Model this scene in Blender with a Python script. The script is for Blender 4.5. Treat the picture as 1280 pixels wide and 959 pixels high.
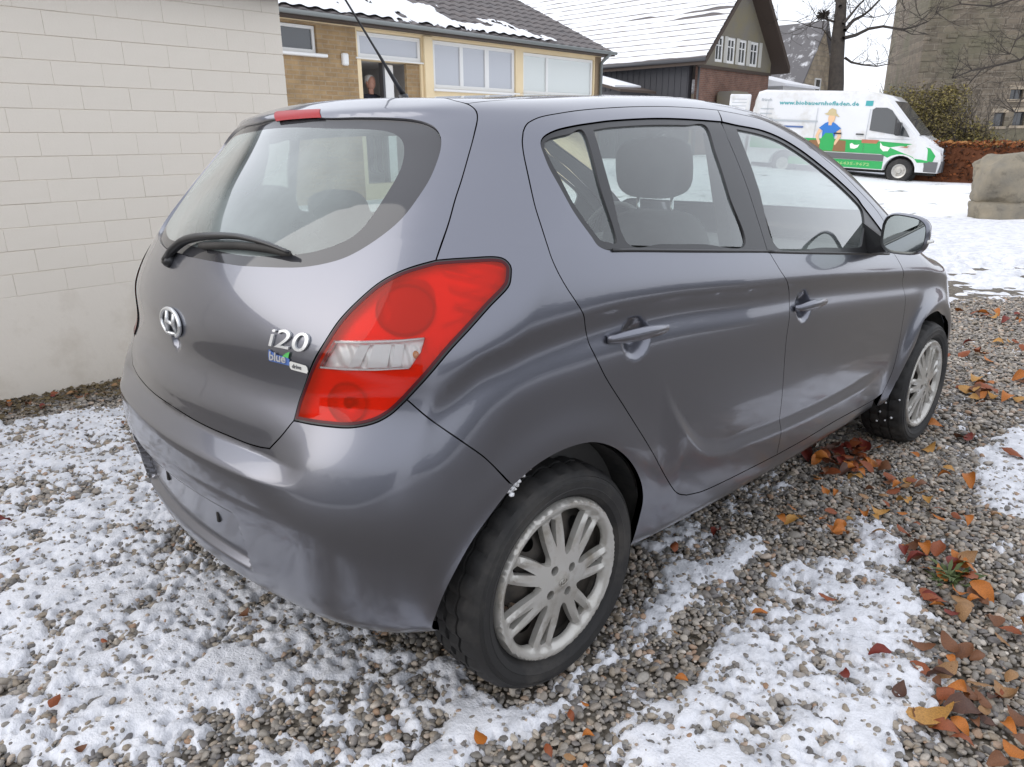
import bpy, bmesh, math, random
import numpy as np
from mathutils import Vector, Matrix
from mathutils.geometry import delaunay_2d_cdt

for _o in list(bpy.data.objects):
    bpy.data.objects.remove(_o)
scene = bpy.context.scene
COL = scene.collection
R_ = math.radians

# ------------------------------------------------------------------ camera
cam_d = bpy.data.cameras.new("camera")
cam_d.sensor_width = 36.0
cam_d.lens = 36.0 * 917.72 / 1280.0
cam_d.clip_start = 0.05
cam_d.clip_end = 2000.0
cam = bpy.data.objects.new("camera", cam_d)
COL.objects.link(cam)
CAM_LOC = (-1.2795, -1.8155, 1.3466)
_r, _u, _f = (0.68169, -0.73162, -0.0055), (0.23463, 0.21149, 0.9488), (0.693, 0.64808, -0.31583)
_m = Matrix(((_r[0], _u[0], -_f[0], CAM_LOC[0]), (_r[1], _u[1], -_f[1], CAM_LOC[1]),
             (_r[2], _u[2], -_f[2], CAM_LOC[2]), (0, 0, 0, 1)))
cam.matrix_world = _m
scene.camera = cam

# ------------------------------------------------------------------ daylight, thin overcast
SUN_EL, SUN_AZ = R_(32), R_(150)          # azimuth measured from +X towards +Y
world = bpy.data.worlds.new("World")
scene.world = world
world.use_nodes = True
_nt = world.node_tree
_nt.nodes.clear()
_out = _nt.nodes.new("ShaderNodeOutputWorld")
_bg = _nt.nodes.new("ShaderNodeBackground")
_sky = _nt.nodes.new("ShaderNodeTexSky")
_sky.sky_type = 'NISHITA'
_sky.sun_disc = False
_sky.sun_elevation = SUN_EL
_sky.sun_rotation = R_(90) - SUN_AZ
_sky.air_density = 1.0
_sky.dust_density = 3.0
_mix = _nt.nodes.new("ShaderNodeMixRGB")
_mix.inputs[0].default_value = 0.85
_mix.inputs[2].default_value = (12.1, 12.5, 13.5, 1)     # the cloud layer
_nt.links.new(_sky.outputs[0], _mix.inputs[1])
_nt.links.new(_mix.outputs[0], _bg.inputs[0])
_bg.inputs[1].default_value = 0.085
_nt.links.new(_bg.outputs[0], _out.inputs[0])

sun_d = bpy.data.lights.new("sun", 'SUN')
sun_d.energy = 0.8
sun_d.angle = R_(55)
sun_d.color = (1.0, 0.96, 0.90)
sun = bpy.data.objects.new("sun", sun_d)
COL.objects.link(sun)
_sv = Vector((math.cos(SUN_EL) * math.cos(SUN_AZ), math.cos(SUN_EL) * math.sin(SUN_AZ), math.sin(SUN_EL)))
sun.rotation_euler = _sv.to_track_quat('Z', 'Y').to_euler()
sun.location = (-20, 10, 20)

scene.view_settings.view_transform = 'Standard'
scene.view_settings.look = 'None'
scene.view_settings.exposure = 0.46
scene.view_settings.gamma = 1.0
scene.view_settings.use_curve_mapping = False
scene.cycles.max_bounces = 10
scene.cycles.transparent_max_bounces = 16
scene.cycles.glossy_bounces = 4
scene.cycles.diffuse_bounces = 4

# ------------------------------------------------------------------ helpers
def tag(o, label=None, cat=None, group=None, kind=None):
    if label: o['label'] = label
    if cat: o['category'] = cat
    if group: o['group'] = group
    if kind: o['kind'] = kind
    return o

def empty(name, loc=(0, 0, 0), rz=0.0, label=None, cat=None, group=None):
    o = bpy.data.objects.new(name, None)
    o.empty_display_size = 0.2
    o.location = loc
    o.rotation_euler = (0, 0, rz)
    COL.objects.link(o)
    return tag(o, label, cat, group)

def link(name, me, parent=None):
    o = bpy.data.objects.new(name, me)
    COL.objects.link(o)
    if parent is not None: o.parent = parent
    return o

def mesh(name, verts, faces, mat=None, parent=None, smooth=False, normals=None, link_it=True, mats=None, fmat=None):
    me = bpy.data.meshes.new(name)
    me.from_pydata([tuple(v) for v in verts], [], [tuple(f) for f in faces])
    if mats:
        for m in mats: me.materials.append(m)
        if fmat is not None: me.polygons.foreach_set("material_index", np.asarray(fmat, dtype=np.int32))
    elif mat: me.materials.append(mat)
    if smooth or normals is not None:
        me.polygons.foreach_set("use_smooth", [True] * len(me.polygons))
    me.update()
    if normals is not None:
        me.normals_split_custom_set_from_vertices([tuple(n) for n in normals])
    if not link_it: return me
    return link(name, me, parent)

class MB:
    """collects boxes, tubes, lathes... and links them as ONE mesh object"""
    def __init__(s): s.v, s.f, s.mi, s.cur = [], [], [], 0
    def add(s, v, f):
        b = len(s.v); s.v += [tuple(q) for q in v]; s.f += [tuple(i + b for i in q) for q in f]
        s.mi += [s.cur] * len(f); return s
    def box(s, x0, x1, y0, y1, z0, z1):
        v = [(x, y, z) for z in (z0, z1) for y in (y0, y1) for x in (x0, x1)]
        return s.add(v, [(0, 2, 3, 1), (4, 5, 7, 6), (0, 1, 5, 4), (2, 6, 7, 3), (0, 4, 6, 2), (1, 3, 7, 5)])
    def bevbox(s, x0, x1, y0, y1, z0, z1, b):
        """box with all edges chamfered"""
        P = []
        for sx, x in ((1, x0), (-1, x1)):
            for sy, y in ((1, y0), (-1, y1)):
                for sz, z in ((1, z0), (-1, z1)):
                    P += [(x, y + sy * b, z + sz * b), (x + sx * b, y, z + sz * b), (x + sx * b, y + sy * b, z)]
        bm = bmesh.new()
        vs = [bm.verts.new(p) for p in P]
        r = bmesh.ops.convex_hull(bm, input=vs)
        bm.verts.index_update()
        s.add([v.co[:] for v in bm.verts], [[v.index for v in f.verts] for f in bm.faces])
        bm.free(); return s
    def hull(s, P):
        bm = bmesh.new()
        for p in P: bm.verts.new(p)
        bmesh.ops.convex_hull(bm, input=list(bm.verts))
        bm.verts.index_update()
        s.add([v.co[:] for v in bm.verts], [[v.index for v in f.verts] for f in bm.faces])
        bm.free(); return s
    def tube(s, pts, rad, n=8, cap=True, flat=1.0, up=(0, 0, 1)):
        pts = [Vector(p) for p in pts]; m = len(pts)
        rad = [rad] * m if not hasattr(rad, '__len__') else rad
        v = []; 
        for i, p in enumerate(pts):
            t = (pts[min(i + 1, m - 1)] - pts[max(i - 1, 0)]).normalized()
            a = t.cross(Vector(up))
            if a.length < 1e-3: a = t.cross(Vector((1, 0, 0)))
            a.normalize(); b = a.cross(t).normalized()
            for k in range(n):
                w = 2 * math.pi * k / n
                v.append(p + a * (rad[i] * math.cos(w)) + b * (rad[i] * flat * math.sin(w)))
        f = [(i * n + k, i * n + (k + 1) % n, (i + 1) * n + (k + 1) % n, (i + 1) * n + k) for i in range(m - 1) for k in range(n)]
        if cap: f += [tuple(range(n - 1, -1, -1)), tuple((m - 1) * n + k for k in range(n))]
        return s.add(v, f)
    def lathe_y(s, prof, n=48, cx=0, cz=0, close=False):
        """profile [(radius, y)] turned about the Y axis"""
        v = [(cx + r * math.cos(2 * math.pi * k / n), y, cz + r * math.sin(2 * math.pi * k / n)) for r, y in prof for k in range(n)]
        f = [(i * n + k, (i + 1) * n + k, (i + 1) * n + (k + 1) % n, i * n + (k + 1) % n) for i in range(len(prof) - 1) for k in range(n)]
        return s.add(v, f)
    def prism(s, poly, d0, d1, axis=1):
        """2D polygon extruded along an axis (poly in the other two coords)"""
        def mk(a, b, d): return (d, a, b) if axis == 0 else ((a, d, b) if axis == 1 else (a, b, d))
        n = len(poly)
        v = [mk(a, b, d0) for a, b in poly] + [mk(a, b, d1) for a, b in poly]
        return s.add(v, [tuple(range(n)), tuple(range(2 * n - 1, n - 1, -1))] + [(i, i + n, (i + 1) % n + n, (i + 1) % n) for i in range(n)])
    def build(s, name, mat=None, parent=None, smooth=False, mats=None, fix=True, autosmooth=None):
        o = mesh(name, s.v, s.f, mat, parent, smooth, mats=mats, fmat=s.mi if mats else None)
        if fix:
            bm = bmesh.new(); bm.from_mesh(o.data); bmesh.ops.recalc_face_normals(bm, faces=bm.faces)
            if autosmooth:
                for e in bm.edges:
                    if len(e.link_faces) == 2 and e.calc_face_angle(0) > autosmooth: e.smooth = False
                for f in bm.faces: f.smooth = True
            bm.to_mesh(o.data); bm.free()
        return o

def text_mesh(s, size, extrude=0.0, bold=0.0, res=3, shear=0.0):
    c = bpy.data.curves.new("lettering", 'FONT')
    c.body = s; c.size = size; c.extrude = extrude; c.offset = bold; c.resolution_u = res; c.shear = shear
    o = bpy.data.objects.new("lettering", c); COL.objects.link(o)
    bpy.context.view_layer.update()
    me = bpy.data.meshes.new_from_object(o.evaluated_get(bpy.context.evaluated_depsgraph_get()))
    v = np.array([q.co[:] for q in me.vertices]).reshape(-1, 3); f = [tuple(p.vertices) for p in me.polygons]
    bpy.data.objects.remove(o); bpy.data.curves.remove(c); bpy.data.meshes.remove(me)
    return v, f

# ------------------------------------------------------------------ materials
def nodes(m):
    m.use_nodes = True
    nt = m.node_tree
    return nt, nt.nodes, nt.links, nt.nodes.get("Principled BSDF")

def mat(name, col, rough=0.5, metal=0.0, coat=0.0, var=None, bump=None, spec=0.5, dirt=None, coords='Object', obj_rand=0.0, coat_rough=0.03):
    """var=(scale, colour2, detail) mottling; bump=(scale, distance); dirt=(scale, colour, threshold)"""
    m = bpy.data.materials.new(name)
    nt, N, L, b = nodes(m)
    b.inputs['Base Color'].default_value = (*col, 1)
    b.inputs['Roughness'].default_value = rough
    b.inputs['Metallic'].default_value = metal
    b.inputs['Coat Weight'].default_value = coat
    b.inputs['Coat Roughness'].default_value = coat_rough
    b.inputs['Specular IOR Level'].default_value = spec
    tc = N.new("ShaderNodeTexCoord")
    last = None
    def noise(scale, detail=4, rough_=0.6):
        n = N.new("ShaderNodeTexNoise"); n.inputs['Scale'].default_value = scale
        n.inputs['Detail'].default_value = detail; n.inputs['Roughness'].default_value = rough_
        L.new(tc.outputs[coords], n.inputs['Vector']); return n
    if var:
        n = noise(var[0], var[2] if len(var) > 2 else 4)
        r = N.new("ShaderNodeValToRGB"); r.color_ramp.elements[0].position = .35; r.color_ramp.elements[1].position = .68
        r.color_ramp.elements[0].color = (*col, 1); r.color_ramp.elements[1].color = (*var[1], 1)
        L.new(n.outputs['Fac'], r.inputs[0]); last = r.outputs[0]
    if dirt:
        n = noise(dirt[0], 6, .65)
        r = N.new("ShaderNodeValToRGB"); r.color_ramp.elements[0].position = dirt[2]; r.color_ramp.elements[1].position = dirt[2] + .18
        L.new(n.outputs['Fac'], r.inputs[0])
        mx = N.new("ShaderNodeMixRGB"); mx.inputs[1].default_value = (*col, 1); mx.inputs[2].default_value = (*dirt[1], 1)
        if last: L.new(last, mx.inputs[1])
        L.new(r.outputs[0], mx.inputs[0]); last = mx.outputs[0]
    if obj_rand:
        oi = N.new("ShaderNodeObjectInfo"); h = N.new("ShaderNodeHueSaturation")
        mr = N.new("ShaderNodeMapRange"); mr.inputs[3].default_value = 1 - obj_rand; mr.inputs[4].default_value = 1 + obj_rand
        L.new(oi.outputs['Random'], mr.inputs[0]); L.new(mr.outputs[0], h.inputs['Value'])
        h.inputs['Color'].default_value = (*col, 1)
        if last: L.new(last, h.inputs['Color'])
        last = h.outputs[0]
    if last: L.new(last, b.inputs['Base Color'])
    if bump:
        n = noise(bump[0], 5)
        bp = N.new("ShaderNodeBump"); bp.inputs['Distance'].default_value = bump[1]; bp.inputs['Strength'].default_value = 1.0
        L.new(n.outputs['Fac'], bp.inputs['Height']); L.new(bp.outputs[0], b.inputs['Normal'])
    return m

def glass_mat(name, tint, ior=1.5, boost=1.0, rough=0.0, haze=0.0):
    """thin pane: see-through, mirror-like at grazing angles, optional pale veil for haze and milky reflections"""
    m = bpy.data.materials.new(name); m.use_nodes = True
    nt = m.node_tree; N, L = nt.nodes, nt.links
    N.clear()
    o = N.new("ShaderNodeOutputMaterial"); t = N.new("ShaderNodeBsdfTransparent"); g = N.new("ShaderNodeBsdfGlossy")
    t.inputs[0].default_value = (*tint, 1); g.inputs['Roughness'].default_value = rough
    # Schlick reflectance from |N.I|, so both faces of the thin pane behave alike
    ge = N.new("ShaderNodeNewGeometry"); dt = N.new("ShaderNodeVectorMath"); dt.operation = 'DOT_PRODUCT'
    L.new(ge.outputs['Normal'], dt.inputs[0]); L.new(ge.outputs['Incoming'], dt.inputs[1])
    def mth(op, a, b=None):
        q = N.new("ShaderNodeMath"); q.operation = op
        for i_, s_ in enumerate((a, b)):
            if s_ is None: continue
            if isinstance(s_, (int, float)): q.inputs[i_].default_value = s_
            else: L.new(s_, q.inputs[i_])
        return q.outputs[0]
    f0 = ((ior - 1) / (ior + 1)) ** 2
    c1 = mth('SUBTRACT', 1.0, mth('ABSOLUTE', dt.outputs['Value']))
    sch = mth('ADD', mth('MULTIPLY', mth('POWER', c1, 5.0), 1 - f0), f0)
    mu = N.new("ShaderNodeMath"); mu.operation = 'MULTIPLY'; mu.inputs[1].default_value = boost; mu.use_clamp = True
    mx = N.new("ShaderNodeMixShader")
    L.new(sch, mu.inputs[0]); L.new(mu.outputs[0], mx.inputs[0])
    L.new(t.outputs[0], mx.inputs[1]); L.new(g.outputs[0], mx.inputs[2])
    last = mx
    if haze:
        d = N.new("ShaderNodeBsdfDiffuse"); d.inputs[0].default_value = (.56, .63, .62, 1)  # pale diffuse colour stands in for haze film and milky reflections
        m2 = N.new("ShaderNodeMixShader")
        tc = N.new("ShaderNodeTexCoord"); nz = N.new("ShaderNodeTexNoise"); nz.inputs['Scale'].default_value = 3.0; nz.inputs['Detail'].default_value = 5
        mr = N.new("ShaderNodeMapRange"); mr.inputs[1].default_value = .3; mr.inputs[2].default_value = .7; mr.inputs[3].default_value = haze * .4; mr.inputs[4].default_value = haze * 1.6
        L.new(tc.outputs['Object'], nz.inputs['Vector']); L.new(nz.outputs['Fac'], mr.inputs[0]); L.new(mr.outputs[0], m2.inputs[0])
        L.new(mx.outputs[0], m2.inputs[1]); L.new(d.outputs[0], m2.inputs[2]); last = m2
    L.new(last.outputs[0], o.inputs[0])
    return m

X = {}
def car_paint():
    m = bpy.data.materials.new("grey_car_paint")
    nt, N, L, b = nodes(m)
    tc = N.new("ShaderNodeTexCoord")
    n = N.new("ShaderNodeTexNoise"); n.inputs['Scale'].default_value = 2.6; n.inputs['Detail'].default_value = 8; n.inputs['Roughness'].default_value = .7
    L.new(tc.outputs['Object'], n.inputs['Vector'])
    # road grime: heavier low down on the sides (it is splashed up, so it belongs to the paint)
    sp = N.new("ShaderNodeSeparateXYZ"); L.new(tc.outputs['Object'], sp.inputs[0])
    mr = N.new("ShaderNodeMapRange"); mr.inputs[1].default_value = .25; mr.inputs[2].default_value = .95; mr.inputs[3].default_value = .24; mr.inputs[4].default_value = .05
    L.new(sp.outputs['Z'], mr.inputs[0])
    mu = N.new("ShaderNodeMath"); mu.operation = 'MULTIPLY'; mu.use_clamp = True
    r = N.new("ShaderNodeValToRGB"); r.color_ramp.elements[0].position = .36; r.color_ramp.elements[1].position = .72
    L.new(n.outputs['Fac'], r.inputs[0]); L.new(r.outputs[0], mu.inputs[0]); L.new(mr.outputs[0], mu.inputs[1])
    mx = N.new("ShaderNodeMixRGB"); mx.inputs[1].default_value = (.178, .184, .218, 1); mx.inputs[2].default_value = (.172, .166, .158, 1)
    L.new(mu.outputs[0], mx.inputs[0]); L.new(mx.outputs[0], b.inputs['Base Color'])
    ra = N.new("ShaderNodeMapRange"); ra.inputs[3].default_value = .29; ra.inputs[4].default_value = .40
    L.new(mu.outputs[0], ra.inputs[0]); L.new(ra.outputs[0], b.inputs['Roughness'])
    b.inputs['Metallic'].default_value = .82
    cw = N.new("ShaderNodeMapRange"); cw.inputs[3].default_value = 1.0; cw.inputs[4].default_value = .8
    L.new(mu.outputs[0], cw.inputs[0]); L.new(cw.outputs[0], b.inputs['Coat Weight'])
    cr = N.new("ShaderNodeMapRange"); cr.inputs[3].default_value = .03; cr.inputs[4].default_value = .10
    # thin film of dried spray on the lower body dulls the lacquer
    fz = N.new("ShaderNodeMapRange"); fz.inputs[1].default_value = .30; fz.inputs[2].default_value = .72; fz.inputs[3].default_value = .13; fz.inputs[4].default_value = .0
    L.new(sp.outputs['Z'], fz.inputs[0]); fn = N.new("ShaderNodeMath"); fn.operation = 'MULTIPLY'
    f2 = N.new("ShaderNodeMapRange"); f2.inputs[1].default_value = .3; f2.inputs[2].default_value = .7; f2.inputs[3].default_value = .55; f2.inputs[4].default_value = 1.2; L.new(n.outputs['Fac'], f2.inputs[0])
    L.new(fz.outputs[0], fn.inputs[0]); L.new(f2.outputs[0], fn.inputs[1]); fa = N.new("ShaderNodeMath"); fa.operation = 'ADD'
    L.new(mu.outputs[0], cr.inputs[0]); L.new(cr.outputs[0], fa.inputs[0]); L.new(fn.outputs[0], fa.inputs[1]); L.new(fa.outputs[0], b.inputs['Coat Roughness'])
    b.inputs['Coat IOR'].default_value = 1.5
    # flake sparkle / orange peel
    v = N.new("ShaderNodeTexNoise"); v.inputs['Scale'].default_value = 900; L.new(tc.outputs['Object'], v.inputs['Vector'])
    bp = N.new("ShaderNodeBump"); bp.inputs['Distance'].default_value = .00003; L.new(v.outputs['Fac'], bp.inputs['Height'])
    L.new(bp.outputs[0], b.inputs['Normal'])
    return m
X['paint'] = car_paint()
X['black_trim'] = mat("black_trim", (.022, .022, .024), .38, coat=.2, bump=(300, .0001))
X['black_gloss'] = mat("black_frit_glass", (.05, .05, .055), .05, spec=.7)
X['rubber'] = mat("rubber", (.030, .029, .028), .75, var=(9, (.055, .051, .047), 6), bump=(60, .0006))
X['tyre_wall'] = mat("tyre_wall", (.020, .0195, .0195), .7, dirt=(7, (.050, .046, .042), .48), bump=(40, .0005))
X['dark_void'] = mat("wheel_well_plastic", (.014, .014, .014), .85, var=(12, (.04, .037, .033), 5))
X['hubcap'] = mat("silver_hubcap", (.50, .485, .45), .30, metal=.45, coat=.4, dirt=(14, (.34, .31, .26), .52))
X['steel'] = mat("dark_steel_wheel", (.05, .047, .043), .55, metal=.5, var=(20, (.11, .095, .08), 5))
X['chrome'] = mat("chrome", (.78, .79, .80), .10, metal=1.0)
X['mirror'] = mat("mirror_glass", (.62, .66, .64), .015, metal=1.0)
X['seat'] = mat("seat_fabric", (.075, .072, .068), .9, var=(12, (.055, .052, .05), 4))
X['interior'] = mat("interior_plastic", (.075, .074, .072), .6)
X['headliner'] = mat("headliner", (.42, .41, .38), .9)
X['glass'] = glass_mat("window_glass", (.82, .89, .86), 1.5, 3.0, haze=.09)
X['glass_rear'] = glass_mat("rear_window_glass", (.44, .54, .52), 1.55, 2.8, haze=.24)
X['red_lens'] = None
def lens(name, col, gl=1.6, dens=1.0):
    m = bpy.data.materials.new(name); m.use_nodes = True
    nt = m.node_tree; N, L = nt.nodes, nt.links; N.clear()
    o = N.new("ShaderNodeOutputMaterial")
    t = N.new("ShaderNodeBsdfTransparent"); t.inputs[0].default_value = (*col, 1)
    d = N.new("ShaderNodeBsdfTranslucent"); d.inputs[0].default_value = (*col, 1)
    d2 = N.new("ShaderNodeBsdfDiffuse"); d2.inputs[0].default_value = (*col, 1)
    a = N.new("ShaderNodeMixShader"); a.inputs[0].default_value = .10 * dens; L.new(t.outputs[0], a.inputs[1]); L.new(d.outputs[0], a.inputs[2])
    c = N.new("ShaderNodeMixShader"); c.inputs[0].default_value = .24 * dens; L.new(a.outputs[0], c.inputs[1]); L.new(d2.outputs[0], c.inputs[2])
    g = N.new("ShaderNodeBsdfGlossy"); g.inputs['Roughness'].default_value = .02
    fr = N.new("ShaderNodeFresnel"); fr.inputs[0].default_value = gl
    mx = N.new("ShaderNodeMixShader"); L.new(fr.outputs[0], mx.inputs[0]); L.new(c.outputs[0], mx.inputs[1]); L.new(g.outputs[0], mx.inputs[2])
    L.new(mx.outputs[0], o.inputs[0]); return m
X['red_lens'] = lens("red_lens", (1.0, .060, .022), 1.36)
X['maroon_lens'] = mat("maroon_lens_edge", (.075, .006, .010), .22, spec=.3)
X['bowl_dark'] = mat("lamp_bowl_tinted", (.22, .19, .19), .25, metal=.5)
X['badge_silver'] = mat("badge_silver", (.72, .73, .74), .28, metal=.55)
X['clear_lens'] = lens("clear_lens", (.93, .93, .92), 1.5, .12)
X['lamp_back'] = mat("lamp_reflector", (.92, .92, .91), .3, metal=.15)
X['lamp_rib'] = mat("lamp_inner_moulding", (.86, .86, .86), .3, metal=.1)
X['plate_blue'] = mat("badge_blue", (.10, .19, .50), .3, coat=.6)
X['plate_green'] = mat("badge_green", (.10, .50, .12), .3, coat=.6)
X['plate_white'] = mat("badge_white", (.75, .75, .72), .3, coat=.6)
X['snow_clump'] = mat("clinging_snow", (.80, .81, .84), .65, var=(60, (.55, .54, .53), 5), bump=(180, .002))
# ------------------------------------------------------------------ car body: one analytic envelope, panels are cut out of it
def spl(xk,yk):
    """natural-ish cubic hermite (catmull, monotone-limited off) vectorised"""
    xk=np.asarray(xk,float); yk=np.asarray(yk,float)
    h=np.diff(xk); s=np.diff(yk)/h
    m=np.empty_like(yk); m[0]=s[0]; m[-1]=s[-1]
    m[1:-1]=(s[:-1]*h[1:]+s[1:]*h[:-1])/(h[:-1]+h[1:])
    def f(x):
        x=np.asarray(x,float)
        i=np.clip(np.searchsorted(xk,x)-1,0,len(h)-1)
        t=(x-xk[i])/h[i]; tc=np.clip(t,0,1)
        y=((1+2*tc)*(1-tc)**2)*yk[i]+tc*(1-tc)**2*h[i]*m[i]+tc*tc*(3-2*tc)*yk[i+1]+tc*tc*(tc-1)*h[i]*m[i+1]
        y=y+np.where(t<0,t*h[i]*m[i],0)+np.where(t>1,(t-1)*h[i]*m[i+1],0)
        return y
    return f
def sm(a,b,k):
    h=np.maximum(k-np.abs(a-b),0)/k
    return np.maximum(a,b)+h*h*k*.25
def step(x,a,b):
    t=np.clip((x-a)/(b-a),0,1); return t*t*(3-2*t)
KX=[-.65,-.45,-.25,0,.5,1.2,1.9,2.5,2.9,3.3]
KZ=[.15,.3,.45,.56,.68,.8,.93,1.06,1.2,1.33,1.45]
KT=[-.3,0,.4,.9,1.3,1.7,2.1,2.5,2.9,3.3]
KB=[0,.1,.2,.28,.36,.44]
BP=dict(
 wb=[0.736, 0.7966, 0.8316, 0.8492, 0.8529, 0.8429, 0.8189, 0.8051, 0.7752, 0.6947],
 rc=[-0.4891, -0.5945, -0.6262, -0.6389, -0.6133, -0.5702, -0.5677, -0.5102, -0.4036, -0.2768, -0.1752],
 kr=[0.2496, 0.2101, 0.2784, 0.3619, 0.3357],
 tp=[1.4316, 1.4534, 1.4844, 1.5023, 1.4719, 1.349, 1.1464, 0.9513, 0.8753, 0.7133],
 bo=[0.0003, -0.033, -0.0694, -0.1062, -0.1493, -0.2133],
 cr=[0.0283],
 misc=[0.2558, 0.0774, 0.2003, 0.05],
)
ZC=spl([-.42,-.37,-.34,-.273,-.182,.03,.33,.74,1.2,1.95,2.25,3.3],[.70,.764,.82,.887,.922,.955,.962,.942,.92,.862,.84,.80])
ZB=spl([-.6,.09,.34,.83,1.55,3.3],[1.16,1.107,1.088,1.049,.987,.84])
ZL=spl([.30,.386,.45,.528,.65,.84,1.46,2.1],[.80,.661,.585,.517,.468,.451,.427,.44])
class Body:
    def __init__(s,P):
        s.P=P
        s.wb=spl(KX,P['wb']); s.rc=spl(KZ,P['rc']); s.tp=spl(KT,P['tp']); s.bo=spl(KB,P['bo'])
        s.kr=spl([.3,.6,.9,1.15,1.4],P['kr'])
    def W(s,x,z):
        w=s.wb(x)
        zc=ZC(x); zb=ZB(x)
        lo=np.minimum(z-.62,0)
        w=w-.24*lo*lo
        # door-side scallop under the shoulder crease
        act=(.75*step(x,-.40,-.25)+.25*step(x,-.15,.25))*(1-step(x,2.2,2.6))
        w=w-.014*act*np.exp(-((z-(zc-.035))/.05)**2)*(z<zc) -.014*act*np.exp(-(.035/.05)**2)*np.exp(-np.maximum(z-zc,0)/.02)*(z>=zc)
        # lower-door character line: the sill part stands proud below it
        zl=ZL(x); ac2=step(x,.33,.46)*(1-step(x,1.75,2.05))
        w=w+.013*ac2*(1-step(z,zl-.012,zl+.045))
        # finger wells behind the two door handles
        for hx,hz in ((.222,.884),(1.125,.848)):
            rr=np.hypot((x-hx)/.058,(z-hz)/.054)
            w=w-.022*(1-step(rr,.25,1.05))
        # shoulder leaning in above the crease
        t=np.clip((z-zc)/(zb-zc),0,None)
        w=w-.035*np.clip(t,0,1)**1.3
        w=w+np.where(z>zb,s.bo(np.maximum(z-zb,0))-s.bo(0.0),0)
        # wheel-arch flares
        for cx,am in ((-.01,.008),(2.525,.030)):
            r=np.hypot(x-cx,z-.30)
            w=w+am*np.exp(-((r-.37)/(.065))**2)*step(z,.15,.35)
        return w
    def Rr(s,a,z):
        r=s.rc(z)+s.kr(z)*a*a
        # bumper shelf under the tailgate: crisp step in the middle, faired into the corners
        wc=1-step(a,.42,.60)
        up=-.600+.10*(z-.66)              # tailgate line carried down behind the shelf
        lo=s.rc(np.minimum(z,.56))-.004*np.clip((z-.56)/.05,0,1)
        t=np.clip((z-.630)/.040,0,1)
        mid=lo*(1-t)+up*t
        q=step(z,.70,.80)
        mid=np.where(z<.56,s.rc(z),mid*(1-q)+s.rc(z)*q)
        r=r*(1-wc)+wc*(mid+s.kr(z)*a*a)
        # spoiler lip over the rear window
        r=r-.015*np.exp(-((z-1.408)/.016)**2)*(1-.6*step(a,.45,.60))
        # number-plate recess, plate is missing
        r=r+.024*(1-step(a,.345,.362))*step(z,.345,.368)*(1-step(z,.495,.512))
        # grip hollow under the badge
        r=r+.012*(1-step(np.hypot(a/.030,(z-.855)/.034),.5,1.0))
        return r
    def F(s,p):
        x,y,z=p[...,0],p[...,1],p[...,2]; a=np.abs(y)
        zb,kt,kc,_=s.P['misc']
        f1=(a-s.W(x,z))*.96
        rear=(s.Rr(a,z)-x)*.93
        top=(z-(s.tp(x)-s.P['cr'][0]*(a/.6)**2))*np.where(x>1.4,.85,1)
        fr=(x-(3.31-.32*a*a-.9*np.maximum(z-.55,0)))*.95
        bot=(zb-z)
        g=sm(sm(f1,rear,kc),fr,.25)
        g=sm(g,top,kt)
        g=sm(g,bot,.06)
        return g
    def normal(s,p,e=4e-4):
        n=np.stack([s.F(p+e*np.eye(3)[k])-s.F(p-e*np.eye(3)[k]) for k in range(3)],-1)
        return n/np.linalg.norm(n,axis=-1,keepdims=True)

BODY = Body(BP)
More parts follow.
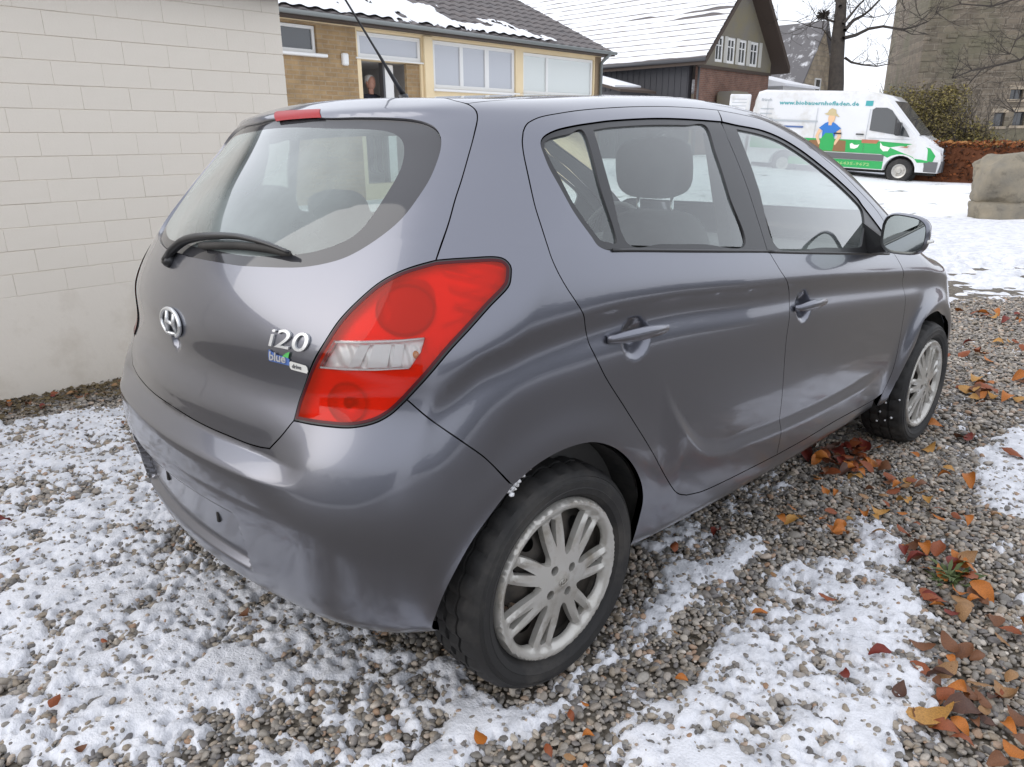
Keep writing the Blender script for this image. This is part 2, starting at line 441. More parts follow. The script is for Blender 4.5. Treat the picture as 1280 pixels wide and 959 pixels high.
# measured feature lines of the car, metres in the car frame (x forward, y left, z up)
CV=dict(
 lamp_in=[(-0.279,-0.712,1.100),(-0.331,-0.670,1.080),(-0.369,-0.641,1.056),(-0.406,-0.618,1.021),(-0.440,-0.597,0.981),(-0.472,-0.577,0.928),(-0.490,-0.545,0.867),(-0.503,-0.518,0.804),(-0.520,-0.518,0.760)],
 lamp_out=[(-0.279,-0.712,1.100),(-0.224,-0.755,1.105),(-0.182,-0.779,1.106),(-0.163,-0.790,1.101),(-0.154,-0.800,1.088),(-0.156,-0.805,1.074),(-0.169,-0.811,1.047),(-0.218,-0.807,1.010),(-0.263,-0.800,0.971),(-0.304,-0.788,0.932),(-0.344,-0.770,0.884),(-0.383,-0.742,0.832)],
 lamp_bot=[(-0.383,-0.742,0.832),(-0.408,-0.722,0.802),(-0.434,-0.698,0.782),(-0.465,-0.659,0.769),(-0.491,-0.606,0.764),(-0.509,-0.556,0.761),(-0.520,-0.518,0.760)],
 hgap=[(-0.058,-0.505,1.425),(-0.058,-0.534,1.420),(-0.059,-0.563,1.412),(-0.065,-0.590,1.399),(-0.079,-0.610,1.380),(-0.105,-0.629,1.347),(-0.134,-0.645,1.306),(-0.171,-0.665,1.255),(-0.199,-0.678,1.217),(-0.233,-0.695,1.166),(-0.279,-0.712,1.100)],
 hcor=[(-0.520,-0.518,0.760),(-0.539,-0.495,0.724),(-0.552,-0.459,0.687)],
 hbot=[(-0.552,-0.459,0.687),(-0.559,-0.419,0.681),(-0.568,-0.371,0.679),(-0.578,-0.303,0.679),(-0.587,-0.228,0.678),(-0.594,-0.142,0.678),(-0.598,-0.044,0.680)],
 glass=[(-0.211,-0.193,1.392),(-0.190,-0.313,1.390),(-0.169,-0.402,1.387),(-0.154,-0.463,1.383),(-0.146,-0.506,1.376),(-0.144,-0.545,1.362),(-0.152,-0.574,1.338),(-0.175,-0.594,1.301),(-0.223,-0.611,1.244),(-0.288,-0.608,1.176),(-0.346,-0.576,1.126),(-0.393,-0.526,1.091),(-0.440,-0.434,1.070),(-0.486,-0.269,1.059),(-0.505,-0.138,1.058)],
 clear=[(-0.225,-0.214,1.371),(-0.200,-0.361,1.366),(-0.189,-0.420,1.360),(-0.188,-0.465,1.346),(-0.199,-0.496,1.321),(-0.233,-0.524,1.275),(-0.301,-0.534,1.199),(-0.356,-0.519,1.141),(-0.408,-0.448,1.107),(-0.448,-0.350,1.091),(-0.478,-0.230,1.082)],
 bgap=[(-0.383,-0.742,0.832),(-0.353,-0.776,0.793),(-0.299,-0.816,0.740),(-0.250,-0.833,0.694),(-0.185,-0.846,0.616)],
 arch_b=[(-0.185,-0.846,0.616),(-0.228,-0.841,0.578),(-0.292,-0.830,0.509),(-0.339,-0.806,0.411),(-0.354,-0.786,0.343),(-0.353,-0.769,0.298)],
 arch_q=[(-0.185,-0.846,0.616),(-0.112,-0.852,0.649),(-0.029,-0.856,0.663),(0.060,-0.860,0.657),(0.141,-0.861,0.622),(0.210,-0.860,0.567),(0.264,-0.857,0.498),(0.290,-0.851,0.433)],
 rgap=[(-0.016,-0.690,1.355),(-0.029,-0.701,1.333),(-0.041,-0.722,1.296),(-0.057,-0.768,1.211),(-0.057,-0.793,1.158),(-0.052,-0.815,1.105),(-0.040,-0.824,1.071),(-0.019,-0.834,1.033),(0.009,-0.843,0.994),(0.030,-0.845,0.964),(0.045,-0.839,0.928),(0.059,-0.844,0.886),(0.101,-0.853,0.816),(0.181,-0.855,0.719),(0.249,-0.858,0.636),(0.328,-0.857,0.540),(0.387,-0.856,0.464),(0.426,-0.856,0.419),(0.456,-0.855,0.396),(0.500,-0.852,0.377)],
 sill_r=[(0.500,-0.852,0.377),(0.585,-0.850,0.361),(0.689,-0.848,0.354),(0.866,-0.845,0.349),(1.059,-0.841,0.344)],
 sill_f=[(1.059,-0.841,0.344),(1.281,-0.835,0.343),(1.533,-0.827,0.346),(1.757,-0.818,0.341),(1.991,-0.797,0.326),(2.070,-0.802,0.339)],
 bsplit=[(1.059,-0.841,0.344),(1.040,-0.844,0.518),(1.014,-0.847,0.756),(1.028,-0.833,0.890),(0.986,-0.841,0.943),(0.947,-0.836,0.978),(0.919,-0.826,1.011),(0.899,-0.816,1.038)],
 bsplit_up=[(0.899,-0.816,1.038),(0.863,-0.770,1.180),(0.841,-0.734,1.273),(0.823,-0.694,1.361),(0.858,-0.623,1.445)],
 rtop=[(-0.016,-0.690,1.355),(-0.004,-0.684,1.367),(0.010,-0.681,1.376),(0.044,-0.681,1.388),(0.111,-0.685,1.400),(0.225,-0.676,1.414),(0.400,-0.659,1.429),(0.543,-0.647,1.438),(0.705,-0.635,1.443),(0.858,-0.623,1.445)],
 ftop=[(0.858,-0.623,1.445),(1.014,-0.616,1.439),(1.141,-0.613,1.430),(1.261,-0.620,1.411),(1.376,-0.635,1.380),(1.475,-0.664,1.326),(1.608,-0.683,1.271),(1.744,-0.706,1.201),(1.897,-0.730,1.118),(1.980,-0.748,1.054)],
 fgap=[(1.980,-0.748,1.054),(1.979,-0.765,1.001),(1.999,-0.781,0.950),(2.078,-0.806,0.848),(2.125,-0.811,0.759),(2.131,-0.815,0.600),(2.109,-0.817,0.453),(2.070,-0.802,0.339)],
 dlo_r=[(0.900,-0.815,1.041),(0.618,-0.819,1.063),(0.389,-0.820,1.081),(0.223,-0.820,1.094),(0.149,-0.820,1.099),(0.122,-0.818,1.104),(0.102,-0.815,1.114),(0.089,-0.809,1.132),(0.042,-0.788,1.196),(0.011,-0.754,1.272),(0.008,-0.729,1.314),(0.012,-0.718,1.334),(0.028,-0.714,1.348),(0.063,-0.714,1.361),(0.115,-0.714,1.371),(0.191,-0.708,1.381),(0.273,-0.700,1.390),(0.451,-0.686,1.403),(0.596,-0.677,1.408),(0.819,-0.664,1.410)],
 dlo_f=[(0.900,-0.816,1.040),(1.109,-0.812,1.021),(1.365,-0.805,0.999),(1.670,-0.793,0.973),(1.941,-0.784,0.951)],
 dlo_f2=[(1.941,-0.784,0.951),(1.939,-0.768,0.998),(1.908,-0.755,1.043),(1.758,-0.730,1.141),(1.719,-0.721,1.171),(1.575,-0.701,1.239),(1.440,-0.685,1.294),(1.312,-0.672,1.341),(1.191,-0.661,1.375),(1.068,-0.657,1.395),(0.907,-0.663,1.404),(0.824,-0.664,1.410)],
 qwin=[(0.016,-0.727,1.322),(0.024,-0.721,1.336),(0.044,-0.720,1.345),(0.097,-0.723,1.355),(0.153,-0.721,1.362),(0.159,-0.772,1.242),(0.179,-0.813,1.118),(0.141,-0.813,1.118),(0.120,-0.812,1.124),(0.103,-0.806,1.142),(0.052,-0.783,1.211),(0.022,-0.747,1.289)],
 rwin=[(0.189,-0.718,1.367),(0.261,-0.711,1.376),(0.438,-0.697,1.388),(0.615,-0.686,1.394),(0.720,-0.680,1.396),(0.724,-0.719,1.319),(0.737,-0.767,1.204),(0.769,-0.811,1.068),(0.543,-0.813,1.086),(0.359,-0.814,1.099),(0.217,-0.815,1.111),(0.194,-0.771,1.241)],
 fwin=[(0.901,-0.671,1.394),(1.054,-0.666,1.383),(1.179,-0.668,1.365),(1.301,-0.678,1.330),(1.430,-0.691,1.284),(1.565,-0.707,1.228),(1.696,-0.725,1.165),(1.751,-0.735,1.129),(1.750,-0.751,1.084),(1.708,-0.770,1.034),(1.659,-0.785,0.998),(1.306,-0.800,1.022),(0.966,-0.810,1.048),(0.919,-0.747,1.234)],
 farch=[(2.138,-0.827,0.382),(2.187,-0.838,0.464),(2.249,-0.840,0.530),(2.310,-0.840,0.624),(2.381,-0.840,0.650),(2.511,-0.831,0.648),(2.663,-0.819,0.605)],
 lclear=[(-0.457,-0.603,0.941),(-0.430,-0.653,0.945),(-0.378,-0.718,0.951),(-0.341,-0.752,0.956),(-0.353,-0.753,0.928),(-0.374,-0.742,0.895),(-0.420,-0.691,0.889),(-0.457,-0.631,0.884),(-0.481,-0.574,0.881)],
 hm=[(-0.184,0.122,1.420),(-0.194,-0.027,1.417),(-0.192,-0.138,1.416),(-0.212,-0.174,1.395),(-0.221,-0.074,1.395),(-0.223,0.046,1.392)],
 wip=[(-0.522,0.107,1.033),(-0.509,0.090,1.058),(-0.494,0.039,1.085),(-0.482,-0.049,1.101),(-0.461,-0.199,1.112),(-0.446,-0.310,1.106),(-0.433,-0.400,1.093)],
 blade=[(-0.495,-0.046,1.083),(-0.471,-0.216,1.096),(-0.451,-0.318,1.097),(-0.434,-0.401,1.092)],
 logo=[(-0.571,-0.000,0.899)],
 i20=[(-0.521,-0.423,0.902),(-0.486,-0.549,0.911),(-0.480,-0.534,0.945),(-0.507,-0.434,0.950)],
 blue=[(-0.522,-0.423,0.893),(-0.505,-0.489,0.889),(-0.491,-0.540,0.876)],
 bowls=[(-0.356,-0.704,1.010),(-0.421,-0.681,0.919),(-0.463,-0.632,0.814),(-0.254,-0.770,1.048)],
 shade=[(-0.359,-0.653,1.058),(-0.335,-0.678,1.068),(-0.311,-0.707,1.067),(-0.303,-0.728,1.051),(-0.308,-0.742,1.025),(-0.327,-0.749,0.986),(-0.352,-0.737,0.965),(-0.384,-0.705,0.961),(-0.378,-0.683,1.002)],
 blade1=[(-0.257,-0.773,1.039),(-0.218,-0.790,1.048),(-0.179,-0.802,1.061)],
 blade2=[(-0.283,-0.770,1.011),(-0.240,-0.790,1.025),(-0.193,-0.803,1.044)],
 blade3=[(-0.309,-0.768,0.977),(-0.269,-0.787,0.994),(-0.225,-0.800,1.019)],
 blade4=[(-0.230,-0.772,1.070),(-0.199,-0.786,1.076),(-0.170,-0.798,1.077)],
 ctop=[(-0.458,-0.604,0.938),(-0.430,-0.654,0.942),(-0.378,-0.719,0.949),(-0.343,-0.751,0.954)],
 cbot=[(-0.480,-0.577,0.883),(-0.457,-0.631,0.886),(-0.420,-0.691,0.890),(-0.375,-0.741,0.896)],
 facet1=[(-0.434,-0.651,0.937),(-0.421,-0.669,0.940),(-0.442,-0.656,0.892),(-0.455,-0.634,0.889)],
 facet2=[(-0.415,-0.677,0.941),(-0.393,-0.706,0.943),(-0.407,-0.706,0.894),(-0.433,-0.671,0.891)],
 facet3=[(-0.387,-0.712,0.943),(-0.375,-0.725,0.943),(-0.387,-0.728,0.898),(-0.400,-0.714,0.896)],
 facet4=[(-0.365,-0.733,0.946),(-0.351,-0.746,0.948),(-0.362,-0.744,0.928),(-0.374,-0.733,0.928)],
 bulb=[(-0.362,-0.746,0.922)],
 handles=[(0.117,-0.844,0.895),(0.347,-0.846,0.888),(1.060,-0.840,0.848),(1.289,-0.832,0.843)],
)

def unit(v): v = np.asarray(v, float); return v / np.linalg.norm(v)
class Par:                                   # parallel projection along D
    def __init__(s, D):
        s.D = unit(D); a = np.array([0, 0, 1.]) if abs(s.D[2]) < .8 else np.array([1., 0, 0])
        s.e1 = unit(np.cross(s.D, a)); s.e2 = np.cross(s.e1, s.D)
    def to2(s, P): P = np.asarray(P, float); return np.stack([P @ s.e1, P @ s.e2], -1)
    def rays(s, Q):
        o = Q[:, :1] * s.e1 + Q[:, 1:] * s.e2 - s.D * 4.0
        return o, np.broadcast_to(s.D, o.shape)
class Cyl:                                   # about a vertical axis at x = xa; sg=-1 looks at the tail, +1 at the nose
    def __init__(s, xa, sg=-1, k=.9): s.xa, s.sg, s.k = xa, sg, k
    def to2(s, P):
        P = np.asarray(P, float); th = np.arctan2(-P[:, 1], s.sg * (P[:, 0] - s.xa)); return np.stack([th * s.k, P[:, 2]], -1)
    def rays(s, Q):
        th = Q[:, 0] / s.k; d = np.stack([-s.sg * np.cos(th), np.sin(th), 0 * th], -1)
        o = np.stack([s.xa + 0 * th, 0 * th, Q[:, 1]], -1) - d * 2.2
        return o, d
def trace(proj, Q):
    o, d = proj.rays(np.asarray(Q, float)); t = np.zeros(len(o))
    for _ in range(70): t = t + np.clip(BODY.F(o + t[:, None] * d), -.2, .6) * .75
    for _ in range(6): t = t + np.clip(BODY.F(o + t[:, None] * d), -.05, .05) * .6
    return o + t[:, None] * d

PJ = dict(side=Par((0, 1, 0)), door=Par((0, .9, -.43)), diag=Par((.35, .75, -.55)), rear=Par((math.cos(R_(40)), 0, -math.sin(R_(40)))),
          lamp=Par((.68, .62, -.38)), top=Par((0, 0, -1)), ws=Par((-.45, 0, -.9)), fend=Par((0, .80, -.60)), cyl=Cyl(.45), nose=Cyl(2.2, 1))

def surf(proj, pts): return trace(PJ[proj], PJ[proj].to2(pts))
def S_side(xz): return surf('side', [(x, -.8, z) for x, z in xz])
def S_top(xy): return surf('top', [(x, y, 1) for x, y in xy])
def S_cyl(tz): return trace(PJ['cyl'], [(t * .9, z) for t, z in tz])

def smooth(P, st=.008):
    P = np.asarray(P, float)
    if len(P) > 2:
        E = np.vstack([2 * P[0] - P[1], P, 2 * P[-1] - P[-2]]); out = []
        for i in range(1, len(E) - 2):
            a, b, c, d = E[i - 1:i + 3]; t = np.linspace(0, 1, 12, endpoint=False)[:, None]
            m1 = (c - a) * .5; m2 = (d - b) * .5
            L = np.linalg.norm(c - b); m1 *= min(1, L / (np.linalg.norm(m1) + 1e-9)); m2 *= min(1, L / (np.linalg.norm(m2) + 1e-9))
            out.append((2 * t**3 - 3 * t**2 + 1) * b + (t**3 - 2 * t**2 + t) * m1 + (-2 * t**3 + 3 * t**2) * c + (t**3 - t**2) * m2)
        P = np.vstack(out + [P[-1:]])
    s = np.r_[0, np.cumsum(np.linalg.norm(np.diff(P, axis=0), axis=1))]
    n = max(2, int(s[-1] / st) + 1); q = np.linspace(0, s[-1], n)
    return np.stack([np.interp(q, s, P[:, k]) for k in range(3)], -1)
def chain(*segs, st=.008):
    out = []
    for g in segs:
        g = smooth(g, st)
        if out and np.linalg.norm(out[-1][-1] - g[0]) < st * .6: g = g[1:]
        out.append(g)
    P = np.vstack(out)
    if np.linalg.norm(P[0] - P[-1]) < st * .6: P = P[:-1]
    return P
def rev(g): return list(g)[::-1]
def mir(g): return np.asarray(g, float) * np.array([1, -1, 1.])

def area2(Q): x, y = Q[:, 0], Q[:, 1]; return .5 * np.sum(x * np.roll(y, -1) - y * np.roll(x, -1))
def offset2(Q, d):
    """move a closed CCW loop inwards by d"""
    if area2(Q) < 0: Q = Q[::-1]
    e = np.roll(Q, -1, 0) - Q; n = np.stack([-e[:, 1], e[:, 0]], -1); n /= np.linalg.norm(n, axis=1)[:, None] + 1e-12
    m = n + np.roll(n, 1, 0); l = np.linalg.norm(m, axis=1)[:, None]; m = m / (l + 1e-9) / np.maximum(l / 2, .5)
    return Q + m * d
def inside(Q, P):
    x, y = P[:, 0], P[:, 1]; r = np.zeros(len(P), bool); a = Q; b = np.roll(Q, -1, 0)
    for (x0, y0), (x1, y1) in zip(a, b):
        if y0 == y1: continue
        c = ((y0 > y) != (y1 > y)); r ^= c & (x < (x1 - x0) * (y - y0) / (y1 - y0) + x0)
    return r
def tri2(outer, holes, g):
    loops = [outer] + holes
    mn, mx = outer.min(0), outer.max(0)
    ys = np.arange(mn[1], mx[1], g * .866); G = []
    for i, y in enumerate(ys):
        xs = np.arange(mn[0] + (i % 2) * g * .5, mx[0], g); G.append(np.stack([xs, 0 * xs + y], -1))
    G = np.vstack(G)
    k = inside(outer, G)
    for h in holes: k &= ~inside(h, G)
    G = G[k]
    B = np.vstack(loops)
    if len(G):
        keep = np.ones(len(G), bool)
        for i in range(0, len(G), 2000):
            d = ((G[i:i + 2000, None, :] - B[None]) ** 2).sum(-1).min(1); keep[i:i + 2000] = d > (g * .5) ** 2
        G = G[keep]
    V = [Vector(p) for p in np.vstack([B, G])]
    E = []; b = 0
    for l in loops:
        n = len(l); E += [(b + i, b + (i + 1) % n) for i in range(n)]; b += n
    r = delaunay_2d_cdt(V, E, [], 0, 1e-6)
    v = np.array([q[:] for q in r[0]]); f = np.array([t for t in r[2] if len(t) == 3])
    c = v[f].mean(1); k = inside(outer, c)
    for h in holes: k &= ~inside(h, c)
    return v, f[k]

def panel(name, outer, proj, grid, material, parent, holes=(), off=0.0, gap=.0014, hgap=None, flange=.012, both=None, two_d=False, mats=None):
    """a sheet cut from the body envelope; 'both' = parent on the other side for a mirrored copy"""
    pj = PJ[proj]
    o2 = np.asarray(outer) if two_d else pj.to2(outer)
    h2 = [np.asarray(h) if two_d else pj.to2(h) for h in holes]
    hg = gap if hgap is None else hgap
    o2 = offset2(o2, gap); h2 = [offset2(h, -hg) for h in h2]
    v2, f = tri2(o2, h2, grid)
    P = trace(pj, v2); n = BODY.normal(P)
    o = off(P) if callable(off) else off
    V = P + n * (np.asarray(o).reshape(-1, 1) if np.ndim(o) else o)
    if callable(off):                        # normals of a dished sheet come from its own faces
        fn = np.cross(V[f[:, 1]] - V[f[:, 0]], V[f[:, 2]] - V[f[:, 0]])
        sgn = np.sign((fn * n[f[:, 0]]).sum(1).sum()); nn = np.zeros_like(V)
        for k in range(3): np.add.at(nn, f[:, k], fn * sgn)
        n = nn / (np.linalg.norm(nn, axis=1)[:, None] + 1e-12)
    fn = np.cross(V[f[:, 1]] - V[f[:, 0]], V[f[:, 2]] - V[f[:, 0]])
    if (fn * n[f[:, 0]]).sum() < 0: f = f[:, ::-1]
    faces = [tuple(t) for t in f.tolist()]; VV, NN = [V], [n]; base = len(V)
    if flange:
        for li, l in enumerate([o2] + h2):
            p = trace(pj, l); nb = BODY.normal(p)
            ob = off(p) if callable(off) else off
            p = p + nb * (np.asarray(ob).reshape(-1, 1) if np.ndim(ob) else ob)
            t = np.roll(p, -1, 0) - np.roll(p, 1, 0); s = np.cross(t, nb); s /= np.linalg.norm(s, axis=1)[:, None] + 1e-9
            c = p.mean(0)
            if ((p - c) * s).sum() < 0: s = -s
            if li: s = -s
            k = len(p)
            VV += [p, p - nb * flange]; NN += [s * .8 + nb * .6, s]
            for i in range(k): faces.append((base + i, base + (i + 1) % k, base + k + (i + 1) % k, base + k + i))
            base += 2 * k
    VV = np.vstack(VV); NN = np.vstack(NN); NN = NN / (np.linalg.norm(NN, axis=1)[:, None] + 1e-9)
    a = mesh(name, VV, faces, material, parent, True, NN)
    if both is None: return a
    b = mesh(name, mir(VV), [q[::-1] for q in faces], material, both, True, mir(NN))
    return a, b

# ------------------------------------------------------------------ the car
CARM = Matrix(((0.99742, 0.06564, 0.02906), (-0.06589, 0.9978, 0.00759), (-0.02849, -0.00949, 0.99955)))
car = empty("hatchback_car", (0, 0, 0), 0, "dark grey five-door hatchback parked on snowy gravel, seen from its rear right corner", "car")
car.rotation_euler = CARM.to_euler()
def cw(P): return (CARM @ Vector(P))           # car frame -> world
C_ = {k: np.array(v) for k, v in CV.items()}

roof_seam = S_top([(-.055, -.548), (.05, -.580), (.2, -.592), (.5, -.582), (.9, -.556), (1.15, -.550), (1.25, -.552)])
ws_edge = S_top([(1.25, -.552), (1.36, -.588), (1.5, -.622), (1.65, -.645), (1.8, -.662), (1.98, -.690), (2.10, -.712)])
hatch_top = S_top([(.0, 0), (-.008, -.2), (-.024, -.38), (-.056, -.502)])

# side of the body: rear wing, sill, roof rail and windscreen pillar are one pressing
rock = S_side([(.290, .37), (.287, .275)]); rock2 = S_side([(.287, .275), (.8, .272), (1.4, .272), (2.03, .275)]); rock3 = S_side([(2.03, .275), (2.055, .345)])
hg2 = np.vstack([S_top([(-.055, -.548)]), C_['hgap'][3:]])
side_loop = chain(hg2, C_['lamp_out'], C_['bgap'], np.vstack([C_['arch_q'], rock]), rock2, rock3[:1], rev(C_['sill_f'][:-1]), rev(C_['sill_r']), rev(C_['rgap']), C_['rtop'], C_['ftop'],
                  np.vstack([C_['ftop'][-1:], ws_edge[-1:]]), rev(ws_edge), rev(roof_seam))
panel("rear_wing", side_loop, 'diag', .011, X['paint'], car, both=car, flange=.02)
panel("roof", chain(hatch_top, roof_seam, np.vstack([roof_seam[-1:], S_top([(1.275, -.3), (1.285, 0)])]), mir(rev(np.vstack([roof_seam[-1:], S_top([(1.275, -.3), (1.285, 0)])]))), mir(rev(roof_seam)), mir(rev(hatch_top))), 'top', .03, X['paint'], car, gap=.001)
panel("headliner", chain(S_top([(.12, 0), (.12, -.45), (1.15, -.45), (1.2, 0), (1.15, .45), (.12, .45), (.12, 0)])), 'top', .06, X['headliner'], car, off=-.035, flange=.03)
wsf = np.vstack([ws_edge[:1], S_top([(1.275, -.3), (1.285, 0)])]); wsb = S_top([(2.10, -.712), (2.16, -.4), (2.19, 0)])
wloop = chain(rev(wsf), ws_edge, wsb, mir(rev(wsb)), mir(rev(ws_edge)), mir(wsf))
panel("windscreen", wloop, 'ws', .03, X['glass'], car, off=-.004, gap=.004, flange=.006)

# doors
door_r = chain(C_['rgap'], C_['sill_r'], C_['bsplit'], rev(C_['dlo_r'][::-1]), np.vstack([C_['dlo_r'][-1:], C_['rtop'][-1:]]), rev(C_['rtop']))
door_f = chain(C_['ftop'], C_['fgap'], rev(C_['sill_f']), C_['bsplit'], C_['dlo_f'], C_['dlo_f2'], np.vstack([C_['dlo_f2'][-1:], C_['ftop'][:1]]))
dr, dl = panel("door", door_r, 'door', .010, X['paint'], car, both=car, flange=.018)
fr_, fl_ = panel("door", door_f, 'door', .010, X['paint'], car, both=car, flange=.018)
tag(dr, "rear right door with sloping rear edge"); tag(fr_, "front right door carrying the mirror")
tr_r = chain(C_['dlo_r'], np.vstack([C_['dlo_r'][-1:], C_['bsplit_up'][-2:-1]]), rev(C_['bsplit_up'][:-1]))
tr_f = chain(C_['dlo_f'], C_['dlo_f2'], C_['bsplit_up'][-2:-1].repeat(2, 0) + [[0, 0, 0], [.0, 0, .001]], rev(C_['bsplit_up'][:-1]))
panel("window_trim", tr_r, 'door', .02, X['black_trim'], dr, holes=[chain(C_['qwin'], C_['qwin'][:1]), chain(C_['rwin'], C_['rwin'][:1])], off=-.004, gap=.0012, hgap=0, both=dl, flange=.012)
panel("window_trim", tr_f, 'door', .02, X['black_trim'], fr_, holes=[chain(C_['fwin'], C_['fwin'][:1])], off=-.004, gap=.0012, hgap=0, both=fl_, flange=.012)
def poly(k): return chain(*[C_[k][[i, (i + 1) % len(C_[k])]] for i in range(len(C_[k]))])
panel("quarter_window", poly('qwin'), 'door', .03, X['glass'], dr, off=-.009, gap=-.004, both=dl, flange=0)
panel("window", poly('rwin'), 'door', .03, X['glass'], dr, off=-.009, gap=-.004, both=dl, flange=0)
panel("window", poly('fwin'), 'door', .03, X['glass'], fr_, off=-.009, gap=-.004, both=fl_, flange=0)
# wiper strips along the sills of the side windows
for k, parents in (('dlo_r', (dr, dl)), ('dlo_f', (fr_, fl_))):
    p = smooth(C_[k][:5], .03); n = BODY.normal(p)
    m = MB().tube(p + n * .002 - [0, 0, .001], .0045, 6)
    m.build("window_strip", X['black_trim'], parents[0], True)
    m.v = [(x, -y, z) for x, y, z in m.v]; m.build("window_strip", X['black_trim'], parents[1], True)

# bonnet, front wings, nose
fend_top = S_top([(2.10, -.712), (2.3, -.722), (2.6, -.712), (2.85, -.672)])
fa = [(2.02 + 0, .30)]
arch_f2 = S_side([(2.667, .605), (2.76, .55), (2.84, .45), (2.875, .34), (2.875, .275)])
low_f = S_side([(2.055, .345), (2.075, .275), (2.115, .275), (2.120, .33), (2.137, .382)])
fl_front = np.vstack([arch_f2[-1:], S_side([(2.90, .40), (2.92, .55), (2.90, .68)]), fend_top[-1:]])
floop = chain(np.vstack([fend_top[:1], C_['ftop'][-1:]]), C_['fgap'], low_f[1:], C_['farch'], arch_f2, fl_front, rev(fend_top))
panel("front_wing", floop, 'fend', .012, X['paint'], car, both=car, flange=.02)
bon_f = S_top([(2.85, -.672), (2.98, -.5), (3.05, -.25), (3.07, 0)])
panel("bonnet", chain(rev(wsb), np.vstack([wsb[:1], fend_top[1:]]), bon_f, mir(rev(bon_f)), mir(rev(np.vstack([wsb[:1], fend_top[1:]]))), mir(wsb)), 'top', .03, X['paint'], car, gap=.003)
nb_ = chain(rev(bon_f), rev(fl_front[:-1]), trace(PJ['nose'], [(a * .9, .275) for a in (.8, .4, 0)]))
nb_full = chain(rev(bon_f), rev(fl_front), trace(PJ['nose'], [(PJ['nose'].to2(fl_front[:1])[0, 0], .275), (.4, .275), (0, .275)]))
panel("front_bumper", chain(nb_full, mir(rev(nb_full))), 'nose', .03, X['paint'], car, gap=.002)
def nose(tz): return trace(PJ['nose'], [(t, z) for t, z in tz])
panel("headlight", chain(nose([(.42, .66), (.56, .74), (.62, .80), (.66, .72), (.60, .64), (.42, .66)])), 'nose', .03, X['clear_lens'], car, off=.004, both=car)
panel("grille", chain(nose([(.22, .36), (.22, .52), (0, .53), (-.22, .52), (-.22, .36), (0, .34), (.22, .36)])), 'nose', .03, X['black_trim'], car, off=.003)

# tailgate with rear window
gl_half = np.vstack([S_cyl([(0, 1.394)]) * 0 + surf('rear', [(-.214, 0, 1.394)]), C_['glass'], surf('rear', [(-.512, 0, 1.056)])])
cl_half = np.vstack([surf('rear', [(-.232, 0, 1.374)]), C_['clear'], surf('rear', [(-.495, 0, 1.081)])])
tg_half = [hatch_top, C_['hgap'], C_['lamp_in'], C_['hcor'], np.vstack([C_['hbot'], surf('rear', [(-.600, 0, .681)])])]
tg = chain(*tg_half); gl = chain(gl_half); cl = chain(cl_half)
full = lambda h: np.vstack([h, mir(h[::-1])[1:-1]])
tailgate = panel("tailgate", full(tg), 'rear', .010, X['paint'], car, holes=[full(gl)], hgap=0, flange=.018)
panel("window_border", full(gl), 'rear', .02, X['black_gloss'], tailgate, holes=[full(cl)], off=-.007, gap=.002, hgap=0, flange=.004)
panel("rear_window", full(cl), 'rear', .03, X['glass_rear'], tailgate, off=-.007, gap=0, flange=0)
panel("brake_light", poly('hm') - [0, 0, .004], 'rear', .01, mat("brake_light_red", (.36, .012, .016), .35, spec=.25), tailgate, off=.0012, gap=0, flange=.003)

# rear bumper
bc = S_cyl([(PJ['cyl'].to2(C_['arch_b'][-1:])[0, 0] / .9 + .012, .276), (PJ['cyl'].to2(C_['arch_b'][-1:])[0, 0] / .9, .270), (.6, .268), (.3, .266), (0, .265)])
bu = chain(np.vstack([surf('cyl', [(-.600, 0, .681)]), C_['hbot'][::-1]]), rev(C_['hcor']), rev(C_['lamp_bot']), C_['bgap'], np.vstack([C_['arch_b'], bc[:1]]), bc)
bumper = panel("rear_bumper", full(bu), 'cyl', .010, X['paint'], car, flange=.02)

for yy, zz in ((.10, .455), (-.215, .445)):
    cp_ = surf('cyl', [(-.6, yy, zz)])[0]
    MB().bevbox(cp_[0] - .004, cp_[0] + .02, yy - .005, yy + .005, zz - .016, zz + .012, .002).build("plate_clip", X['dark_void'], bumper)
def softbox(c, s, p=.35, n=14, tilt=0.0, taper=0.0):
    """rounded cushion: superellipsoid"""
    V = []; F_ = []
    def f(w): return math.copysign(abs(w) ** p, w)
    for i in range(n + 1):
        la = -math.pi / 2 + math.pi * i / n
        for j in range(2 * n):
            lo = math.pi * j / n
            x = f(math.cos(la)) * f(math.cos(lo)) * s[0]; y = f(math.cos(la)) * f(math.sin(lo)) * s[1]; z = f(math.sin(la)) * s[2]
            y *= 1 - taper * (z / s[2] * .5 + .5)
            x, z = x * math.cos(tilt) - z * math.sin(tilt), x * math.sin(tilt) + z * math.cos(tilt)
            V.append((c[0] + x, c[1] + y, c[2] + z))
    for i in range(n):
        for j in range(2 * n): F_.append((i * 2 * n + j, i * 2 * n + (j + 1) % (2 * n), (i + 1) * 2 * n + (j + 1) % (2 * n), (i + 1) * 2 * n + j))
    return V, F_
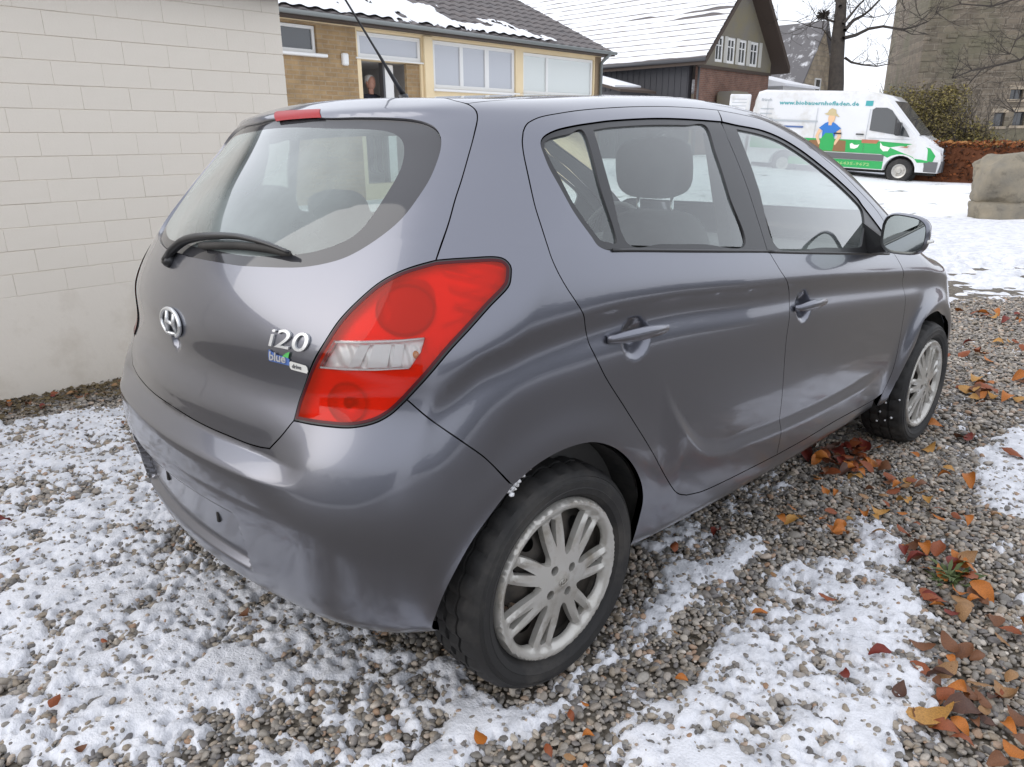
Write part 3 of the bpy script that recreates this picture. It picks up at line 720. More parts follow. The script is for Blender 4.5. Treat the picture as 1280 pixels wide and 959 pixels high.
# tail lamps: dished silver reflector behind a red lens with a clear band
lamp_loop = chain(C_['lamp_out'], C_['lamp_bot'], rev(C_['lamp_in']))
l2 = PJ['lamp'].to2(lamp_loop)
bowls = [(np.array(p), r) for p, r in zip(CV['bowls'], (.060, .040, .046, .05))]
def dish(P):
    d = np.full(len(P), -.016)
    for c, r in (bowls[0], bowls[2]):
        q = np.linalg.norm((P - c) * [1, 1, 1.15], axis=1) / r
        d = np.minimum(d, -.016 - .024 * np.sqrt(np.clip(1 - q * q, 0, 1)))
    # fine optic lines on the inner strip, three blades in the side marker
    u = P[:, 2] + .30 * P[:, 0]
    d = d + np.where((P[:, 0] > -.275) & (P[:, 2] > .985), .010 * np.clip(np.sin(u * 190), -.2, 1), 0)
    d = d + np.where((P[:, 0] < -.385) & (P[:, 2] > .955), .0016 * np.sin(P[:, 2] * 900), 0)
    d = d + np.where((P[:, 2] < .94) & (P[:, 2] > .89), .002 * np.sin(P[:, 0] * 420), 0)
    return d
tlr, tll = panel("tail_lamp", offset2(l2, .002), 'lamp', .0045, X['lamp_back'], car, off=dish, gap=0, flange=0, both=car, two_d=True)
panel("lamp_rim", l2, 'lamp', .01, X['black_trim'], tlr, holes=[offset2(l2, .0055)], off=.0005, gap=.0015, hgap=0, flange=.03, both=tll, two_d=True)
lc2 = PJ['lamp'].to2(poly('lclear'))
panel("lens_edge", offset2(l2, .0055), 'lamp', .01, X['maroon_lens'], tlr, holes=[offset2(offset2(l2, .0055), .006)], off=.0036, gap=0, hgap=0, flange=.012, both=tll, two_d=True)
panel("red_lens", offset2(l2, .0055), 'lamp', .012, X['red_lens'], tlr, holes=[lc2], off=.003, gap=0, hgap=0, flange=.012, both=tll, two_d=True)
panel("clear_lens", lc2, 'lamp', .012, X['clear_lens'], tlr, off=.0035, gap=0, flange=.02, both=tll, two_d=True)
# inner mouldings seen through the lenses
for sgn, par in ((1, tlr), (-1, tll)):
    for c, r in (bowls[0], bowls[2]):
        m = MB()
        nb2 = BODY.normal(c[None])[0]; e1 = unit(np.cross(nb2, [0, 0, 1])); e2 = np.cross(e1, nb2)
        ring = [c - nb2 * .012 + (e1 * math.cos(a) + e2 * math.sin(a) * .87) * r for a in np.linspace(0, 2 * math.pi, 25)]
        m.tube([(p[0], p[1] * sgn, p[2]) for p in ring], .0022, 5, False)
        b0, b1 = c - nb2 * .044, c - nb2 * .018
        m.tube([(b0[0], b0[1] * sgn, b0[2]), (b1[0], b1[1] * sgn, b1[2])], [.008, .013], 12)
        m.build("lamp_bowl", X['bowl_dark'], par, True)
shade = chain(C_['shade'], C_['shade'][:1], st=.006)
panel("bowl_shade", shade, 'lamp', .012, mat("bowl_shade", (.36, .26, .26), .3, metal=.3), tlr, off=-.013, gap=0, flange=.004, both=tll)
for sgn, par in ((1, tlr), (-1, tll)):
    m = MB()
    for k_ in ('blade1', 'blade2', 'blade3', 'blade4'):
        pp = smooth(C_[k_], .02); nn_b = BODY.normal(pp); m.tube((pp - nn_b * .004) * [1, sgn, 1], .0021, 6)
    tag(m.build("lamp_blades", X['lamp_rib'], par, True), kind='stuff')
    m = MB()
    for k_ in ('ctop', 'cbot'):
        pp = smooth(C_[k_], .02); nn_b = BODY.normal(pp); m.tube((pp - nn_b * .0005) * [1, sgn, 1], .0022, 6)
    tag(m.build("clear_frame", X['lamp_rib'], par, True), kind='stuff')
    m = MB()
    for k_ in ('facet1', 'facet2', 'facet3'):
        pp = C_[k_]; nn_b = BODY.normal(pp); P_ = (pp - nn_b * (np.array([.007, .009, .011, .008])[:, None])) * [1, sgn, 1]; m.add(P_, [(0, 1, 2, 3)])
    tag(m.build("lamp_facets", X['lamp_rib'], par, fix=False), kind='stuff')
    bb = C_['bulb'][0]; nb3 = BODY.normal(bb[None])[0]; b_ = (bb - nb3 * .022) * [1, sgn, 1]
    m = MB().add(*softbox(b_, (.010, .010, .010), 1.0, 8)); m.build("bulb", mat("amber_bulb", (.75, .28, .05), .2, coat=1), par, True)
# dark pocket behind each lamp so the body stays closed
for sgn in (1, -1):
    m = MB().hull([(x, y * sgn, z) for x, y, z in [(-.40, -.50, .74), (-.24, -.66, .74), (-.10, -.74, 1.10), (-.25, -.60, 1.12), (-.30, -.50, .9), (-.24, -.70, .85)]])
    m.build("lamp_pocket", X['dark_void'], car)

# badge, lettering, wiper
def on_tail(u, w, h):
    """points given by y offset u / height w / stand-off h on the tailgate"""
    P = trace(PJ['rear'], PJ['rear'].to2(np.stack([-.53 + 0 * u, u, w], -1)))
    # slide to the wanted height along the surface
    Q = np.stack([P[:, 0], u, w], -1)
    o = np.stack([np.full_like(u, -1.2), u, w], -1); t = np.zeros(len(u)); d = np.array([1., 0, 0])
    for _ in range(50): t = t + np.clip(BODY.F(o + t[:, None] * d), -.2, .5) * .8
    q = o + t[:, None] * d
    n = BODY.normal(q); n[:, 2] *= .3; n /= np.linalg.norm(n, axis=1)[:, None]
    return q + n * h[:, None]
def plate(name, v, f, mt, parent, y0, z0, hmul=1.0, base=0.0015):
    """lettering (x right, y up, z proud) laid on the tailgate; seen from behind, right is -y"""
    P = on_tail(y0 - v[:, 0], z0 + v[:, 1], v[:, 2] * hmul + base)
    return mesh(name, P, f, mt, parent)
# emblem: flattened ring with a slanted H
lz, ly = .897, 0.0
m = MB(); A, B = .062, .034
ring = [(A * math.cos(a), B * math.sin(a)) for a in np.linspace(0, 2 * math.pi, 49)]
q = on_tail(np.array([ly - p[0] for p in ring]), np.array([lz + p[1] for p in ring]), np.full(len(ring), .006))
m.tube(q, .0052, 8, False)
def bar(pts, w):
    q = on_tail(np.array([ly - p[0] for p in pts]), np.array([lz + p[1] for p in pts]), np.full(len(pts), .006)); m.tube(q, w, 8)
bar([(-.029, -.026), (-.0225, 0), (-.016, .028)], [.0050, .0062, .0050])
bar([(.016, -.028), (.0225, 0), (.029, .026)], [.0050, .0062, .0050])
bar([(-.022, .002), (0, 0), (.022, -.002)], [.0045, .0052, .0045])
m.build("emblem", X['badge_silver'], tailgate, True)
bk = [(A * .95 * math.cos(a), B * .95 * math.sin(a)) for a in np.linspace(0, 2 * math.pi, 40, endpoint=False)]
q = on_tail(np.array([ly - p[0] for p in bk]), np.array([lz + p[1] for p in bk]), np.full(len(bk), .002))
mesh("emblem_ground", q, [tuple(range(len(bk)))], mat("badge_dark", (.05, .05, .055), .25, coat=.5), tailgate)

v, f = text_mesh("i20", .056, .0025, .0, 4, .10)
v[:, 0] *= .110 / (v[:, 0].max() - v[:, 0].min()); v[:, 0] -= v[:, 0].min(); v[:, 1] *= .039 / (v[:, 1].max() - v[:, 1].min()); v[:, 1] -= v[:, 1].min()
plate("model_lettering", v, f, X['badge_silver'], tailgate, -.433, .909, 1, .003)
def flat(poly_, z): return np.array([(a, b, z) for a, b in poly_])
sub = [(0, 0), (.062, -.001), (.064, .013), (.055, .018), (.045, .0175), (.030, .017), (.012, .022), (.002, .026), (-.001, .012)]
plate("badge_plate", flat(sub, 0), [tuple(range(len(sub)))], X['plate_blue'], tailgate, -.430, .875, 1, .003)
v, f = text_mesh("blue", .026, .0006, .0006, 3, .1)
v[:, 0] += .003 - v[:, 0].min(); v[:, 0] *= .054 / v[:, 0].max(); v[:, 1] += .003 - v[:, 1].min()
plate("badge_lettering", v, f, X['badge_silver'], tailgate, -.430, .875, 1, .0048)
leaf = [(.044, .017), (.062, .016), (.066, .030), (.056, .026)]
plate("badge_leaf", flat(leaf, 0), [(0, 1, 2, 3)], X['plate_green'], tailgate, -.430, .875, 1, .0045)
pill = [(.064, -.004), (.068, -.008), (.112, -.010), (.116, -.005), (.114, .004), (.110, .007), (.068, .010), (.064, .007)]
plate("badge_pill", flat(pill, 0), [tuple(range(8))], X['plate_white'], tailgate, -.430, .875, 1, .0038)
v, f = text_mesh("drive", .013, .0003, .0002, 2, .1)
v[:, 0] += .072 - v[:, 0].min(); v[:, 1] += -.004 - v[:, 1].min()
plate("badge_lettering", v, f, mat("badge_grey", (.12, .12, .13), .4), tailgate, -.430, .875, 1, .0046)

w = smooth(C_['wip'], .012); n = BODY.normal(w); k = np.linspace(0, 1, len(w))
hgt = .012 + .002 * np.sin(k * math.pi)
wp = w + n * hgt[:, None]
m = MB().tube(wp, list(.0150 - .0100 * np.clip((k - .25) / .75, 0, 1)), 10, True, .75)
pv = surf('rear', [(-.515, .105, 1.03)])[0]; pn = BODY.normal(pv[None])[0]
m.tube([pv - pn * .004, pv + pn * .010, pv + pn * .020], [.019, .018, .013], 14)
wiper = m.build("wiper", X['black_trim'], tailgate, True)
w = smooth(np.vstack([C_['blade']]), .02); n = BODY.normal(w)
m = MB()
m.tube(w + n * .007, [.004] + [.0065] * (len(w) - 2) + [.004], 6, True, 1.5)
m.tube(w + n * .002, .0022, 5)
m.build("wiper_blade", X['rubber'], wiper, True)

# door handles
for (h0, h1), (pr, pl_) in (((0, 1), (dr, dl)), ((2, 3), (fr_, fl_))):
    a, b = C_['handles'][h0], C_['handles'][h1]
    a = a + [-.004, 0, .002]; b = b + [.004, 0, .004]
    k = np.linspace(0, 1, 15)
    base = a[None] * (1 - k[:, None]) + b[None] * k[:, None]
    y = S_side([(p[0], p[2]) for p in base])[:, 1]
    y0 = np.linspace(y[0], y[-1], len(k))          # bridge straight over the finger well
    h = .004 + .020 * np.sin(np.pi * np.clip(k, 0, 1)) ** .45
    P = np.stack([base[:, 0], y0 - h, base[:, 2] + .004 * np.sin(np.pi * k)], -1)
    rad = .0165 * np.clip(np.sin(np.pi * (k * .94 + .03)), .25, 1) ** .4 * (1.1 - .2 * k)
    for s, par in ((1, pr), (-1, pl_)):
        m = MB().tube([(p[0], p[1] * s, p[2]) for p in P], list(rad), 12, True, .62, up=(0, 1, 0))
        m.build("handle", X['paint'], par, True)

# door mirror
for s, par in ((1, fr_), (-1, fl_)):
    Yc, Zc, Xc = -.920, 1.052, 1.68
    ex = unit(np.array([-.985, .06, .0]))          # the mirror faces back and slightly outwards
    ey = unit(np.cross([0, 0, 1], ex)); ez = np.cross(ex, ey)   # ey points inboard-out
    c = np.array([Xc, Yc, Zc])
    def rim(sc, dx, n=32):
        out = []
        for a in np.linspace(0, 2 * math.pi, n, endpoint=False):
            ca, sa = math.cos(a), math.sin(a)
            uu = math.copysign(abs(ca) ** .62, ca) * .083; vv = math.copysign(abs(sa) ** .62, sa) * .072
            vv *= 1.0 - .16 * (uu / .094 if True else 0) * np.sign(vv if vv > 0 else 0)
            out.append(c + ex * dx + ey * uu * sc + ez * vv * sc)
        return np.array(out)
    ey = ey if ey[1] < 0 else -ey
    secs = [(.93, .010), (1.0, .0), (1.0, -.014), (.95, -.034), (.82, -.056), (.55, -.070), (.2, -.076)]
    V, Fc = [], []
    for sc, dx in secs: V.append(rim(sc, dx))
    V = np.vstack(V); n_ = 32
    for i in range(len(secs) - 1):
        Fc += [(i * n_ + k, i * n_ + (k + 1) % n_, (i + 1) * n_ + (k + 1) % n_, (i + 1) * n_ + k) for k in range(n_)]
    Fc.append(tuple((len(secs) - 1) * n_ + k for k in range(n_)))
    V = V * [1, s, 1]
    m = MB().add(V, Fc); hs = m.build("mirror_housing", X['paint'], par, True)
    rg = np.vstack([rim(.93, .012), rim(.87, .004), rim(.87, -.014)]) * [1, s, 1]
    m = MB().add(rg, [(i * n_ + k, i * n_ + (k + 1) % n_, (i + 1) * n_ + (k + 1) % n_, (i + 1) * n_ + k) for i in range(2) for k in range(n_)]); m.build("mirror_rim", X['black_trim'], par, True)
    gr = rim(.875, -.007); gr = gr + ex * ((gr - c) @ ey)[:, None] * -.11 * (1 if True else 0); gr = gr * [1, s, 1]
    mesh("mirror_glass", gr, [tuple(range(n_))], X['mirror'], par)
    ind = [c + ey * (.0965) + ex * d + ez * zz for d, zz in ((.0, -.022), (.0, -.006), (-.045, -.006), (-.045, -.020))]
    m = MB().tube([(c + ey * .082 + ex * (.0 - t * .03) - ez * .020) * [1, s, 1] for t in (0, .5, 1, 1.5)], .0065, 8); m.build("indicator", X['plate_white'], par, True)
    base = [(1.72, -.765, .962), (1.90, -.770, .952), (1.88, -.75, 1.04), (1.74, -.745, 1.08), (1.70, -.865, .985), (1.76, -.87, .985), (1.76, -.86, 1.02), (1.70, -.86, 1.02)]
    m = MB().hull([(x, y * s, z) for x, y, z in base]); m.build("mirror_foot", X['black_trim'], par)

# roof aerial
b0 = np.array([.14, -.03, 1.478]); b0[2] = S_top([(.14, -.03)])[0, 2]
tip = b0 + unit(np.array([-.62, .0, .79])) * .42
m = MB().tube([b0 - [0, 0, .01], b0 + [-.004, 0, .012]], [.020, .012], 12)
k = np.linspace(0, 1, 12)
m.tube([b0 * (1 - t) + tip * t + np.array([0, 0, .006]) for t in k], [.0085 if t < .02 else (.0075 - .0035 * min(1, t / .3) if t < .3 else .0036 - .0012 * t) for t in k], 8)
m.build("aerial", X['black_trim'], car, True)

# ------------------------------------------------------------------ wheels
def hubcap_mesh():
    Ro, N = .2135, 7
    th = np.linspace(0, 2 * np.pi, 120, endpoint=False)
    outer = np.stack([Ro * np.cos(th), Ro * np.sin(th)], -1)
    holes = []; a0 = 1.279
    for i in range(N):
        c = a0 + 2 * np.pi * i / N
        # large rounded opening between spoke pairs
        r0, r1 = .068, .181; pts = []
        for r in np.linspace(r0 + .012, r1, 9): pts.append((r, -(.105 + (.262 - .105) * ((r - r0) / (r1 - r0)) ** .8)))
        for t in np.linspace(-1, 1, 9)[1:-1]: pts.append((r1 + .006 * (1 - t * t), 0.262 * t))
        for r in np.linspace(r1, r0 + .012, 9): pts.append((r, (.105 + (.262 - .105) * ((r - r0) / (r1 - r0)) ** .8)))
        pts.append((r0 + .003, .06)); pts.append((r0, 0)); pts.append((r0 + .003, -.06))
        holes.append(np.array([(r * math.cos(c + t), r * math.sin(c + t)) for r, t in pts]))
        c2 = c + np.pi / N                                           # slender slot inside the pair
        pts = [(.098, 0), (.130, -.044), (.170, -.068), (.177, 0), (.170, .068), (.130, .044)]
        holes.append(np.array([(r * math.cos(c2 + t), r * math.sin(c2 + t)) for r, t in pts]))
    for i in range(4):
        c = .576 + i * np.pi / 2
        holes.append(np.array([(.045 * math.cos(c) + .0125 * math.cos(t), .045 * math.sin(c) + .0125 * math.sin(t)) for t in np.linspace(0, 2 * np.pi, 12, endpoint=False)]))
    def dens(l, st=.006):
        q = []
        for a, b in zip(l, np.roll(l, -1, 0)):
            k = max(1, int(np.linalg.norm(b - a) / st)); q += [a + (b - a) * j / k for j in range(k)]
        return np.array(q)
    holes = [dens(h) for h in holes]
    holes = [h if area2(h) > 0 else h[::-1] for h in holes]
    v2, f = tri2(outer, holes, .007)
    def height(P):
        r = np.hypot(P[:, 0], P[:, 1]); a = np.arctan2(P[:, 1], P[:, 0])
        h = .016 - .020 * (r / .2) ** 1.6 + .020 * step(r, .175, .203) - .012 * step(r, .2075, .2135)
        # every spoke is rounded: ridge along its own middle line
        ph = ((a - a0) / (2 * np.pi / N) + .5) % 1 - .5; t = np.abs(ph) * 2 * np.pi / N     # 0 opening .. .449 slot
        wq = np.clip((r - .085) / .09, 0, 1)
        mid = .322 - .06 * (1 - wq)
        h = h + .0095 * wq * (1 - step(r, .17, .195)) * np.exp(-((t - mid) / .050) ** 2)
        h = h + .004 * (1 - step(r, .018, .026))
        return h
    h = height(v2)
    V = np.stack([v2[:, 0], -h, v2[:, 1]], -1); faces = [tuple(t) for t in f.tolist()]; base = len(V); VV = [V]
    for l in [outer] + holes:
        k = len(l); hh = height(l); d = .016
        dep = np.where(np.hypot(l[:, 0], l[:, 1]) > .2, .02, d)
        c = l.mean(0)
        li = l if l is outer else c + (l - c) * .93
        VV += [np.stack([l[:, 0], -hh, l[:, 1]], -1), np.stack([li[:, 0], -hh + dep, li[:, 1]], -1)]
        faces += [(base + i, base + (i + 1) % k, base + k + (i + 1) % k, base + k + i) for i in range(k)]; base += 2 * k
    return np.vstack(VV), faces
HV, HF = hubcap_mesh()
me_hub = mesh("hubcap", HV, HF, X['hubcap'], None, False, link_it=False)
_bm = bmesh.new(); _bm.from_mesh(me_hub); bmesh.ops.remove_doubles(_bm, verts=_bm.verts, dist=1e-5); bmesh.ops.recalc_face_normals(_bm, faces=_bm.faces)
for _e in _bm.edges:
    if len(_e.link_faces) == 2 and _e.calc_face_angle(0) > .7: _e.smooth = False
for _f2 in _bm.faces: _f2.smooth = True
_bm.to_mesh(me_hub); _bm.free()
# logo pressed in the middle of the cap
m = MB()
ring = [(.014 * math.cos(a), -.0215, .0085 * math.sin(a)) for a in np.linspace(0, 2 * math.pi, 25)]
m.tube(ring, .0012, 5, False); m.tube([(-.006, -.0215, -.006), (-.003, -.0215, .007)], .0012, 5); m.tube([(.003, -.0215, -.007), (.006, -.0215, .006)], .0012, 5); m.tube([(-.005, -.0215, 0), (.005, -.0215, 0)], .0012, 5)
capl = m.build("cap_logo", X['hubcap'], None, True); me_logo = capl.data; bpy.data.objects.remove(capl)
# tyre: outer side towards -y, y = 0 at the hubcap face
prof = [(.190, .02), (.206, .010), (.2125, .004), (.218, .001), (.226, -.010), (.2275, -.0135), (.240, -.0185), (.2425, -.0200), (.2445, -.0188), (.258, -.021), (.262, -.0212), (.2635, -.0190), (.272, -.0160), (.2735, -.0175), (.277, -.0140), (.284, -.006), (.2905, .006), (.2945, .016)]
tw = [(.2952, .022), (.2960, .034), (.2890, .0345), (.2890, .0415), (.2965, .042), (.2970, .074), (.2895, .0745), (.2895, .0835), (.2970, .084), (.2970, .116), (.2895, .1165), (.2895, .1235), (.2960, .124), (.2952, .138)]
prof2 = prof + tw + [(.2945, .146), (.284, .166), (.258, .181), (.226, .170), (.206, .15)]
m = MB(); m.lathe_y(prof2, 96)
# lateral sipes: pull tread vertices in at every third step
vv = np.array(m.v); nn_ = 96
for i, (r, y) in enumerate(prof2):
    if r > .2885 and .006 <= y <= .15:
        for k in range(nn_):
            ph = (k + (1 if y > .08 else 0)) % 3
            if ph == 0:
                a = 2 * math.pi * k / nn_; rr = r - .0075; vv[i * nn_ + k] = (rr * math.cos(a), y, rr * math.sin(a))
m.v = [tuple(q) for q in vv]
_t = m.build("tyre", X['tyre_wall'], None, False, autosmooth=.5); me_tyre = _t.data; bpy.data.objects.remove(_t)
# pressed steel wheel behind the cap, with its ring of vent holes
th = np.linspace(0, 2 * np.pi, 64, endpoint=False); outer = np.stack([.196 * np.cos(th), .196 * np.sin(th)], -1)
hs_ = [np.array([(.142 * math.cos(c) + .020 * math.cos(t) , .142 * math.sin(c) + .020 * math.sin(t)) for t in np.linspace(0, 2 * np.pi, 14, endpoint=False)]) for c in np.arange(10) * 2 * np.pi / 10 + .3]
v2, f = tri2(outer, hs_, .014); r = np.hypot(v2[:, 0], v2[:, 1])
hh = .034 + .02 * step(r, .09, .17) - .018 * step(r, .05, .10)
m = MB().add(np.stack([v2[:, 0], hh, v2[:, 1]], -1), [tuple(t) for t in f.tolist()])
m.lathe_y([(.196, .054), (.200, .03), (.206, .012), (.204, .008), (.196, .02), (.190, .06), (.185, .14), (.20, .16)], 64)
_t = m.build("wheel", X['steel'], None, False, autosmooth=.6); me_steel = _t.data; bpy.data.objects.remove(_t)
for (x, s) in ((0.0, 1), (2.525, 1), (0.0, -1), (2.525, -1)):
    w_ = link("wheel", me_steel, car)
    w_.location = (x, -.816 * s, .2957)
    turn = 0.0 if x == 0 else .5
    if s == 1: w_.rotation_euler = (0, turn, 0)
    else: w_.rotation_euler = (0, turn, math.pi)
    link("tyre", me_tyre, w_); link("hubcap", me_hub, w_)
    l_ = link("cap_logo", me_logo, w_)

# wheel housings
for cx, cz in ((-.03, .30), (2.50, .30)):
    for s in (1, -1):
        m = MB(); k = np.linspace(.0, math.pi, 30); Rw = .362 if cx < 1 else .352
        pv = [(cx + Rw * math.cos(a), y * s, cz + Rw * math.sin(a)) for a in k for y in (-.835, -.80 if math.cos(a) > -.55 else -.66, -.56)]
        pv = [(x, y if abs(y) < .83 else s * (float(S_side([(x, max(z, .29))])[0, 1]) + (.034 if x > -.24 else .13)), z) for x, y, z in pv]
        n3 = 3
        fc = [(i * n3 + j, (i + 1) * n3 + j, (i + 1) * n3 + j + 1, i * n3 + j + 1) for i in range(len(k) - 1) for j in range(2)]
        m.add(pv, fc)
        cpt = [(cx + Rw * math.cos(a), -.56 * s, cz + Rw * math.sin(a)) for a in k]
        m.add(cpt, [tuple(range(len(k)))])
        m.build("wheel_well", X['dark_void'], car, False)
# floor pan, axle, silencer
m = MB(); m.bevbox(-.50, 3.0, -.62, .62, .255, .36, .04)
m.build("underbody", X['dark_void'], car)
for ax_x in (0, 2.525): MB().tube([(ax_x, -.72, .27), (ax_x, .72, .27)], .03, 8).build("axle", X['steel'], car)

# snow thrown up and stuck in the arch and on the tyres
rng = random.Random(4)
m = MB()
def clump(c, r):
    bm = bmesh.new(); bmesh.ops.create_icosphere(bm, subdivisions=2, radius=r)
    for v_ in bm.verts: v_.co *= rng.uniform(.72, 1.18)
    bm.verts.index_update()
    m.add([(v_.co.x + c[0], v_.co.y * .7 + c[1], v_.co.z * .8 + c[2]) for v_ in bm.verts], [[v_.index for v_ in f_.verts] for f_ in bm.faces]); bm.free()
for a, y, n_k, r1 in ((2.05, -.842, 12, .0085), (1.97, -.842, 10, .0075), (1.85, -.842, 5, .005)):
    for _ in range(n_k):
        aa = a + rng.gauss(0, .018); rr = rng.uniform(.334, .350)
        clump((-.03 + rr * math.cos(aa), y + rng.uniform(-.004, .03), .30 + rr * math.sin(aa)), r1 * rng.uniform(.4, 1.1))
for a in (3.2, 3.6):
    for _ in range(4):
        aa = a + rng.gauss(0, .05); clump((2.525 + .295 * math.cos(aa), -.76 + rng.gauss(0, .03), .2957 + .295 * math.sin(aa)), rng.uniform(.004, .009))
tag(m.build("clinging_snow", X['snow_clump'], car, True), kind='stuff')

# ------------------------------------------------------------------ cabin
def pillow(name, mt, parent, pts_fn, nu, nv):
    V = [pts_fn(u, v) for u in np.linspace(0, 1, nu) for v in np.linspace(0, 1, nv)]
    F_ = [(i * nv + j, (i + 1) * nv + j, (i + 1) * nv + j + 1, i * nv + j + 1) for i in range(nu - 1) for j in range(nv - 1)]
    return MB().add(V, F_)
for y in (-.36, .36):
    m = MB(); m.add(*softbox((1.22, y, .56), (.25, .245, .09))); m.add(*softbox((.985, y, .84), (.085, .25, .30), .45, tilt=.22, taper=.22))
    st = m.build("front_seat", X['seat'], car, True)
    m = MB().add(*softbox((.915, y, 1.275), (.058, .142, .098), .6, tilt=.16)); m.build("headrest", X['seat'], st, True)
    for d in (-.07, .07): MB().tube([(.945, y + d, 1.05), (.93, y + d, 1.22)], .006, 8).build("headrest_post", X['chrome'], st, True)
m = MB(); m.add(*softbox((.30, 0, .58), (.24, .62, .10), .3)); m.add(*softbox((.02, 0, .80), (.08, .62, .27), .3, tilt=.30))
bench = m.build("rear_seat", X['seat'], car, True)
for y in (-.42, .42, 0):
    m = MB().add(*softbox((-.075, y, 1.135), (.05, .12, .075), .55, tilt=.25)); m.build("headrest", X['seat'], bench, True)
m = MB(); m.add(*softbox((1.93, 0, .85), (.27, .66, .11), .35)); m.build("dashboard", X['interior'], car, True)
m = MB(); ring = [(1.60 + .05 * math.sin(a), .36 + .18 * math.cos(a), .93 + .17 * math.sin(a)) for a in np.linspace(0, 2 * math.pi, 33)]
m.tube(ring, .014, 8, False); m.tube([(1.61, .19, .93), (1.63, .36, .92), (1.61, .53, .93)], .016, 6); m.tube([(1.62, .36, .92), (1.85, .36, .86)], .03, 8)
m.build("steering_wheel", X['interior'], car, True)
m = MB(); m.add(*softbox((1.50, 0, 1.345), (.015, .115, .03), .5)); m.tube([(1.50, 0, 1.35), (1.46, 0, 1.40)], .01, 6); m.build("inside_mirror", X['interior'], car, True)
m = MB(); m.box(-.36, -.10, -.52, .52, .955, .965); m.build("parcel_shelf", X['interior'], car)
m = MB(); m.box(-.45, 2.3, -.66, .66, .34, .36)
for s in (1, -1):
    m.box(-.05, 2.0, min(.70 * s, .735 * s), max(.70 * s, .735 * s),   .34, .90)
    m.hull([(-.36, y * s, z) for y, z in ((-.52, .36), (-.56, .36), (-.56, .93), (-.50, .93))] + [(-.05, y * s, z) for y, z in ((-.70, .36), (-.735, .36), (-.735, .93), (-.70, .93))])
m.box(2.28, 2.30, -.66, .66, .34, .86)
m.box(-.47, -.45, -.48, .48, .34, .80)
m.build("cabin_lining", X['interior'], car)
# rear pillar trim and B pillars inside
for s in (1, -1):
    m = MB().hull([(x, y * s, z) for x, y, z in [(-.25, -.57, 1.06), (-.20, -.60, 1.06), (-.02, -.70, 1.07), (-.05, -.68, 1.07), (-.10, -.55, 1.34), (.02, -.60, 1.36), (-.05, -.52, 1.37), (.04, -.66, 1.30)]]); m.build("pillar_trim", X['interior'], car)
    m = MB().hull([(x, y * s, z) for x, y, z in [(.82, -.765, .95), (.98, -.765, .95), (.84, -.63, 1.38), (.93, -.63, 1.38), (.82, -.72, .95), (.98, -.72, .95), (.84, -.59, 1.38), (.93, -.59, 1.38)]]); m.build("pillar_trim", X['interior'], car)

# ------------------------------------------------------------------ terrain
def softp(t, k=1.0): return np.log1p(np.exp(np.clip(t / k, -40, 40))) * k
def ground(x, y):
    x = np.asarray(x, float); y = np.asarray(y, float)
    base = -.02907 * np.clip(x, -6, 40) - .00759 * np.clip(y, -12, 20)
    return base + .048 * softp(np.clip(x, -50, 32) - 6.0, .8) + .09 * softp(np.minimum(y, 10.5) - 4.6, .5)
def gz(x, y): return float(ground(x, y))
def vnoise(x, y, scale, seed):
    """smooth value noise, 0..1"""
    rg = np.random.RandomState(seed); T = rg.rand(256, 256)
    u, v = np.asarray(x) * scale, np.asarray(y) * scale
    i, j = np.floor(u).astype(int), np.floor(v).astype(int); a, b = u - i, v - j
    a = a * a * (3 - 2 * a); b = b * b * (3 - 2 * b)
    def g(p, q): return T[p % 256, q % 256]
    return (g(i, j) * (1 - a) + g(i + 1, j) * a) * (1 - b) + (g(i, j + 1) * (1 - a) + g(i + 1, j + 1) * a) * b
def fbm(x, y, scale, seed, oct_=4, gain=.55):
    s = 0; w = 1; t = 0
    for o in range(oct_):
        c, sn = math.cos(o * 1.3), math.sin(o * 1.3)
        s = s + w * vnoise(x * c - y * sn + 7.3 * o, x * sn + y * c + 3.1 * o, scale * 2.03 ** o, seed + o); t += w; w *= gain
    return s / t

X['block'] = mat("white_painted_block", (.80, .74, .65), .75, var=(1.6, (.755, .695, .60), 7), bump=(90, .0012), obj_rand=.007)
X['plinth'] = mat("white_render_stained", (.79, .73, .64), .85, bump=(40, .002), dirt=(2.4, (.67, .605, .51), .50))
X['mortar'] = mat("painted_joint", (.775, .717, .628), .85)
X['dark_metal'] = mat("dark_sheet_metal", (.10, .10, .105), .5, metal=.4)
X['cream'] = mat("cream_paint", (.80, .655, .42), .75, var=(3, (.76, .61, .38), 4), bump=(60, .001))
X['white_frame'] = mat("white_window_frame", (.78, .78, .76), .45)
X['zinc'] = mat("zinc", (.22, .235, .23), .5, metal=.4)
X['pane'] = mat("window_pane_painted_sky", (.46, .48, .52), .03, spec=1.0)  # pale base colour paints in the reflected sky
X['pane_dark'] = mat("window_pane_dark", (.05, .055, .06), .04, spec=1.0)
X['blind'] = mat("pale_blind", (.62, .66, .64), .25, coat=.9)
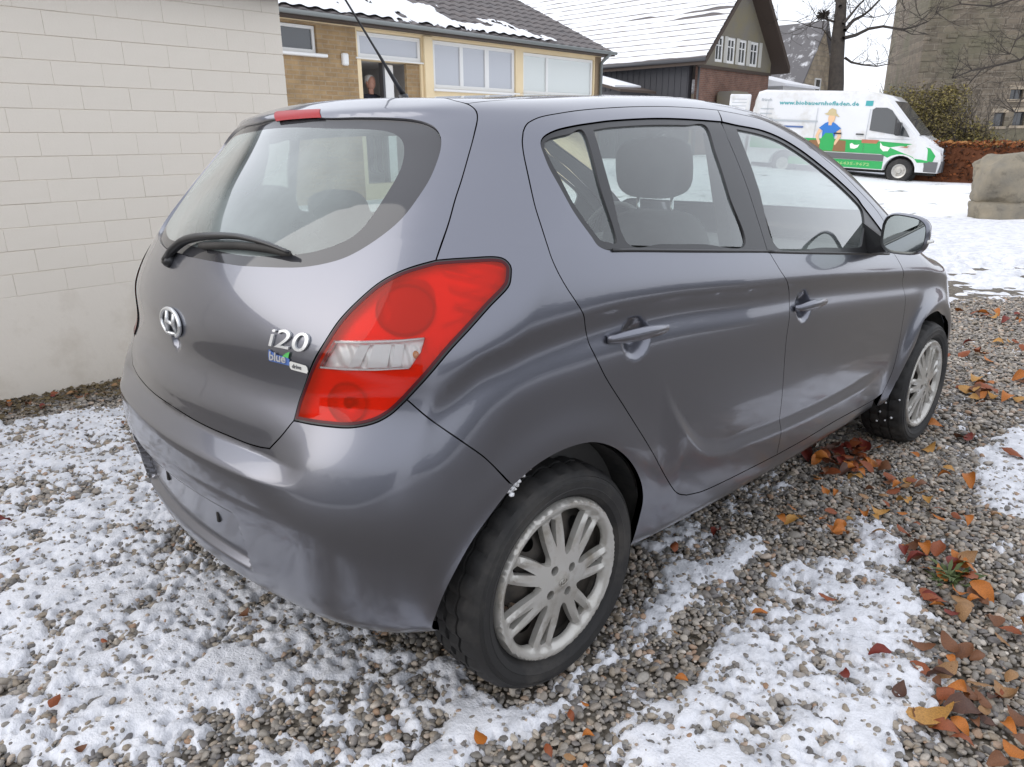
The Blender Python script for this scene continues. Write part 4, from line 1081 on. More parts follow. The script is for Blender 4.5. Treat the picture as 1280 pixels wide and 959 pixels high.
def brick_mat(name, c1, c2, mortar, sx, sy, bumpd=.004, rough=.85, axis='XZ', msize=.012, noise=.0, moss=None):
    m = bpy.data.materials.new(name); nt, N, L, b = nodes(m)
    tc = N.new("ShaderNodeTexCoord"); sp = N.new("ShaderNodeSeparateXYZ"); cb = N.new("ShaderNodeCombineXYZ")
    L.new(tc.outputs['Object'], sp.inputs[0]); L.new(sp.outputs[axis[0]], cb.inputs[0]); L.new(sp.outputs[axis[1]], cb.inputs[1])
    vec = cb.outputs[0]
    if noise:
        nz = N.new("ShaderNodeTexNoise"); nz.inputs['Scale'].default_value = 1.6; nz.inputs['Detail'].default_value = 3
        L.new(tc.outputs['Object'], nz.inputs['Vector'])
        vm = N.new("ShaderNodeVectorMath"); vm.operation = 'MULTIPLY_ADD'; vm.inputs[1].default_value = (noise,) * 3
        L.new(nz.outputs['Color'], vm.inputs[0]); L.new(vec, vm.inputs[2]); vec = vm.outputs[0]
    t = N.new("ShaderNodeTexBrick"); t.inputs['Scale'].default_value = 1.0; t.inputs['Brick Width'].default_value = sx; t.inputs['Row Height'].default_value = sy
    t.inputs['Mortar Size'].default_value = msize; t.inputs['Color1'].default_value = (*c1, 1); t.inputs['Color2'].default_value = (*c2, 1); t.inputs['Mortar'].default_value = (*mortar, 1)
    t.inputs['Mortar Smooth'].default_value = .2; t.inputs['Bias'].default_value = 0.0
    L.new(vec, t.inputs['Vector'])
    n2 = N.new("ShaderNodeTexNoise"); n2.inputs['Scale'].default_value = 2.2; n2.inputs['Detail'].default_value = 8; n2.inputs['Roughness'].default_value = .7; L.new(tc.outputs['Object'], n2.inputs['Vector'])
    mr = N.new("ShaderNodeMapRange"); mr.inputs[1].default_value = .3; mr.inputs[2].default_value = .7; mr.inputs[3].default_value = .65; mr.inputs[4].default_value = 1.3; L.new(n2.outputs['Fac'], mr.inputs[0])
    h = N.new("ShaderNodeHueSaturation"); L.new(t.outputs['Color'], h.inputs['Color']); L.new(mr.outputs[0], h.inputs['Value'])
    col = h.outputs[0]
    if moss:
        n3 = N.new("ShaderNodeTexNoise"); n3.inputs['Scale'].default_value = .45; n3.inputs['Detail'].default_value = 6; L.new(tc.outputs['Object'], n3.inputs['Vector'])
        r = N.new("ShaderNodeValToRGB"); r.color_ramp.elements[0].position = .45; r.color_ramp.elements[1].position = .65; L.new(n3.outputs['Fac'], r.inputs[0])
        mx = N.new("ShaderNodeMixRGB"); mx.inputs[2].default_value = (*moss, 1); L.new(col, mx.inputs[1])
        ml = N.new("ShaderNodeMath"); ml.operation = 'MULTIPLY'; ml.inputs[1].default_value = .7; L.new(r.outputs[0], ml.inputs[0]); L.new(ml.outputs[0], mx.inputs[0]); col = mx.outputs[0]
    L.new(col, b.inputs['Base Color']); b.inputs['Roughness'].default_value = rough
    bp = N.new("ShaderNodeBump"); bp.inputs['Distance'].default_value = bumpd; bp.invert = True
    L.new(t.outputs['Fac'], bp.inputs['Height']); L.new(bp.outputs[0], b.inputs['Normal'])
    return m
X['brick_ochre'] = brick_mat("ochre_brick", (.37, .25, .125), (.30, .195, .095), (.35, .26, .16), .25, .075)
X['brick_red'] = brick_mat("red_brown_brick", (.20, .095, .065), (.155, .075, .055), (.20, .15, .12), .25, .075)
X['stone'] = brick_mat("tower_masonry", (.20, .165, .125), (.13, .108, .083), (.225, .195, .155), .62, .27, .03, .92, 'XZ', .022, .25, (.13, .125, .08))
X['stone_pale'] = brick_mat("pale_stone_gable", (.40, .33, .24), (.30, .25, .19), (.33, .29, .23), .5, .25, .02, .92, 'XZ', .02, .2)
X['cladding'] = mat("dark_board_cladding", (.055, .055, .062), .75, bump=(8, .004))
X['slate'] = mat("grey_brown_slate", (.18, .165, .14), .8, var=(1.2, (.20, .175, .11), 6), bump=(14, .01))
X['tile_dark'] = mat("dark_roof_tile", (.115, .105, .105), .7, var=(3, (.15, .13, .125), 5), bump=(30, .003))
X['snow'] = mat("snow", (.84, .85, .88), .6, var=(3, (.76, .77, .80), 6), bump=(60, .003))
X['wood'] = mat("brown_timber", (.060, .042, .032), .7, bump=(30, .002))
X['bark'] = mat("bark", (.040, .033, .028), .9, var=(6, (.070, .058, .046), 6), bump=(14, .02))
X['twig'] = mat("twig", (.050, .041, .034), .9)

def facade(name, x0, x1, z0, z1, holes, y, mt, parent, depth=.18, sign=-1):
    """wall in the XZ plane facing -Y with real openings: list of (x0,x1,z0,z1)"""
    xs = sorted({x0, x1} | {h[0] for h in holes} | {h[1] for h in holes}); zs = sorted({z0, z1} | {h[2] for h in holes} | {h[3] for h in holes})
    m = MB(); idx = {}
    def vid(x, yy, z):
        k = (round(x, 4), round(yy, 4), round(z, 4))
        if k not in idx: idx[k] = len(m.v); m.v.append(k)
        return idx[k]
    for i in range(len(xs) - 1):
        for j in range(len(zs) - 1):
            cx, cz = (xs[i] + xs[i + 1]) / 2, (zs[j] + zs[j + 1]) / 2
            if any(h[0] < cx < h[1] and h[2] < cz < h[3] for h in holes): continue
            m.f.append((vid(xs[i], y, zs[j]), vid(xs[i + 1], y, zs[j]), vid(xs[i + 1], y, zs[j + 1]), vid(xs[i], y, zs[j + 1]))); m.mi.append(0)
    for h in holes:
        c = [(h[0], h[2]), (h[1], h[2]), (h[1], h[3]), (h[0], h[3])]
        for a in range(4):
            p, q = c[a], c[(a + 1) % 4]; m.f.append((vid(p[0], y, p[1]), vid(p[0], y + depth, p[1]), vid(q[0], y + depth, q[1]), vid(q[0], y, q[1]))); m.mi.append(0)
    return m.build(name, mt, parent)
def window(x0, x1, z0, z1, y, parent, fw=.06, mull=(), pane='pane', name="window", cross=()):
    """frame proud of nothing, set in its opening; panes are a sub-part behind it"""
    m = MB()
    m.box(x0, x0 + fw, y, y + .06, z0, z1); m.box(x1 - fw, x1, y, y + .06, z0, z1)
    m.box(x0 + fw, x1 - fw, y, y + .06, z0, z0 + fw); m.box(x0 + fw, x1 - fw, y, y + .06, z1 - fw, z1)
    for a, b in mull: m.box(a, b, y, y + .06, z0 + fw, z1 - fw)
    for a, b in cross: m.box(x0 + fw, x1 - fw, y + .012, y + .05, a, b)
    w = m.build(name, X['white_frame'], parent)
    ed = [x0 + fw] + [q for ab in mull for q in ab] + [x1 - fw]
    for k in range(0, len(ed), 2):
        p_ = pane[k // 2] if isinstance(pane, (list, tuple)) else pane
        MB().box(ed[k], ed[k + 1], y + .03, y + .036, z0 + fw, z1 - fw).build("pane", X[p_], w)
    return w

# ---------------------------------------------------------------- garage with the white block wall
ga = empty("garage", (1.505, 2.8, 0), 0, "low garage with a white painted block wall behind the left side of the car", "garage")
GX, GY = 1.505, 2.8
rw_ = random.Random(3)
cour = .1195; z00 = .555; L_ = .25
MB().box(-2.21 - GX, -.004, .0045, 2.6, z00, 2.24).build("wall_core", X['mortar'], ga)
MB().bevbox(-2.23 - GX, .0005, -.0005, 2.62, -.3, z00 + .001, .0015).build("plinth", X['plinth'], ga)
bl_me = {}
def block_mesh(w):
    k = round(w, 3)
    if k not in bl_me: bl_me[k] = MB().bevbox(0, w, 0, .06, 0, cour - .0028, .0014).build("block", X['block'], None).data; bpy.data.objects.remove([o for o in COL.objects if o.data == bl_me[k]][0])
    return bl_me[k]
for c in range(14):
    x = 0.0; first = True
    while x > -2.2 - GX + .01:
        w = L_ if not (first and c % 2) else L_ / 2
        first = False
        w = min(w, x + 2.2 + GX)
        if w < .02: break
        o = link("block", block_mesh(w - .0005), ga)
        o.location = (x - w + .0006, rw_.uniform(-.0008, .0008), z00 + c * cour + .002)
        x -= w
MB().box(-6.5 - GX, -2.235 - GX, 0, 2.6, -.3, 2.24).build("side_wall", X['plinth'], ga)
MB().box(-6.6 - GX, .07, -.09, 2.7, 2.24, 2.30).build("roof_slab", X['dark_metal'], ga)
MB().tube([(-6.6 - GX, -.11, 2.245), (.09, -.11, 2.245)], .045, 8).build("gutter", X['dark_metal'], ga, True)

# ---------------------------------------------------------------- long low building
lb = empty("brick_building", (9, 10, .5), 0, "long low building with cream trim, white windows and a half snow-covered tiled roof", "building")
lb.location = (0, 0, 0)
Yb = 10.0
facade("wall", 3.2, 7.33, .2, 3.24, [(5.78, 6.52, 2.76, 3.20)], Yb, X['brick_ochre'], lb)
facade("door_surround", 7.33, 9.12, .2, 3.24, [(7.42, 8.82, .55, 2.73), (7.36, 8.86, 2.76, 3.20)], Yb + .004, X['cream'], lb, .25)
facade("window_wall", 9.12, 14.40, .2, 3.24, [(9.14, 11.54, 2.31, 3.20), (11.78, 14.36, 2.31, 3.17)], Yb, X['cream'], lb)
MB().box(14.40, 14.62, Yb - .02, Yb + .3, .2, 3.24).build("corner_post", mat("brown_corner", (.26, .19, .12), .8, bump=(30, .002)), lb)
MB().box(3.2, 14.62, Yb - .03, Yb + .3, 3.245, 3.40).build("eaves_board", X['cream'], lb)
MB().bevbox(8.88, 9.10, Yb - .06, Yb + .0, .4, 3.24, .01).build("pilaster", X['cream'], lb)
window(5.79, 6.51, 2.77, 3.19, Yb + .05, lb, .05, pane='pane_dark')
MB().bevbox(5.70, 6.66, Yb - .10, Yb + .05, 2.70, 2.752, .01).build("window_sill", X['white_frame'], lb)
window(7.37, 8.85, 2.77, 3.19, Yb + .04, lb, .065, mull=[], pane='pane', name="transom_window")
MB().bevbox(7.30, 8.92, Yb - .03, Yb + .10, 2.735, 2.762, .006).build("transom_bar", X['white_frame'], lb)
window(9.15, 11.53, 2.32, 3.19, Yb + .04, lb, .07, mull=[(9.90, 9.99), (10.62, 10.74)])
MB().bevbox(9.08, 11.60, Yb - .08, Yb + .04, 2.26, 2.308, .008).build("window_sill", X['white_frame'], lb)
window(11.79, 14.35, 2.32, 3.16, Yb + .04, lb, .06, mull=[(12.60, 12.68)], pane='blind')
MB().bevbox(11.72, 14.42, Yb - .08, Yb + .04, 2.26, 2.308, .008).build("window_sill", X['white_frame'], lb)
# hallway behind the open door
m = MB(); m.box(7.42, 8.82, 12.6, 12.7, .5, 2.8); m.box(7.36, 7.42, 10.25, 12.6, .5, 2.8); m.box(8.82, 8.88, 10.25, 12.6, .5, 2.8); m.box(7.3, 8.9, 10.25, 12.7, .45, .55); m.box(7.3, 8.9, 10.25, 12.7, 2.74, 2.80)
m.build("hallway", mat("hall_grey", (.62, .60, .58), .8), lb)
MB().box(8.50, 8.818, Yb + .05, Yb + .12, .55, 2.72).build("door_reveal", X['brick_ochre'], lb)
dd = MB().bevbox(8.08, 8.30, Yb + .20, Yb + .26, .56, 2.70, .01).build("door", X['white_frame'], lb)
MB().box(8.03, 8.078, Yb + .18, Yb + .30, .56, 2.72).build("door_post", X['dark_metal'], lb)
MB().box(7.46, 7.80, 12.5, 12.58, .6, 2.4).build("inner_door", mat("inner_door", (.42, .40, .38), .6), lb)
MB().bevbox(6.98, 7.10, Yb - .09, Yb - .001, 2.60, 2.80, .02).build("wall_lamp", X['white_frame'], lb)
# roof: one corrugated tile sheet with real courses, gutter, downpipe, snow on the lower part
def roof_pt(x, s, lift=0.0):         # s = distance up the slope
    return (x, 9.70 + s * .9036, 3.335 + s * .4283 + lift)
m = MB(); tw, tl = .30, .36
NX, NS = int((14.86 - 3.0) / tw), 15
for j in range(NS):
    for i in range(NX):
        x0 = 3.0 + i * tw; s0 = j * tl
        pr = [(0, .0), (.07, .028), (.15, .034), (.22, .012), (.30, .0)]
        top = [roof_pt(x0 + a, s0 - .03, h + .030) for a, h in pr]; bot = [roof_pt(x0 + a, s0 + tl, h + .002) for a, h in pr]; und = [roof_pt(x0 + a, s0 - .03, h + .008) for a, h in pr]
        b_ = len(m.v); m.v += top + bot + und
        for a in range(4): m.f += [(b_ + a, b_ + a + 1, b_ + 5 + a + 1, b_ + 5 + a), (b_ + 10 + a, b_ + 10 + a + 1, b_ + a + 1, b_ + a)]; m.mi += [0, 0]
roof_ = MB().hull([roof_pt(3.0, 0, -.01), roof_pt(14.80, 0, -.01), roof_pt(3.0, 5.5, -.01), roof_pt(14.80, 5.5, -.01), roof_pt(3.0, 0, -.08), roof_pt(14.80, 0, -.08), (3.0, 14.7, 3.3), (14.80, 14.7, 3.3)]).build("roof", X['wood'], lb)
tag(m.build("roof_tiles", X['tile_dark'], roof_, False, fix=False), kind='stuff')
m = MB(); nx, ns = 240, 50
xs = np.linspace(3.0, 12.6, nx); ss = np.linspace(.02, 3.6, ns); GX_, GS_ = np.meshgrid(xs, ss, indexing='ij')
nz = fbm(GX_ * 1.0, GS_ * 1.0, 1.3, 11, 5); lim = np.clip(3.5 - .40 * (GX_ - 4.6), .1, 3.5)
th_ = (lim - GS_) * .6 + (nz - .45) * 2.0
hole = fbm(GX_, GS_, 3.2, 40, 3) - .25 - .12 * (GS_ > lim * .6)
h_ = np.clip(np.minimum(th_ * .12, hole * .5), -.05, .06)
V = [roof_pt(x, s, .030 + max(0, h) + .014 * math.sin((x % .3) / .3 * 6.28)) for x, s, h in zip(GX_.ravel(), GS_.ravel(), h_.ravel())]
ok_ = h_ > 0
F_ = [(i * ns + j, (i + 1) * ns + j, (i + 1) * ns + j + 1, i * ns + j + 1) for i in range(nx - 1) for j in range(ns - 1) if ok_[i, j] and ok_[i + 1, j] and ok_[i, j + 1] and ok_[i + 1, j + 1]]
tag(mesh("roof_snow", V, F_, X['snow'], roof_, True), kind='stuff')
MB().tube([(3.0, 9.66, 3.315), (14.8, 9.66, 3.315)], .038, 10).build("gutter", X['zinc'], lb, True)
MB().tube([(14.55, 9.63, 3.32), (14.55, 9.80, 3.2), (14.55, 9.92, 3.1), (14.55, 9.92, .3)], .045, 10).build("downpipe", X['zinc'], lb, True)

# ---------------------------------------------------------------- person in the doorway
def skin_body(name, joints, edges, mt, parent, lev=2):
    me = bpy.data.meshes.new(name); me.from_pydata([j[0] for j in joints], edges, [])
    o = link(name, me)
    o.modifiers.new("skin", 'SKIN'); sd = o.modifiers.new("sub", 'SUBSURF'); sd.levels = lev; sd.render_levels = lev
    for i, j in enumerate(joints): me.skin_vertices[0].data[i].radius = (j[1], j[2] if len(j) > 2 else j[1])
    me.skin_vertices[0].data[0].use_root = True
    bpy.context.view_layer.update()
    dg = bpy.context.evaluated_depsgraph_get(); nm = bpy.data.meshes.new_from_object(o.evaluated_get(dg))
    nm.materials.clear(); nm.materials.append(mt)
    bpy.data.objects.remove(o); nm.polygons.foreach_set("use_smooth", [True] * len(nm.polygons))
    return link(name, nm, parent)
pe = empty("person", (7.97, 10.50, .70), 0, "white-haired person in a dark jacket standing in the open doorway", "person")
X['skin'] = mat("skin", (.50, .27, .20), .55); X['jacket'] = mat("dark_jacket", (.020, .022, .035), .85); X['hair'] = mat("white_hair", (.62, .60, .58), .8, bump=(60, .004)); X['trousers'] = mat("dark_trousers", (.03, .035, .06), .85)
H = 1.02
J = [((0, 0, .95), .14, .10), ((0, 0, 1.15), .15, .10), ((0, 0, 1.38), .16, .10), ((0, -.01, 1.50), .07, .06), ((.17, 0, 1.42), .065), ((.24, .02, 1.15), .048), ((.22, -.10, .93), .036), ((-.17, 0, 1.42), .065), ((-.24, .02, 1.15), .048), ((-.22, -.10, .93), .036),
     ((.09, 0, .86), .095), ((.10, -.01, .48), .06), ((.10, .01, .09), .045), ((.10, -.12, .04), .04), ((-.09, 0, .86), .095), ((-.10, -.01, .48), .06), ((-.10, .01, .09), .045), ((-.10, -.12, .04), .04)]
Ed = [(0, 1), (1, 2), (2, 3), (2, 4), (4, 5), (5, 6), (2, 7), (7, 8), (8, 9), (0, 10), (10, 11), (11, 12), (12, 13), (0, 14), (14, 15), (15, 16), (16, 17)]
skin_body("body", J, Ed, X['jacket'], pe)
m = MB(); m.add(*softbox((0, -.005, 1.685), (.082, .10, .125), .85, 12)); m.tube([(0, 0, 1.48), (0, -.005, 1.60)], .055, 10)
m.hull([(.012, -.10, 1.655), (-.012, -.10, 1.655), (0, -.128, 1.66), (0, -.10, 1.70)])
for s in (1, -1): m.add(*softbox((.082 * s, .01, 1.68), (.012, .025, .033), .8, 6))
hd = m.build("head", X['skin'], pe, True)
m = MB(); m.add(*softbox((0, .025, 1.735), (.092, .10, .095), .85, 12)); m.build("hair", X['hair'], hd, True)
m = MB(); [m.add(*softbox((.03 * s, -.093, 1.69), (.012, .006, .008), .9, 6)) for s in (1, -1)]; m.build("eyes", X['black_trim'], hd, True)
m = MB()
for s in (1, -1):
    m.add(*softbox((.215 * s, -.13, .88), (.022, .03, .045), .8, 8))
    for k_ in range(4): m.tube([(.215 * s + (k_ - 1.5) * .011, -.14, .85), (.215 * s + (k_ - 1.5) * .011, -.155, .80 - .004 * (k_ in (1, 2)))], [.007, .005], 6)
    m.tube([(.195 * s, -.14, .89), (.185 * s, -.165, .85)], [.008, .006], 6)
tag(m.build("hands", X['skin'], pe, True), kind='stuff')

# ---------------------------------------------------------------- house with the big snowy roof
hs = empty("gabled_house", (0, 0, 0), 0, "brick house with a steep snow-covered roof and four white attic windows in its gable", "house")
x0, x1, xr, ze = 27.9, 34.75, 31.25, 4.9; Yg = 15.0; Yf = 30.0; sl = 1.02; zr = ze + (xr - x0) * sl
facade("brick_wall", x0, x1, .5, 4.22, [], Yg, X['brick_red'], hs)
MB().box(x0 - .02, x0 + .3, Yg + .3, Yf, .5, ze).build("side_wall", X['cladding'], hs)
# battens on the side wall
m = MB()
for k_ in range(48): m.box(x0 - .045, x0 - .021, Yg + .35 + k_ * .30, Yg + .40 + k_ * .30, .5, ze - .02)
tag(m.build("cladding_battens", X['cladding'], hs), kind='stuff')
wins = [(29.32, 30.01), (30.36, 31.08), (31.38, 32.13), (32.51, 33.3)]
zw0, zw1 = 4.42, 5.46
# gable: clad triangle with four openings
gb = MB(); zc_ = 5.75
hl = [(a, b, zw0, zw1) for a, b in wins]
facade("gable_band", x0 + .90, x1 - .90, 4.22, zc_ - .1, hl, Yg - .06, X['slate'], hs, .12)
gb.prism([(x0 + .02, 4.22), (x0 + .898, 4.22), (x0 + .898, zc_ - .1), (x0 + .02, ze - .05)], Yg - .06, Yg + .2)
gb.prism([(x1 - .02, 4.22), (x1 - .898, 4.22), (x1 - .898, zc_ - .1), (x1 - .02, ze - .05)], Yg - .06, Yg + .2)
gb.prism([(x0 + .90, zc_ - .098), (x1 - .90, zc_ - .098), (xr, zr - .15)], Yg - .06, Yg + .2)
gb.build("gable", X['slate'], hs)
MB().box(x0 - .02, x1 + .02, Yg - .10, Yg - .062, 4.12, 4.24).build("gable_board", X['wood'], hs)
for a, b in wins: window(a, b, zw0 + .005, zw1 - .005, Yg - .02, hs, .11, mull=[((a + b) / 2 - .03, (a + b) / 2 + .03)], pane='pane_dark', cross=[((zw0 + zw1) / 2 + .12, (zw0 + zw1) / 2 + .16)])
m = MB()
for a, b in wins: m.box(b + .02, b + .30, Yg - .09, Yg - .065, zw0, zw1)
tag(m.build("window_shutters", mat("pale_shutter", (.50, .49, .45), .7), hs), kind='stuff')
ov = .75
rp = MB()
rp.hull([(x0 - .55, Yg - ov, ze - .51), (x0 - .55, Yf, ze - .51), (xr, Yg - ov, zr), (xr, Yf, zr), (x0 - .55, Yg - ov, ze - .75), (x0 - .55, Yf, ze - .75), (xr, Yg - ov, zr - .26), (xr, Yf, zr - .26)])
rp.hull([(x1 + .45, Yg - ov, ze - .42), (x1 + .45, Yf, ze - .42), (xr, Yg - ov, zr), (xr, Yf, zr), (x1 + .45, Yg - ov, ze - .68), (x1 + .45, Yf, ze - .68), (xr, Yg - ov, zr - .26), (xr, Yf, zr - .26)])
hroof = rp.build("roof", X['wood'], hs)
def hr(s, y, l=0.0): c = 1 / math.hypot(1, sl); return (x0 - .55 + s * c - l * sl * c, y, ze - .51 + s * sl * c + l * c)
Ls = (xr - x0 + .55) * math.hypot(1, sl)
# rows of snowy tiles: every course is a real step, worn bare along its lower edge
m = MB(); nrow = int(Ls / .34); NY = 150
for j in range(nrow):
    s0 = j * .34; ys = np.linspace(Yg - ov, Yf, NY)
    wob = fbm(ys, 0 * ys + j * .37, 1.6, 90 + j, 3) - .5
    bare = fbm(ys * .6, 0 * ys + j * .5, .55, 71, 3)
    lo = .038 + .10 * np.clip(wob + .3, 0, 1) + .24 * np.clip((bare - .70) * 5, 0, 1); hi = np.full(NY, .345)
    b_ = len(m.v)
    for y, a, c in zip(ys, lo, hi): m.v += [hr(s0 + a, y, .045), hr(s0 + a + .05, y, .085), hr(s0 + c, y, .06)]
    for i in range(NY - 1):
        if lo[i] > .30: continue
        for q in range(2): m.f.append((b_ + i * 3 + q, b_ + i * 3 + 3 + q, b_ + i * 3 + 4 + q, b_ + i * 3 + 1 + q)); m.mi.append(0)
tag(m.build("roof_snow", X['snow'], hroof, False, fix=False), kind='stuff')
m = MB()
for j in range(nrow):
    a, b = j * .34, j * .34 + .36
    m.add([hr(a, Yg - ov, .05), hr(a, Yf, .05), hr(b, Yf, .012), hr(b, Yg - ov, .012), hr(a, Yg - ov, .0), hr(a, Yf, .0)], [(0, 1, 2, 3), (4, 5, 1, 0)])
tag(m.build("roof_tiles", X['tile_dark'], hroof, False, fix=False), kind='stuff')
for sgn in (1,):
    e0 = (x0 - .6, ze - .55) if sgn == 0 else (x1 + .5, ze - .46)
    m = MB().hull([(e0[0], Yg - ov - .04, e0[1] - .22), (e0[0], Yg - ov - .04, e0[1] + .06), (xr, Yg - ov - .04, zr + .03), (xr, Yg - ov - .04, zr - .26), (e0[0], Yg - ov - .002, e0[1] - .22), (e0[0], Yg - ov - .002, e0[1] + .06), (xr, Yg - ov - .002, zr + .03), (xr, Yg - ov - .002, zr - .26)])
    m.build("barge_board", X['wood'], hroof)
MB().tube([(x0 - .62, Yg - ov, ze - .56), (x0 - .62, Yf, ze - .56)], .07, 8).build("gutter", X['dark_metal'], hs, True)
MB().tube([(x0 + .10, Yg - .10, ze - .75), (x0 + .10, Yg - .10, .5)], .05, 8).build("downpipe", X['dark_metal'], hs, True)
MB().bevbox(29.6, 31.2, Yg - .9, Yg - .06, 2.2, 3.25, .1).build("porch_roof", X['slate'], hs)

# ---------------------------------------------------------------- lean-to with snow beside the house
le = empty("lean_to", (0, 0, 0), 0, "small lean-to shed with a snowy sloping roof in front of the dark house wall", "shed")
MB().box(24.6, 26.6, 16.4, 19.6, .4, 3.15).build("shed_wall", X['cladding'], le)
MB().hull([(24.3, 16.2, 3.2), (24.3, 20.2, 4.2), (26.9, 16.2, 3.2), (26.9, 20.2, 4.2), (24.3, 16.2, 3.1), (24.3, 20.2, 4.1), (26.9, 16.2, 3.1), (26.9, 20.2, 4.1)]).build("shed_roof", X['wood'], le)
MB().hull([(24.35, 16.5, 3.28), (24.35, 20.2, 4.205), (26.8, 16.9, 3.38), (26.8, 20.2, 4.205), (24.35, 16.5, 3.36), (24.35, 20.2, 4.28), (26.8, 16.9, 3.44), (26.8, 20.2, 4.28)]).build("roof_snow", X['snow'], le)

# ---------------------------------------------------------------- small stone-gabled house further away
sh = empty("stone_house", (0, 0, 0), 0, "distant small house with a pale stone gable behind the tree trunk", "house")
a0, a1, ar, az, arz = 40.9, 45.6, 43.2, 4.3, 7.25; ay = 16.0
MB().prism([(a0, .8), (a1, .8), (a1, az), (ar, arz), (a0, az)], ay, ay + .4).build("gable_wall", X['stone_pale'], sh)
MB().box(a0 + .02, a1 - .02, ay + .4, ay + 11, .8, az).build("wall", X['stone_pale'], sh)
rf = MB().hull([(a0 - .35, ay - .2, az - .45), (ar, ay - .2, arz + .05), (a0 - .35, ay + 11.2, az - .45), (ar, ay + 11.2, arz + .05), (a0 - .35, ay - .2, az - .30), (ar, ay - .2, arz + .2), (a0 - .35, ay + 11.2, az - .30), (ar, ay + 11.2, arz + .2)])
rf.hull([(a1 + .35, ay - .2, az - .45), (ar, ay - .2, arz + .05), (a1 + .35, ay + 11.2, az - .45), (ar, ay + 11.2, arz + .05), (a1 + .35, ay - .2, az - .30), (ar, ay - .2, arz + .2), (a1 + .35, ay + 11.2, az - .30), (ar, ay + 11.2, arz + .2)])
rr_ = rf.build("roof", mat("slate_with_snow", (.13, .125, .13), .7, dirt=(2.2, (.80, .81, .84), .55), bump=(10, .01)), sh)
window(42.7, 43.5, 3.3, 4.5, ay - .06, sh, .08, pane='pane_dark')
an = MB().box(36.9, 40.8, 15.2, 18, .8, 3.85).build("annex", mat("pale_render", (.55, .54, .53), .85), sh)
MB().hull([(36.7, 15.0, 3.9), (41.0, 15.0, 3.9), (36.7, 18.2, 4.7), (41.0, 18.2, 4.7), (36.7, 15.0, 3.8), (41.0, 15.0, 3.8), (36.7, 18.2, 3.8), (41, 18.2, 3.8)]).build("annex_roof", X['snow'], sh)

# ---------------------------------------------------------------- stone tower on the right
tw_dir = math.atan2(-.73162, .68169)
TO = (43.15, 10.75); TD = R_(-61)
to = empty("stone_tower", (TO[0], TO[1], 0), TD, "massive old rubble-stone tower with small square windows behind the hedge", "tower")
WL, HT = 15.0, 16.0
def tx(px, py=148):                          # metres along the tower face from its left corner, for a direction seen from the yard
    w = Vector(_f) + Vector(_r) * ((px - 640) / 917.72) - Vector(_u) * ((py - 479.5) / 917.72); a, b = w.x, w.y; c, s = math.cos(TD), math.sin(TD)
    dx, dy = TO[0] - CAM_LOC[0], TO[1] - CAM_LOC[1]      # cam + t*(a,b) = TO + u*(c,s)
    return (dx * b - dy * a) / (a * s - b * c)
def tz(px, py):
    w = Vector(_f) + Vector(_r) * ((px - 640) / 917.72) - Vector(_u) * ((py - 479.5) / 917.72); u = tx(px, py); X_ = TO[0] + u * math.cos(TD)
    return CAM_LOC[2] + w.z * (X_ - CAM_LOC[0]) / w.x
th_ = [(tx(1242), tx(1256), tz(1249, 158), tz(1249, 141)), (tx(1266.5), tx(1281), tz(1273, 157), tz(1273, 140)), (tx(1257), tx(1273), tz(1265, 124), tz(1265, 112)), (tx(1310), tx(1324), tz(1317, 157), tz(1317, 140))]
facade("wall", 0, WL, -1, HT, th_, 0, X['stone'], to, .45)
MB().box(.01, WL - .01, .46, 8, -1, HT).build("core", X['stone'], to)
MB().box(-.01, .0, .0, 8, -1, HT).build("side_wall", X['stone'], to)
for a, b, c, d in th_[:2] + th_[3:]:
    w = MB(); w.box(a, a + .05, .25, .32, c, d); w.box(b - .05, b, .25, .32, c, d); w.box(a + .05, b - .05, .25, .32, c, c + .05); w.box(a + .05, b - .05, .25, .32, d - .05, d)
    wf = w.build("window", X['white_frame'] if False else X['dark_metal'], to); MB().box(a + .05, b - .05, .28, .29, c + .05, d - .05).build("pane", X['pane_dark'], wf)
    MB().bevbox(a - .12, b + .12, -.04, .06, d + .002, d + .20, .02).build("lintel", X['stone_pale'], to); MB().bevbox(a - .12, b + .12, -.06, .06, c - .14, c - .002, .02).build("window_sill", X['stone_pale'], to)
a, b, c, d = th_[2]
wf = MB().box(a, b, .26, .30, c, d).build("window", X['pane_dark'], to); MB().box((a + b) / 2 - .025, (a + b) / 2 + .025, .22, .259, c, d).build("window_bar", X['dark_metal'], wf)
MB().bevbox(a - .12, b + .12, -.04, .06, d + .002, d + .20, .02).build("lintel", X['stone_pale'], to); MB().bevbox(a - .12, b + .12, -.06, .06, c - .14, c - .002, .02).build("window_sill", X['stone_pale'], to)
# rubble: proud stones breaking the flatness of the face
rs = random.Random(8); m = MB()
for _ in range(900):
    u = rs.uniform(.05, WL - .5); z = rs.uniform(0, 11); w_, h_ = rs.uniform(.25, .75), rs.uniform(.12, .3)
    if any(q[0] - .3 - w_ < u < q[1] + .3 and q[2] - .3 - h_ < z < q[3] + .4 for q in th_): continue
    m.bevbox(u, u + w_, -rs.uniform(.015, .06), .05, z, z + h_, .02)
tag(m.build("rubble_stones", X['stone'], to), kind='stuff')
m = MB()
for z in np.arange(0, HT, .5): m.bevbox(-.04, rs.uniform(.35, .8), -.045, .3, z + .01, z + .49, .03)
tag(m.build("quoins", X['stone'], to), kind='stuff')

